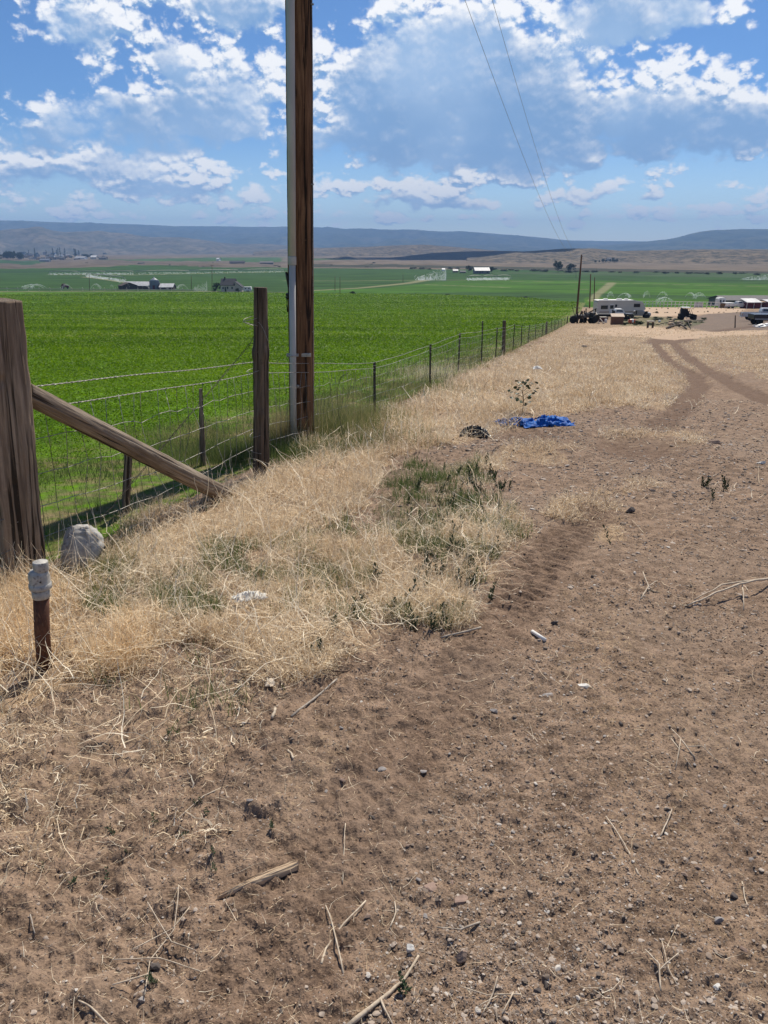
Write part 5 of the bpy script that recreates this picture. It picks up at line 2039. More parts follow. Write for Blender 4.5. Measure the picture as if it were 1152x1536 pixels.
def build_line():
    y = 137.0
    x = float(fence_x(y)) + .2
    px, py = to_px(x, y, base_z(y))
    root, top = far_pole(px, py, 382, "tall reddish utility pole at the far end of the fence", .19, 0, 8.0, None, np.array([x, y, gz(x, y)]))
    for dx in (-.25, .25):
        i = MB().lathe([(.02, 0), (.05, .04), (.04, .12), (.02, .16)], (top.x - x + dx * .6, -.1, top.z - root.location.z - .3), 8).build("insulator", M_POLEF, root)
    far_pole(884.5, 462, 411, "dark thin utility pole just behind the reddish one", .17, 0, 1.5)
    far_pole(891, 457, 416, "rightmost and shortest of the poles lined up behind the reddish one", .17, 0, 1.0)
    # two wires from the near pole
    a = POLE_TOP
    for k, (o0, o1, sag) in enumerate((((-.3, -1.0), (-.12, 0), 2.5), ((-.1, .13), (.25, 0), 2.5))):
        p0 = Vector((a.x + o0[0], a.y, a.z + o0[1]))
        p1 = Vector((top.x + o1[0], top.y, top.z - .14))
        pts = [p0.lerp(p1, t) - Vector((0, 0, 4 * t * (1 - t) * sag)) for t in np.linspace(0, 1, 60)]
        o = MB().tube(pts, [.0045 + .009 * t for t in np.linspace(0, 1, 60)], 5).build("power_line", M_LINE)
        tag(o, ("left of the two thin overhead wires crossing the sky", "right of the two thin overhead wires crossing the sky")[k], "wire")
    for px, pyb, pyt, lab, arm in ((318, 437, 397, "dark utility pole with cross arm left of the farmhouse", 2.0), (287, 435, 414, "thin bare pole between grain bin and farmhouse", 0), (134, 436, 412, "thin pole in the field left of the grain barn", 0),
                                   (502.5, 437, 414, "left of two thin poles in the field right of the big pole", 0), (510, 441, 415, "right of two thin poles in the field right of the big pole", 0), (604.5, 424, 410, "small far pole left of the water gun", 0),
                                   (864, 417, 405, "tiny far pole in the fields behind the reddish pole", 0)):
        far_pole(px, pyb, pyt, lab, .16, arm)


build_line()


# ------------------------------------------------------------------ trees
def leaf_mat(name, c1, c2):
    return blade_mat(name, c1, tuple((p + q) / 2 for p, q in zip(c1, c2)), c2, .25)


M_TREE = leaf_mat("tree_leaf", (.014, .030, .011), (.045, .070, .024))
M_TREEB = leaf_mat("bluegreen_leaf", (.030, .050, .032), (.070, .095, .055))
M_BARK = surf("bark", (.10, .08, .06), (.06, .05, .04), .9, (6, 6, 2), 4)
TREES = {}


def tree_proto(kind):
    """unit tree: 1 high, 1 wide"""
    rg = np.random.default_rng({'round': 1, 'wide': 2, 'poplar': 3, 'bush': 4}[kind])
    root = empty("tree")
    n, s = {'round': (1500, .036), 'wide': (1500, .036), 'poplar': (900, .036), 'bush': (900, .05)}[kind]
    C = []
    for _ in range({'round': 15, 'wide': 18, 'poplar': 12, 'bush': 10}[kind]):
        if kind == 'round':
            C.append((rg.uniform(-.30, .30), rg.uniform(-.30, .30), rg.uniform(.30, .86), rg.uniform(.10, .20)))
        elif kind == 'wide':
            C.append((rg.uniform(-.38, .38), rg.uniform(-.3, .3), rg.uniform(.28, .84), rg.uniform(.08, .17)))
        elif kind == 'poplar':
            z = rg.uniform(.12, .95)
            C.append((rg.uniform(-.2, .2), rg.uniform(-.2, .2), z, .22 * (1.1 - z) + .08))
        else:
            C.append((rg.uniform(-.36, .36), rg.uniform(-.3, .3), rg.uniform(.12, .7), rg.uniform(.12, .24)))
    C = np.array(C)
    if kind == 'round':
        C[:, :2] *= (1.25 - np.abs(C[:, 2:3] - .55) * 1.6)
    i = rg.integers(0, len(C), n)
    u = rg.normal(size=(n, 3))
    u /= np.linalg.norm(u, axis=1)[:, None]
    P = C[i, :3] + u * C[i, 3:4] * (rg.uniform(.3, 1, n) ** .4)[:, None]
    V, F, T = [], [], []
    a = rg.normal(size=(n, 3))
    a /= np.linalg.norm(a, axis=1)[:, None]
    b = np.cross(a, rg.normal(size=(n, 3)))
    b /= np.linalg.norm(b, axis=1)[:, None]
    sz = (s * rg.uniform(.6, 1.3, n))[:, None]
    V = np.stack([P - a * sz, P + b * sz * .7, P + a * sz, P - b * sz * .7], 1).reshape(-1, 3)
    V[:, 2] = np.maximum(V[:, 2], .0)
    tn = np.repeat(np.clip(rg.normal(.5, .2, n) + (rg.uniform(-.3, .3, len(C)))[i], 0, 1), 4)
    np_mesh("crown", V, np.arange(4 * n).reshape(n, 4), M_TREE if kind != 'poplar' else M_TREEB, False, dict(tint=tn), root)
    mb = MB()
    top = .95 if kind == 'poplar' else .6
    mb.tube([(0, 0, -.05), (.01, 0, top * .4), (-.01, .01, top)], [.032, .026, .010], 7)
    for c in C[:6]:
        mb.tube([(0, 0, min(.25, c[2] * .5)), (c[0] * .5, c[1] * .5, c[2] * .75), (c[0], c[1], c[2])], [.016, .010, .005], 5)
    mb.build("trunk", M_BARK, root)
    return root


def tree(px, pyb, pyt, wpx, kind, label, group=None, cat="tree", name="tree"):
    b = gpt(px, pyb)
    h = at_depth(px, pyt, b[1])[2] - b[2]
    w = wpx * (b[1] * CP - (b[2] - EYE) * SP) / FPX
    if kind not in TREES:
        TREES[kind] = o = tree_proto(kind)
    else:
        o = copy_tree(TREES[kind])
    if name != "tree":
        o.name = name
    o.location = (b[0], b[1], b[2])
    o.scale = (w, w, h)
    o.rotation_euler = (0, 0, random.uniform(0, 6.28))
    return tag(o, label, cat, group)


def build_trees():
    tree(837, 409, 389.5, 17, 'round', "larger of two dark trees at the foot of the sage hillside")
    tree(856, 409, 393.5, 19, 'wide', "smaller spreading dark tree beside the larger one below the hillside")
    tree(703, 409, 397, 13, 'round', "dark tree left of the far white roofed farm")
    tree(737, 410, 399, 11, 'round', "dark tree right of the far white roofed farm")
    tree(716, 408, 401, 9, 'wide', "low dark tree behind the far white roofed farm")
    tree(326, 437, 422, 13, 'wide', "dark tree hugging the left side of the farmhouse")
    tree(355.5, 438, 431, 7, 'bush', "round bush against the farmhouse wall", None, "bush", "bush")
    tree(323, 437, 431, 9, 'bush', "low dark bush under the farmhouse tree", None, "bush", "bush")
    tree(528, 441, 436, 10, 'bush', "dark bush by the field road right of the two thin poles", None, "bush", "bush")
    tree(672, 443, 440, 9, 'bush', "low dark bush on the far edge of the crop, middle", None, "bush", "bush")
    tree(789, 447, 444, 9, 'bush', "low dark bush on the far edge of the crop, near the reddish pole", None, "bush", "bush")
    rg = random.Random(12)
    for i in range(11):
        x = rg.uniform(-4, 31)
        tree(x, 391 + rg.uniform(-1, .6), 376 + rg.uniform(-1, 3), rg.uniform(9, 13), rg.choice(['round', 'wide']), "one of the dark crowns in the grove at the far left edge", "grove at the far left")
    tree(130, 389, 381, 9, 'round', "single round dark tree beside the white town sheds")
    for i, x in enumerate((44, 53, 70, 80, 88, 91, 112, 114, 119, 86, 98)):
        tree(x, 386 + rg.uniform(-2, 2), 372 + rg.uniform(-1, 4), rg.uniform(2.5, 4), 'poplar', "slim poplar rising among the roofs of the far town", "poplars in the town")
    for i in range(26):
        x = rg.uniform(30, 172)
        y = rg.uniform(381, 390)
        tree(x, y, y - rg.uniform(3, 6), rg.uniform(4, 8), rg.choice(['bush', 'wide', 'round']), "small blue green tree among the houses of the far town", "small trees in the town")
    for i in range(13):
        x = rg.uniform(893, 926)
        y = 393.5 - (x - 893) * .04 + rg.uniform(-1.5, 1.5)
        p = hill_spot(x, y)
        o = tree(x, 393, 388, rg.uniform(4, 6), 'round', "dark tree around the house on the sage hillside", "trees round the hillside house")
        place_on(o, p, rg.uniform(4.5, 7.5), rg.uniform(5, 8))
    for i in range(46):
        x = rg.uniform(600, 1200)
        y = np.interp(x, [600, 870, 1200], [402.5, 408.5, 412.5]) + rg.uniform(-1.0, 1.2)
        tree(x, y, y - rg.uniform(2.0, 4.2), rg.uniform(7, 16), 'bush', "scrubby dark bush in the brush line along the foot of the hills", "brush line below the hills", "bush", "bush")
    for i in range(30):
        x = rg.uniform(120, 600)
        y = rg.uniform(394, 402)
        tree(x, y, y - rg.uniform(1.2, 2.6), rg.uniform(4, 9), 'bush', "low grey green bush among the far dirt banks", "bushes among the far banks", "bush", "bush")


def hill_spot(px, py):
    """where a sight line meets the sage hillside"""
    o = bpy.data.objects["sage_hillside"]
    d = Vector(ray(px, py)).normalized()
    ok, loc, nrm, idx = o.ray_cast(Vector((0, 0, EYE)), d)
    if not ok:
        p = at_depth(px, py, 1900)
        return Vector((p[0], p[1], p[2]))
    return loc


def place_on(o, p, w, h):
    o.location = (p.x, p.y, p.z - .3)
    o.scale = (w, w, h)


bpy.context.view_layer.update()
build_trees()


# ------------------------------------------------------------------ buildings
def house(name, px, pyb, wpx, hpx, rpx, dep, wall, roof, label, cat="house", rz=0.0, group=None, win=0, at=None, door=True):
    """gabled building: ridge along its width, wpx wide, wall hpx and roof rpx tall in photo pixels"""
    b = gpt(px, pyb) if at is None else np.array(at)
    k = (b[1] * CP - (b[2] - EYE) * SP) / FPX
    w, h, r = wpx * k, hpx * k, rpx * k
    root = empty(name, b, rz, label, cat, group)
    d = dep
    mb = MB()
    mb.add([(-w / 2, -d / 2, -1), (w / 2, -d / 2, -1), (w / 2, d / 2, -1), (-w / 2, d / 2, -1), (-w / 2, -d / 2, h), (w / 2, -d / 2, h), (w / 2, d / 2, h), (-w / 2, d / 2, h), (-w / 2, 0, h + r), (w / 2, 0, h + r)],
           [(0, 1, 5, 4), (2, 3, 7, 6), (1, 2, 6, 9, 5), (3, 0, 4, 8, 7)])
    mb.build("wall", wall, root)
    o, t, e = d / 2 + .35, .18, .4
    dz = r * (.35 / (d / 2))
    rb = MB()
    for s in (-1, 1):
        rb.add([(-w / 2 - e, s * o, h - dz), (w / 2 + e, s * o, h - dz), (w / 2 + e, 0, h + r), (-w / 2 - e, 0, h + r),
                (-w / 2 - e, s * o, h - dz + t), (w / 2 + e, s * o, h - dz + t), (w / 2 + e, 0, h + r + t), (-w / 2 - e, 0, h + r + t)],
               [(0, 1, 2, 3), (4, 5, 6, 7), (0, 1, 5, 4), (1, 2, 6, 5), (2, 3, 7, 6), (3, 0, 4, 7)])
    rb.build("roof", roof, root)
    dk = M_GLASSD
    for i in range(win):
        x = -w / 2 + w * (i + .5) / win
        MB().box((x, -d / 2 - .03, h * .58), (w / win * .32, .12, h * .34)).build("window", dk, root)
    if door and win:
        MB().box((w * .5 / win * 0 + w * (.5 / win) * 0 - w / 2 + w * (1.0 / win), -d / 2 - .03, h * .36), (min(1.0, w * .12), .1, h * .72)).build("door", dk, root)
    return root


M_GLASSD = surf("dark_glass", (.02, .022, .026), (.03, .032, .036), .15, (3, 3, 3), 2, spec=.6)
M_CREAM = surf("cream_siding", (.52, .46, .38), (.45, .40, .33), .8, (1, 1, 6), 3)
M_DROOF = surf("dark_shingle", (.040, .042, .050), (.026, .027, .034), .85, (4, 4, 4), 4)
M_TINROOF = surf("bright_tin", (.46, .46, .47), (.34, .345, .35), .6, (1.5, .3, .3), 4, metal=.1)
M_OLDWOOD = surf("dark_barn_wood", (.085, .062, .050), (.05, .038, .032), .9, (3, 3, .6), 4)
M_BIN = surf("corrugated_steel", (.21, .23, .26), (.15, .165, .19), .5, (.5, .5, 14), 2, metal=.5)
M_GREYB = surf("grey_siding", (.175, .160, .155), (.13, .12, .118), .8, (1, 1, 3), 4)
M_GREYR = surf("grey_roof", (.115, .108, .110), (.085, .08, .082), .8, (2, 2, 2), 4)
M_BURG = surf("burgundy_doors", (.120, .018, .024), (.085, .014, .018), .6, (2, 2, 2), 3)
M_TANB = surf("tan_board", (.36, .235, .140), (.28, .18, .10), .8, (2, 2, 2), 3)
M_BLACK = surf("black_rubber", (.014, .014, .014), (.022, .021, .020), .8, (9, 9, 9), 3)
M_CHROME = surf("chrome", (.55, .55, .56), None, .2, (9, 9, 9), 2, metal=1.0)


def build_farm():
    rg = random.Random(31)
    # farmhouse: ridge across, gable extension on its right end
    b = gpt(346, 437)
    k = (b[1] * CP - (b[2] - EYE) * SP) / FPX
    fh = house("farmhouse", 344, 437, 20, 9.5, 8.5, 8.5, M_CREAM, M_DROOF, "cream farmhouse with steep dark roof at the far edge of the crop", "house", 0.0, None, 3)
    mb = MB()
    w, d, h = 10.5 * k, 6.0, 7.0 * k
    mb.add([(10 * k, -3.4, -1), (10 * k + w, -3.4, -1), (10 * k + w, 3.4, -1), (10 * k, 3.4, -1), (10 * k, -3.4, h + 2.6), (10 * k + w, -3.4, h * .8), (10 * k + w, 3.4, h * .8), (10 * k, 3.4, h + 2.6)],
           [(0, 1, 5, 4), (1, 2, 6, 5), (2, 3, 7, 6)])
    mb.build("side_wing", M_CREAM, fh)
    MB().add([(10 * k, -3.7, h + 2.75), (10 * k + w + .4, -3.7, h * .8 + .05), (10 * k + w + .4, 3.7, h * .8 + .05), (10 * k, 3.7, h + 2.75), (10 * k, -3.7, h + 2.95), (10 * k + w + .4, -3.7, h * .8 + .25), (10 * k + w + .4, 3.7, h * .8 + .25), (10 * k, 3.7, h + 2.95)],
             [(0, 1, 2, 3), (4, 5, 6, 7), (0, 1, 5, 4), (1, 2, 6, 5), (2, 3, 7, 6)]).build("wing_roof", M_DROOF, fh)
    MB().box((-2.0, 0, 20.2 * k - .6), (.7, .7, 1.6)).build("chimney", M_OLDWOOD, fh)
    camper(gpt(372, 437.5), 11.5 * k, "small white camper parked right of the farmhouse")
    # grain bin
    b = gpt(232.5, 434)
    k = (b[1] * CP - (b[2] - EYE) * SP) / FPX
    root = empty("grain_bin", b, 0, "round steel grain bin with conical lid beside the long barn", "grain bin")
    r = 7.3 * k
    h = 12.2 * k
    MB().lathe([(r, -1), (r, 0)] + [(r * (1 + .008 * (i % 2)), h * i / 20) for i in range(1, 21)], (0, 0, 0), 28).build("wall", M_BIN, root)
    MB().lathe([(r * 1.03, h), (r * .5, h + 2.6 * k), (r * .14, h + 4.3 * k), (r * .14, h + 4.9 * k), (r * .05, h + 5.3 * k)], (0, 0, 0), 28).build("roof", M_TINROOF, root)
    MB().box((.2, -r - .05, 1.3), (1.3, .2, 2.2)).build("hatch", M_BURG, root)
    # barn: long tin roof either side of the bin, dark end at left
    house("barn", 214, 433.5, 50, 5.2, 5.2, 11, M_OLDWOOD, M_TINROOF, "long low barn with bright tin roof left of the grain bin", "barn", -.12)
    house("barn", 192, 434.5, 15, 6.0, 4.2, 9, M_OLDWOOD, M_OLDWOOD, "dark weathered barn end at the left of the long tin roof", "barn", -.9)
    house("barn", 252, 434, 19, 3.6, 4.5, 10, M_OLDWOOD, M_TINROOF, "low tin roofed shed right of the grain bin", "shed", .04)
    # a red machine and livestock along the wheel line
    p = gpt(98, 433)
    vehicle_box(p, 4.2, "red farm machine standing by the field road, far left", M_BURG)
    # far white roofed farm
    house("barn", 722, 410.5, 22, 4.5, 4.2, 14, M_GREYB, M_TINROOF, "white roofed barn between two dark trees in mid distance", "barn", .05, None, 3)
    house("shed", 683, 408.5, 7, 2.2, 2.0, 8, M_OLDWOOD, M_TINROOF, "small dark shed with white roof left of the far farm trees", "shed")
    house("shed", 694, 409.5, 8, 1.8, 1.5, 8, M_GREYB, M_GREYR, "low grey shed beside the far farm's left tree", "shed")
    house("shed", 665, 406.5, 4, 2.2, 1.6, 7, M_WHITE, M_WHITE, "tiny white shed above the water gun", "shed")
    # on the hillside
    p = Vector(at_depth(885, 375.2, 2000))
    house("barn", 885, 373, 11, 2.0, 1.3, 14, M_WHITE, M_TINROOF, "white building alone on the crest of the sage hill", "building", 0, None, 0, (p.x, p.y, p.z - 2))
    p = hill_spot(913, 391)
    house("house", 913, 391, 6, 2.6, 2.2, 9, M_CREAM, M_GREYR, "house among dark trees on the sage hillside", "house", .2, None, 2, p)
    # town on the left
    walls = [M_CREAM, M_WHITE, M_GREYB, M_TANB]
    roofs = [M_GREYR, M_DROOF, M_TINROOF, M_OLDWOOD, M_GREYR]
    named = [(122, 389.5, 16, 2.6, 2.2, 'long white shed with bright roof beside the round town tree', M_WHITE, M_TINROOF), (142, 389, 9, 3.2, 2.4, 'cream roofed shed right of the long white town shed', M_CREAM, M_WHITE),
             (155, 390, 11, 3.0, 2.0, 'blue grey building at the right end of the far town', M_GREYB, M_GREYR), (68, 393, 14, 2.6, 2.0, 'long blue grey shed below the far town', M_BIN, M_BIN),
             (268, 378, 10, 1.6, 1.2, 'dark roofed building alone on the tan plain', M_GREYB, M_DROOF), (280, 378.5, 5, 1.8, 1.2, 'white shed beside the dark roofed building on the tan plain', M_WHITE, M_TINROOF),
             (388, 375.8, 6, 1.2, 1.0, 'tiny dark building on the plain left of the big pole', M_OLDWOOD, M_DROOF), (356, 396, 22, 2.4, 2.2, 'long low dark roofed shed in the far banks', M_GREYB, M_DROOF), (328, 392.5, 4, 3.8, 1.5, 'small bright white tower shed in the far banks', M_WHITE, M_TINROOF),
             (400, 396.5, 20, 2.4, 2.0, 'long grey roofed shed nearest the big pole in the far banks', M_GREYB, M_GREYR), (212, 397, 8, 1.6, 1.4, 'dark low building on the far dirt bank', M_OLDWOOD, M_DROOF), (345, 399.5, 9, 1.8, 1.6, 'brown shed at the near edge of the far banks', M_TANB, M_OLDWOOD)]
    for x, y, w, h, r, lab, wl, rf in named:
        house("shed", x, y, w, h, r, 14, wl, rf, lab, "building", rg.uniform(-.2, .2))
    for i in range(34):
        x, y = rg.uniform(28, 118), rg.uniform(381, 390.5)
        house("house", x, y, rg.uniform(4.5, 8), rg.uniform(1.5, 2.4), rg.uniform(1.3, 2.2), 10, rg.choice(walls), rg.choice(roofs), "small house with a low gable roof among the roofs of the far town", "house", rg.uniform(-.5, .5), "houses of the far town", 2)


def camper(b, L, label, col=None):
    root = empty("camper", b, 0, label, "camper")
    h = 2.4
    prof = [(-L / 2, .5), (L / 2 - .3, .5), (L / 2, 1.2), (L / 2 - .15, h), (L / 2 - .5, h + .25), (-L / 2 + .3, h + .25), (-L / 2, h - .1)]
    MB().prism(prof, -1.15, 1.15).build("body", col or M_WHITE, root)
    for x in (-L * .25, L * .18):
        MB().box((x, -1.17, 1.75), (L * .18, .06, .6)).build("window", M_GLASSD, root)
    for x in (-.35, .45):
        MB().lathe([(.34, -.12), (.36, 0), (.34, .12)], (x, -1.05, .36), 14, 'y').build("wheel", M_BLACK, root)
    return root


def vehicle_box(b, L, label, mat):
    root = empty("farm_machine", b, .3, label, "machine")
    MB().prism([(-L / 2, .8), (L / 2, .8), (L / 2, 1.7), (L * .1, 1.8), (L * .05, 2.9), (-L * .35, 2.9), (-L / 2, 1.8)], -.9, .9).build("body", mat, root)
    for x, r in ((-L * .3, .8), (L * .34, .55)):
        MB().lathe([(r * .8, -.25), (r, -.2), (r, .2), (r * .8, .25)], (x, -1.0, r), 14, 'y').build("wheel", M_BLACK, root)
        MB().lathe([(r * .8, -.25), (r, -.2), (r, .2), (r * .8, .25)], (x, 1.0, r), 14, 'y').build("wheel", M_BLACK, root)
    return root


build_farm()


# ------------------------------------------------------------------ irrigation
def spray_mat():
    m, g, b, out = new_mat("water_spray")
    b.inputs['Base Color'].default_value = (.90, .93, .95, 1)
    b.inputs['Roughness'].default_value = .6
    tr = g.n('ShaderNodeBsdfTranslucent')
    tr.inputs[0].default_value = (.90, .93, .95, 1)
    t2 = g.n('ShaderNodeBsdfTransparent')
    mx, my = g.n('ShaderNodeMixShader'), g.n('ShaderNodeMixShader')
    mx.inputs[0].default_value = .5
    g.link(b.outputs[0], mx.inputs[1])
    g.link(tr.outputs[0], mx.inputs[2])
    my.inputs[0].default_value = .30
    g.link(t2.outputs[0], my.inputs[1])
    g.link(mx.outputs[0], my.inputs[2])
    g.link(my.outputs[0], out.inputs[0])
    return m


M_SPRAY = spray_mat()


def sprinkler(px, pyb, reach_px, top_px, label, side=1, n=260, wide=.25, seed=0, curtain=0.0, gun=False, name="sprinkler", riser=.9, group=None):
    """a riser that throws an arc of drops: the jet is many thin streaks along ballistic paths"""
    rg = np.random.default_rng(seed + int(px * 7))
    b = gpt(px, pyb)
    k = (b[1] * CP - (b[2] - EYE) * SP) / FPX
    L, H = reach_px * k, top_px * k
    root = empty(name, b, 0, label, "sprinkler", group)
    rz = max(.6, riser)
    MB().tube([(0, 0, -.2), (0, 0, rz), (.12 * side, 0, rz + .18)], .06 * max(1, k * 2.2), 6).build("riser", M_GALV, root)
    t = rg.uniform(0, 1, n) ** (1.0 if curtain else 1.25)
    sp = rg.uniform(.9, 1.05, n)
    x = side * L * t * sp
    zc = rz + (4 * H * t * (1 - t * .9)) * rg.uniform(.9, 1.05, n)
    if gun:                                          # a gun on a boom end: bright head, water falling away beside it
        t = rg.uniform(0, 1, n) ** 3.0
        x = side * L * t * sp
        zc = rz + H * (1 - .55 * t) * rg.uniform(.6, 1.0, n)
    drop = rg.uniform(0, 1, n) ** (.9 if gun else 2.0) * np.maximum(zc, 0) * np.clip(curtain + .35 * t, 0, 1)
    z = np.maximum(zc - drop, .05)
    y = rg.normal(0, 1, n) * wide * L * (.1 + t)
    ln = (.020 + .05 * t) * L * rg.uniform(.5, 1.4, n) * (1 + curtain)
    sl = 4 * H * (1 - 1.8 * t) / max(L, .1)
    dx = side * ln / np.sqrt(1 + sl * sl)
    dz = ln * sl / np.sqrt(1 + sl * sl)
    fall = (drop > .15 * np.maximum(zc, .1))
    dx = np.where(fall, side * ln * .12, dx)
    dz = np.where(fall, -ln * (.9 if gun else 1.6), dz)
    w = ((.004 + .008 * t) * L * rg.uniform(.5, 1.2, n) + .02)
    P0 = np.stack([x, y, z], 1)
    P1 = P0 + np.stack([dx, 0 * dx, dz], 1)
    P1[:, 2] = np.maximum(P1[:, 2], .03)
    nx, nz = -dz, dx
    q = np.sqrt(nx * nx + nz * nz) + 1e-6
    o = np.stack([nx / q * w, rg.normal(0, .5, n) * w, nz / q * w], 1)
    V = np.stack([P0 - o * .5, P1 - o, P1 + o, P0 + o * .5], 1).reshape(-1, 3)
    tag(np_mesh("water_jet", V, np.arange(4 * n).reshape(n, 4), M_SPRAY, False, None, root), kind="stuff")
    return root


def build_irrigation():
    jets = [(66, 434.5, 32, 5, -1, "sprinkler throwing a long low arc toward the far left edge"), (70, 434.5, 24, 5.2, -1, "sprinkler whose mist drifts left beside a thin pole"), (108, 435, 15, 5.5, -1, "sprinkler in front of the red farm machine"), (136, 436, 16, 7, 1, "sprinkler with the steepest straight jet left of the barn"),
            (165, 436, 6, 5.5, 1, "short upright sprinkler jet nearing the dark barn end"), (191, 436, 4, 8, 1, "narrow upright sprinkler jet before the dark barn end"), (213, 436.5, 12, 7, 1, "sprinkler jet in front of the grain bin's left side"), (240, 437, 13, 5, 1, "sprinkler arc right under the grain bin"),
            (283, 437, 18, 7, -1, "wide faint sprinkler arc right of the low shed")]
    for i, (px, py, rc, tp, sd, lab) in enumerate(jets):
        sprinkler(px, py, rc, tp, lab, sd, 150, .03, i)
    sprinkler(311, 436.5, 20, 11.5, "big water gun spraying a tall white plume left of the farmhouse", -1, 420, .10, 50, .95, True, "water_gun", 1.0)
    sprinkler(340, 437.5, 9, 5, "small sprinkler spray before the farmhouse wall", -1, 160, .15, 51)
    sprinkler(669, 420.5, 44, 14, "large water gun throwing a white falling curtain in mid field", -1, 650, .06, 52, 1.0, True, "water_gun", 1.0)
    # wheel line along the far edge of the crop
    a, e = gpt(-60, 435.5), gpt(300, 437.5)
    root = empty("wheel_line", a, 0, "long wheeled irrigation pipe along the far edge of the crop", "irrigation line")
    dv = Vector(e) - Vector(a)
    n = 22
    MB().tube([Vector((0, 0, .95)) + dv * (i / n) for i in range(n + 1)], .16, 6).build("pipe", M_GALV, root)
    for i in range(n):
        c = dv * ((i + .5) / n)
        mb = MB()
        ring = [(c.x + 0, c.y + .95 * math.cos(q), c.z + .95 + .95 * math.sin(q)) for q in np.linspace(0, 2 * math.pi, 15)]
        mb.tube(ring, .05, 4)
        for q in (0, 1, 2, 3):
            mb.tube([(c.x, c.y, c.z + .95), ring[q * 3 + 1]], .03, 3)
        mb.build("wheel", M_GALV, root)
    # sprinklers in the field beyond the white fence
    for i, (px, py, rc, tp, sd, lab) in enumerate([(921, 450, 11, 8, -1, "bushy sprinkler plume right of the short pole"), (926, 450, 20, 6, 1, "sprinkler arc bending right behind the trailer roof"), (975, 449, 11, 8, -1, "bushy sprinkler plume behind the white fence, middle"),
                                                   (985, 450, 15, 8, 1, "round faint sprinkler arc behind the white fence"), (1027, 449, 14, 6, 1, "bright sprinkler arc rising left of the grey building"), (1058, 449, 18, 6, -1, "faint sprinkler arc ending at the grey building"),
                                                   (1150, 447, 10, 7, 1, "sprinkler jet behind the red sheds at the right edge"), (1010, 457, 26, 6, -1, "low wide sprinkler spray through the white fence")]):
        sprinkler(px, py, rc, tp, lab, sd, 190, .06, 70 + i, .25 if sd < 0 else 0)
    sprinkler(1158, 420, 42, 7, "far bright water gun at the right edge below the hillside", -1, 420, .06, 90, .8, True, "water_gun", 1.0)
    # centre pivots far out: pipe on towers with falling water
    for (p0, p1, lab) in (((75, 413), (200, 412.5), "pale irrigation boom on towers far out, left of the big pole"), ((205, 412.5), (425, 409), "longest pale irrigation boom reaching toward the big pole"), ((130, 416), (188, 424.5), "slanting irrigation boom behind the barn"), ((700, 421.5), (765, 420.5), "thin irrigation boom right of the mid field water gun")):
        a, e = Vector(gpt(*p0)), Vector(gpt(*p1))
        dv = e - a
        root = empty("irrigation_boom", a, 0, lab, "irrigation boom")
        ns = max(3, int(dv.length / 48))
        mb = MB()
        for i in range(ns):
            s0, s1 = dv * (i / ns), dv * ((i + 1) / ns)
            mb.tube([s0 + (s1 - s0) * t + Vector((0, 0, 3.6 + 1.2 * 4 * t * (1 - t) * .5)) for t in (0, .25, .5, .75, 1)], .28, 5)
        mb.build("pipe", M_GALV, root)
        for i in range(ns + 1):
            s = dv * (i / ns)
            MB().tube([s + Vector((-1.6, 0, 0)), s + Vector((0, 0, 3.6)), s + Vector((1.6, 0, 0))], .12, 4).build("tower", M_GALV, root)
        rg = np.random.default_rng(int(p0[0]))
        n = 420
        t = rg.uniform(0, 1, n)
        x, y, z = t * dv.x, t * dv.y + rg.normal(0, 2.5, n), rg.uniform(.2, 1.9, n)
        zb = dv.z * t
        P = np.stack([x, y, z + zb], 1)
        w = np.array([.35, 0, 0])
        hgt = np.stack([rg.normal(0, .2, n), 0 * t, rg.uniform(.3, .8, n)], 1)
        V = np.stack([P - w, P + w, P + w + hgt, P - w + hgt], 1).reshape(-1, 3)
        tag(np_mesh("water_curtain", V, np.arange(4 * n).reshape(n, 4), M_SPRAY, False, None, root), kind="stuff")


build_irrigation()


# ------------------------------------------------------------------ the yard at the end of the fence
def paint(name, c, rough=.35):
    return surf(name, c, tuple(.82 * q for q in c), rough, (1.2, 1.2, 1.2), 4, .6, spec=.5)


M_TRAILER = surf("trailer_siding", (.66, .60, .53), (.58, .53, .47), .5, (.5, .5, 9), 3)
M_DKBLUE = paint("dark_truck_paint", (.014, .016, .024), .3)
M_SILVER = paint("silver_paint", (.46, .47, .49), .3)
M_TRUCKW = paint("old_white_paint", (.66, .65, .62), .4)
M_GLASS = surf("vehicle_glass", (.020, .026, .032), (.03, .036, .042), .08, (3, 3, 3), 2, spec=.8)
M_TAIL = paint("red_lens", (.35, .02, .015), .2)
M_STEELBED = surf("grey_flatbed", (.20, .195, .19), (.13, .125, .12), .6, (3, 3, 3), 4, c3=(.12, .08, .06))


def wheel(parent, x, y, r, w=.24, rim=None):
    s = 1 if y > 0 else -1
    t = MB().lathe([(r * .62, -w / 2), (r * .92, -w / 2), (r, -w * .35), (r, w * .35), (r * .92, w / 2), (r * .62, w / 2)], (x, y, r), 22, 'y').build("wheel", M_BLACK, parent)
    MB().lathe([(r * .2, -.02), (r * .58, .0), (r * .60, .03)][::1], (x, y + s * (w / 2 - .03), r), 16, 'y').build("rim", rim or M_CHROME, t)
    return t


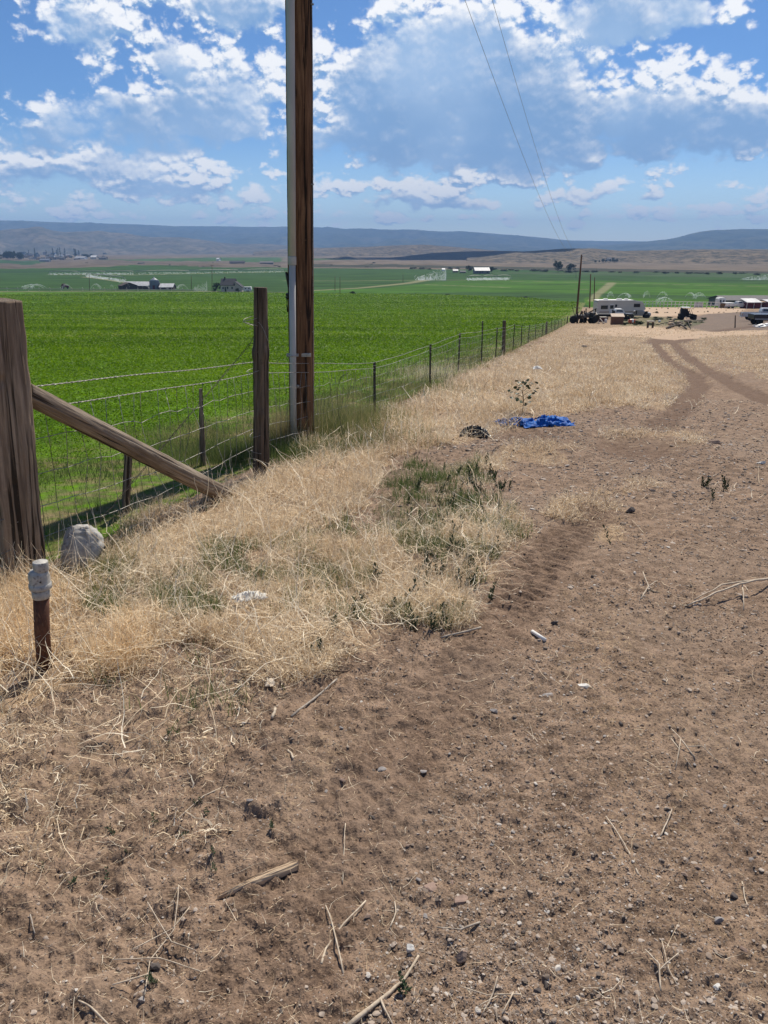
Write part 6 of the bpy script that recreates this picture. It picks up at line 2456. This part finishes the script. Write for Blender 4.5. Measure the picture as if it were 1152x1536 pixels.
def body_mesh(prof, half, tuck=.12, z_shoulder=None):
    """car body: side outline pulled across, with the part above the shoulder leaning in"""
    n = len(prof)
    zs = z_shoulder if z_shoulder is not None else 1e9
    zt = max(p[1] for p in prof)
    mb = MB()
    secs = []
    for s in (-1, -.93, .93, 1):
        row = []
        for x, z in prof:
            k = 0 if z <= zs else (z - zs) / max(zt - zs, 1e-3)
            e = .965 if abs(s) == 1 else 1.0
            cz = sum(p[1] for p in prof) / n
            row.append((x * (1 if abs(s) < 1 else .992), s * (half - tuck * k), cz + (z - cz) * e))
        secs.append(row)
    vs = [p for r in secs for p in r]
    fs = [tuple(range(n)), tuple(range(4 * n - 1, 3 * n - 1, -1))]
    for q in range(3):
        fs += [(q * n + (i + 1) % n, q * n + i, (q + 1) * n + i, (q + 1) * n + (i + 1) % n) for i in range(n)]
    return mb.add(vs, fs)


def pickup(b, rz, label, paintm, top=None, flatbed=False, cab=1.0):
    """pickup with its nose toward +x"""
    root = empty("pickup_truck", b, rz, label, "pickup")
    body = body_mesh([(-.35, .42), (-.35, .98), (-.30, 1.08), (1.15, 1.08), (1.25, 1.10), (2.35, 1.04), (2.55, .96), (2.62, .80), (2.62, .45), (2.25, .40), (2.1, .72), (1.85, .84), (1.6, .84), (1.35, .72), (1.2, .40)], .92, 0)
    body.build("body", paintm, root)
    cabm = body_mesh([(-.36, 1.06), (-.34, 1.40), (-.22, 1.74), (-.10, 1.79), (.75, 1.79), (.92, 1.73), (1.38, 1.09)], .86, .16, 1.1)
    cabm.build("cab", top or paintm, root)
    # glass, proud of the cab
    for s in (-1, 1):
        MB().add([(-.16, s * .835, 1.18), (1.10, s * .845, 1.14), (.78, s * .745, 1.66), (-.08, s * .745, 1.66)], [(0, 1, 2, 3)] if s < 0 else [(3, 2, 1, 0)]).build("side_window", M_GLASS, root)
    MB().add([(1.335, -.72, 1.16), (1.335, .72, 1.16), (.965, .62, 1.70), (.965, -.62, 1.70)], [(0, 1, 2, 3)]).build("windscreen", M_GLASS, root)
    MB().add([(-.375, -.62, 1.2), (-.375, .62, 1.2), (-.25, .56, 1.62), (-.25, -.56, 1.62)], [(3, 2, 1, 0)]).build("rear_window", M_GLASS, root)
    if flatbed:
        fb = MB().box((-1.75, 0, .92), (2.7, 2.1, .12), 0, .02)
        fb.build("flatbed", M_BLACK, root)
        MB().box((-.44, 0, 1.25), (.06, 1.9, .6)).build("headboard", M_BLACK, root)
        MB().box((-1.6, 0, .68), (2.6, .9, .3)).build("frame", M_BLACK, root)
    else:
        bd = MB()
        for s in (-1, 1):
            bd.box((-1.60, s * .88, .84), (2.42, .09, .56), 0, .02)
        bd.box((-2.80, 0, .84), (.07, 1.72, .56), 0, .02).box((-1.6, 0, .60), (2.4, 1.7, .06))
        bd.build("bed", paintm, root)
        for s in (-1, 1):
            MB().box((-2.845, s * .82, .88), (.03, .15, .34)).build("tail_light", M_TAIL, root)
        MB().box((-2.9, 0, .52), (.10, 1.75, .14), 0, .03).build("rear_bumper", M_CHROME, root)
    for s in (-1, 1):
        wheel(root, 1.72, s * .80, .37)
        wheel(root, -1.72, s * .80, .37)
        MB().lathe([(.10, -.02), (.11, .02)], (2.63, s * .66, .80), 12, 'x').build("headlight", M_CHROME, root)
    MB().box((2.66, 0, .52), (.10, 1.8, .16), 0, .03).build("front_bumper", M_CHROME, root)
    return root


def build_trailer():
    b = g3(928, 476.5)
    root = empty("fifth_wheel_trailer", b, R(3), "long tan fifth wheel camping trailer parked beyond the fence's end", "camping trailer")
    k = (b.y * CP - (b.z - EYE) * SP) / FPX
    L = 74 * k
    x0, x1 = -L * .5, L * .5
    H = 25.5 * k
    prof = [(x0, .62), (x1 - 2.4, .62), (x1 - 2.2, 1.30), (x1 - .35, 1.30), (x1 - .10, 1.55), (x1 - .55, H - .75), (x1 - .95, H - .42), (x1 - 2.4, H - .15), (x0 + .3, H - .12), (x0, H - .35)]
    MB().prism(prof, -1.22, 1.22).build("body", M_TRAILER, root)
    roof = [(x0 + .05, H - .14), (x0 + .3, H - .10), (x1 - 2.4, H - .13), (x1 - .93, H - .40), (x1 - .5, H - .74), (x1 - .40, H - .70), (x1 - .85, H - .28), (x1 - 2.35, H + .02), (x0 + .25, H + .04), (x0 - .02, H - .05)]
    MB().prism(roof, -1.26, 1.26).build("roof", M_WHITE, root)
    fr = MB().add([(x1 - .085, -1.1, 1.5), (x1 - .085, 1.1, 1.5), (x1 - .53, 1.1, H - .78), (x1 - .53, -1.1, H - .78)], [(0, 1, 2, 3)])
    fr.build("nose_cap", M_WHITE, root)
    for cx, w, h, z in ((-L * .36, L * .14, .62, 1.85), (-L * .21, L * .085, 1.75, 1.55), (-L * .125, L * .04, .45, 2.1), (L * .30, L * .13, .6, 2.15)):
        f = MB().box((cx, -1.235, z), (w, .05, h), 0, .02).build("door" if h > 1 else "window", M_WHITE if h > 1 else M_BLACK, root)
        MB().box((cx, -1.262, z + (.35 if h > 1 else 0)), (w * .84, .012, h * (.34 if h > 1 else .8))).build("pane", M_GLASS, f)
    MB().box((-.8, -1.226, 1.05), (L * .72, .014, .16)).build("stripe", M_TANB, root)
    for x in (-.75, .25):
        for s in (-1, 1):
            wheel(root, x, s * 1.02, .36)
    for x, w in ((-L * .3, .7), (-.2, .9), (L * .12, .6)):
        MB().box((x, .1, H + .12), (w, .7, .22), 0, .06).build("roof_vent", M_WHITE, root)
    MB().tube([(x1 - 1.3, 0, 1.32), (x1 - 1.25, 0, .75), (x1 - 1.25, 0, .55)], .09, 8).build("hitch", M_BLACK, root)
    for s in (-.8, .8):
        MB().box((x1 - 2.7, s, .32), (.1, .1, .7)).build("landing_leg", M_BLACK, root)


def build_vehicles():
    p = g3(920, 479.0)
    pickup((p.x, p.y - 1.2, p.z), R(-4), "old dark flatbed pickup with pale cab top in front of the tan trailer", M_DKBLUE, M_TRUCKW, True)
    # pale vehicle with a hood open beyond the pickup's nose
    p = g3(958, 476)
    root = empty("parked_car", p, R(-10), "pale small car with dark wheels behind the old pickup's nose", "car")
    body_mesh([(-1.9, .35), (-2.0, .8), (-1.7, 1.0), (-1.2, 1.02), (-.6, 1.38), (.5, 1.40), (1.1, 1.0), (1.9, .88), (2.0, .6), (1.95, .35)], .8, .14, 1.0).build("body", M_SILVER, root)
    for s in (-1, 1):
        MB().add([(-.95, s * .755, 1.04), (.85, s * .76, 1.04), (.4, s * .69, 1.32), (-.5, s * .69, 1.32)], [(0, 1, 2, 3)] if s < 0 else [(3, 2, 1, 0)]).build("side_window", M_GLASS, root)
        wheel(root, 1.25, s * .72, .32, .2)
        wheel(root, -1.25, s * .72, .32, .2)
    # black scrap wheel pile at its nose
    p = g3(969, 477)
    root = empty("tyre_stack", p, 0, "black tyres heaped at the nose of the pale car", "tyres")
    for i, (dx, dz, tl) in enumerate(((0, .33, .2), (.25, .35, -.3), (-.2, .36, .1), (.05, .8, .5))):
        o = MB().lathe([(.2, -.11), (.33, -.12), (.38, -.06), (.38, .06), (.33, .12), (.2, .11)], (0, 0, 0), 18, 'y').build("tyre", M_BLACK, root)
        o.location = (dx, .25 * i - .3, dz)
        o.rotation_euler = (tl * .6, 0, tl)
    # side by side with pale roof
    p = g3(1030, 480)
    root = empty("utility_buggy", p, R(-6), "small black off road buggy with pale roof standing alone in the yard", "buggy")
    body_mesh([(-1.25, .45), (-1.3, .95), (-.35, 1.0), (-.3, .7), (.35, .7), (.45, 1.0), (1.25, .85), (1.35, .6), (1.25, .42)], .66, 0).build("body", M_BLACK, root)
    cage = MB()
    for s in (-.62, .62):
        cage.tube([(-1.1, s, .9), (-.95, s, 1.85), (.2, s, 1.88), (.65, s, .95)], .035, 6)
        cage.tube([(-.3, s, .8), (-.25, s, 1.86)], .03, 6)
    cage.build("roll_cage", M_BLACK, root)
    MB().box((-.38, 0, 1.93), (1.35, 1.4, .08), 0, .03).build("roof", M_WHITE, root)
    MB().box((-.55, 0, 1.2), (.9, 1.2, 1.0), 0, .05).build("cargo_box", M_BLACK, root)
    MB().box((.05, 0, 1.05), (.18, 1.15, .7), 0, .05).build("seat_back", M_BLACK, root)
    MB().add([(-.98, -.6, .95), (-.98, .6, .95), (-.93, .6, 1.83), (-.93, -.6, 1.83)], [(0, 1, 2, 3)]).build("rear_screen", M_GLASS, root)
    for s in (-1, 1):
        wheel(root, .95, s * .64, .36, .26, M_BLACK)
        wheel(root, -.95, s * .64, .36, .26, M_BLACK)
    # silver pickup at the right edge, tail toward the left
    p = g3(1146, 482)
    pickup((p.x + .3, p.y + 1.5, p.z), R(-12), "silver pickup with red tail light at the right edge of the yard", M_SILVER)
    # dark flat deck trailer in front of it
    p = g3(1152, 486.5)
    root = empty("utility_trailer", p, R(-4), "dark flat deck trailer with one pale rimmed wheel in front of the silver pickup", "trailer")
    MB().box((0, 0, 1.0), (4.2, 2.0, .55), 0, .04).build("deck", M_DKBLUE, root)
    MB().box((0, -1.02, .75), (4.0, .06, .10)).build("rail", M_SILVER, root)
    MB().box((.3, 0, .62), (3.4, .9, .18)).build("frame", M_BLACK, root)
    for s in (-1, 1):
        wheel(root, -1.35, s * .85, .40)
        wheel(root, .9, s * .85, .40)


def build_right_side():
    # long grey building with lean-tos, white roofed red sheds
    house("grey_workshop", 1110, 459, 74, 9.5, 5.0, 10, M_GREYB, M_GREYR, "long low grey building behind the sheds at the right", "building", R(3), None, 4)
    p = gpt(1125, 462.5)
    k = (p[1] * CP - (p[2] - EYE) * SP) / FPX

    def shed(px, pyb, w, h, rh, label, wall, roofm, nd):
        b = gpt(px, pyb)
        root = empty("shed", b, R(3), label, "shed")
        W, H, D = w * k, h * k, 3.4
        MB().box((0, 0, H / 2 - .2), (W, D, H + .4)).build("wall", wall, root)
        MB().add([(-W / 2 - .15, -D / 2 - .3, H + .02), (W / 2 + .15, -D / 2 - .3, H + .02), (W / 2 + .15, D / 2 + .2, H + rh * k), (-W / 2 - .15, D / 2 + .2, H + rh * k),
                  (-W / 2 - .15, -D / 2 - .3, H + .16), (W / 2 + .15, -D / 2 - .3, H + .16), (W / 2 + .15, D / 2 + .2, H + rh * k + .14), (-W / 2 - .15, D / 2 + .2, H + rh * k + .14)],
                 [(0, 1, 2, 3), (4, 5, 6, 7), (0, 1, 5, 4), (1, 2, 6, 5), (2, 3, 7, 6), (3, 0, 4, 7)]).build("roof", roofm, root)
        for i in range(nd):
            x = -W / 2 + W * (i + .5) / nd
            MB().box((x, -D / 2 - .03, H * .46), (W / nd * .84, .06, H * .88)).build("door", wall if wall is M_BURG else M_OLDWOOD, root)
        for i in range(nd + 1):
            MB().box((-W / 2 + W * i / nd, -D / 2 - .05, H * .5), (.10, .1, H)).build("trim", M_WHITE, root)
        return root
    shed(1125, 462.5, 21.5, 8.5, 4.6, "dark red shed with broad white roof, left of the tan shed", M_BURG, M_TINROOF, 2)
    shed(1142, 462, 11, 7, 1.8, "small tan shed between two dark red sheds", M_TANB, M_TANB, 2)
    shed(1157, 462.5, 20, 8.5, 3, "dark red shed cut by the right edge of the picture", M_BURG, M_TINROOF, 2)
    # carport with things under
    b = gpt(1091, 462)
    root = empty("carport", b, R(2), "low open carport with pale roof left of the dark red shed", "carport")
    W, H = 17 * k, 7.5 * k
    MB().box((0, 0, H), (W, 3.2, .14)).build("roof", M_TINROOF, root)
    for x in (-W / 2 + .1, 0, W / 2 - .1):
        for y in (-1.5, 1.5):
            MB().box((x, y, H / 2 - .2), (.12, .12, H + .2)).build("post", M_WHITE, root)
    MB().box((0, 1.3, H * .4), (W * .9, .1, H * .8)).build("back_panel", M_TANB, root)
    camper(gpt(1079.5, 461.5), 11 * k, "boxy white camper against the left end of the grey building")
    p = gpt(1105, 462.5)
    pickup((p[0], p[1], p[2]), R(10), "white pickup parked between the carport and the dark red shed", M_TRUCKW)
    # white rail fence
    a, e = g3(925, 459.5), g3(1078, 462.5)
    dv = e - a
    root = empty("rail_fence", a, 0, "long white rail fence between the yard and the fields beyond", "fence")
    n = 27
    for i in range(n + 1):
        c = dv * (i / n)
        zz = gz(a.x + c.x, a.y + c.y) - a.z
        MB().box((c.x, c.y, zz + .75), (.13, .13, 1.7)).build("post", M_WHITE, root)
    for h in (1.5, .75):
        MB().tube([(dv.x * i / n, dv.y * i / n, gz(a.x + dv.x * i / n, a.y + dv.y * i / n) - a.z + h) for i in range(n + 1)], .055, 5).build("rail", M_WHITE, root)
    b = g3(1046, 461.5)
    o = MB().prism([(-1.15, .15), (1.15, .15), (1.15, 1.35), (-1.15, 1.35)], -.04, .04)
    o.box((-.9, 0, .1), (.1, .1, .5)).box((.9, 0, .1), (.1, .1, .5))
    tag(o.build("leaning_sheet", surf("faded_panel", (.50, .47, .47), (.42, .40, .40), .7), None, (b.x, b.y - .5, b.z)), "faded pale panel leaning on the white rail fence", "board")
    # lone post on a mound
    b = g3(1103, 491)
    rough_pole_o = rough_pole("wooden_post", M_DARKP, (b.x, b.y, b.z - .2), tuple(at_depth(1103, 473, b.y)), .07, .05, 91, 10, 14, .06, .05)
    tag(rough_pole_o, "lone short post standing on a dirt mound in the yard", "post")


def build_junk():
    rg = random.Random(77)
    M_SPLIT = [surf("split_wood_face", (.48, .36, .24), (.36, .26, .17), .85, (9, 9, 9)), surf("grey_log", (.20, .165, .135), (.13, .105, .085), .9, (9, 9, 9)), surf("dark_log", (.10, .08, .065), (.06, .05, .04), .9, (9, 9, 9))]
    # firewood
    spots = [(1004 + rg.uniform(-1, 32), 487 + rg.uniform(-2.5, 3.0)) for _ in range(24)]
    for i, (px, py) in enumerate(spots):
        p = g3(px, py)
        L, r = rg.uniform(.35, .6), rg.uniform(.10, .17)
        o = MB().lathe([(r * .9, -L / 2), (r, -L / 2 + .02), (r * .97, 0), (r, L / 2 - .02), (r * .9, L / 2)], (0, 0, 0), 9, 'y').build("log", M_SPLIT[i % 3 if i % 4 else 0])
        o.location = (p.x, p.y, p.z + r * (.9 + (i % 3 == 0) * 1.4))
        o.rotation_euler = (0, rg.uniform(-.2, .2), rg.uniform(-.6, .6))
        tag(o, "short cut log in the scattered woodpile in the yard", "log", "scattered firewood")
    for i, (p0, p1, r, h, lab) in enumerate((((1000, 494), (1013, 489), .11, .15, "dark curved limb lying left of the woodpile"), ((1014, 488), (1030, 495), .09, .3, "long dark limb leaning across the woodpile"), ((1028, 480), (1036, 494), .06, .35, "thin pole propped slanting at the woodpile's right end"))):
        a, e = g3(*p0), g3(*p1)
        m_ = a.lerp(e, .5) + Vector((0, 0, h))
        o = MB().tube([a + Vector((0, 0, r * .6 + (.5 if i == 2 else 0))), m_, e + Vector((0, 0, r * .6))], [r, r * .9, r * .7], 8).build("limb", M_SPLIT[2])
        tag(o, lab, "limb")
    # wooden box
    b = g3(925, 487)
    root = empty("wooden_box", b, R(-8), "reddish brown wooden box with pale slanted lid in front of the dark pickup", "box")
    MB().box((0, 0, .48), (1.35, 1.0, .95), 0, .02).build("body", surf("red_brown_boards", (.20, .10, .065), (.14, .07, .045), .8, (2, 2, 14)), root)
    MB().add([(-.75, -.6, .92), (.75, -.6, .92), (.75, .6, 1.18), (-.75, .6, 1.18), (-.75, -.6, .98), (.75, -.6, .98), (.75, .6, 1.25), (-.75, .6, 1.25)], [(3, 2, 1, 0), (4, 5, 6, 7), (0, 1, 5, 4), (1, 2, 6, 5), (2, 3, 7, 6), (3, 0, 4, 7)]).build("lid", surf("pale_lid", (.46, .35, .27), (.36, .27, .2), .7, (2, 2, 9)), root)
    # small crates and drums
    b = g3(904, 482.5)
    root = empty("crate", b, .1, "small maroon crate with pale lid left of the wooden box", "crate")
    MB().box((0, 0, .3), (.95, .7, .6), 0, .02).build("body", surf("maroon_crate", (.11, .035, .03), (.08, .028, .024), .7), root)
    MB().box((0, 0, .64), (1.05, .8, .08), 0, .02).build("lid", M_CREAM, root)
    b = g3(908.5, 484)
    tag(MB().lathe([(.16, 0), (.17, .02), (.17, .42), (.15, .46)], (0, 0, 0), 14).build("bucket", M_WHITE, None, b), "small white bucket beside the maroon crate", "bucket")
    b = g3(947.5, 486)
    root = empty("tank", b, .1, "small orange and white tank lying right of the wooden box", "tank")
    MB().lathe([(.1, -.45), (.24, -.40), (.28, -.2), (.28, .2), (.24, .40), (.1, .45)], (0, 0, .34), 14, 'x').build("body", paint("orange_paint", (.50, .10, .035)), root)
    MB().lathe([(.285, -.12), (.287, .12)], (0, 0, .35), 14, 'x').build("band", M_WHITE, root)
    MB().box((0, 0, .06), (.7, .4, .12)).build("stand", M_BLACK, root)
    b = g3(975, 492)
    root = empty("stool", b, .1, "small stand with a pale top at the front of the yard weeds", "stand")
    MB().box((0, 0, .62), (.72, .4, .12), 0, .02).build("top", M_CREAM, root)
    for dx in (-.25, .25):
        MB().box((dx, 0, .3), (.1, .25, .62)).build("leg", M_OLDWOOD, root)
    b = g3(989, 483.5)
    tag(MB().lathe([(.05, 0), (.16, .02), (.17, .25), (.06, .30)], (0, 0, 0), 12).build("jug", M_WHITE, None, b), "white jug alone among the yard weeds", "jug")
    # dark implement pile under the reddish pole
    b = g3(880, 485)
    root = empty("scrap_heap", b, 0, "dark heap of old farm implement parts at the foot of the reddish pole", "scrap heap")
    for i in range(16):
        x, y = rg.uniform(-2.3, 1.4), rg.uniform(-.6, 1.6)
        h = rg.uniform(.5, 2.0)
        MB().tube([(x, y, 0), (x + rg.uniform(-.8, .8), y + rg.uniform(-.3, .3), h), (x + rg.uniform(-1, 1), y, h * rg.uniform(.3, 1))], rg.uniform(.05, .12), 6).build("bar", rg.choice([M_BLACKIRON, M_OLDWOOD, M_BLACK]), root)
    for i in range(6):
        x, r = rg.uniform(-2.1, 1.2), rg.uniform(.3, .6)
        o = MB().lathe([(r * .75, -.08), (r, -.08), (r, .08), (r * .75, .08)], (0, 0, 0), 16, 'y').build("wheel", M_BLACK, root)
        o.location = (x, rg.uniform(-.5, .8), r)
        o.rotation_euler = (rg.uniform(-.4, .4), 0, rg.uniform(-.7, .7))
    for i in range(5):
        MB().box((rg.uniform(-2, 1.3), rg.uniform(-.3, 1), rg.uniform(.4, 1.1)), (rg.uniform(.5, 1.2), .5, rg.uniform(.3, .7)), rg.uniform(-1, 1), .04).build("casing", rg.choice([M_BLACKIRON, M_OLDWOOD, M_STEELBED]), root)
    for i, (dx, lab) in enumerate(((-20, "leftmost white insulator topped post in the scrap"), (-2, "white topped rod in the scrap heap's middle"))):
        pass
    # planks leaning
    for i, (p0, p1, lab) in enumerate((((893, 478), (906, 486), "long pale plank sloping down from the scrap heap"), ((889, 480), (899, 486), "shorter pale plank leaning beside the longer one at the scrap heap"))):
        a, e = g3(*p0), g3(*p1)
        a = a + Vector((0, 0, 1.0))
        o = MB().tube([a, a.lerp(e, .5), e + Vector((0, 0, .06))], .075, 4).build("plank", M_CREAM)
        tag(o, lab, "plank")
    # pale debris by the dark trailer
    for i, (px, py, w, lab) in enumerate(((1141, 491, 1.0, "flat white board lying in front of the dark trailer"), (1150, 489.5, .9, "second white board tilted at the picture's right edge"), (1133, 491.5, .35, "small white scrap left of the boards by the dark trailer"))):
        b = g3(px, py)
        o = MB().box((0, 0, .12), (w, .6, .07), 0, .01).box((0, .1, .25), (w * .7, .3, .06), .4)
        o = o.build("board", M_WHITE, None, b)
        o.rotation_euler = (R(10), R(8 * (i - 1)), R(20 * i))
        tag(o, lab, "board")
    # green shrubs in the yard
    for i, (px, py, wpx, hpx, lab) in enumerate(((960, 488, 18, 9, "broad green shrub right of the orange tank"), (937, 488, 9, 6, "brown green shrub between box and orange tank"), (985, 480, 24, 4, "low green weeds bush behind the broad shrub"), (1010, 480, 26, 3.5, "low spreading green bush left of the buggy"),
                                                 (948, 478, 16, 4, "low green bush by the old pickup's nose"), (1048, 481, 26, 2.2, "flat green weed patch right of the buggy"), (895, 470, 12, 7, "pale green bush behind the trailer's left end"), (984, 470, 7, 4, "small dry bush on the sandy strip"))):
        o = tree(px, py, py - hpx, wpx, 'bush', lab, None, "bush", "bush")
        o.location.z = gz(o.location.x, o.location.y) - .05
    rr = random.Random(6)
    for i in range(34):
        px, py = rr.uniform(930, 1058), rr.uniform(477, 489)
        if abs(px - 1030) < 9 and py < 482:
            continue
        tree(px, py, py - rr.uniform(1.8, 4.2), rr.uniform(7, 15), 'bush', "low green weed clump in the middle of the cluttered yard", "green weed clumps of the yard", "weeds", "weed_clump")
    rr = random.Random(5)
    for i in range(30):
        px, py = rr.uniform(972, 1115), rr.uniform(462, 470)
        o = tree(px, py, py - rr.uniform(1.2, 2.4), rr.uniform(1.5, 3.4), 'bush', "small dry weed clump dotting the sandy strip behind the yard", "weed clumps on the sandy strip", "bush", "bush")


build_trailer()
build_vehicles()
build_right_side()
build_junk()


# ------------------------------------------------------------------ the air between
def build_haze():
    m = bpy.data.materials.new("valley_haze")
    m.use_nodes = True
    nt = m.node_tree
    nt.nodes.clear()
    g = NG(nt)
    out = g.n('ShaderNodeOutputMaterial')
    v = g.n('ShaderNodeVolumePrincipled')
    v.inputs['Color'].default_value = (.33, .57, 1.0, 1)
    v.inputs['Density'].default_value = 1.15e-4
    v.inputs['Anisotropy'].default_value = 0.0
    g.link(v.outputs[0], out.inputs['Volume'])
    mb = MB().box((0, 0, 210), (28000, 28000, 520))
    o = mb.build("haze", m)
    tag(o, kind="stuff")


build_haze()
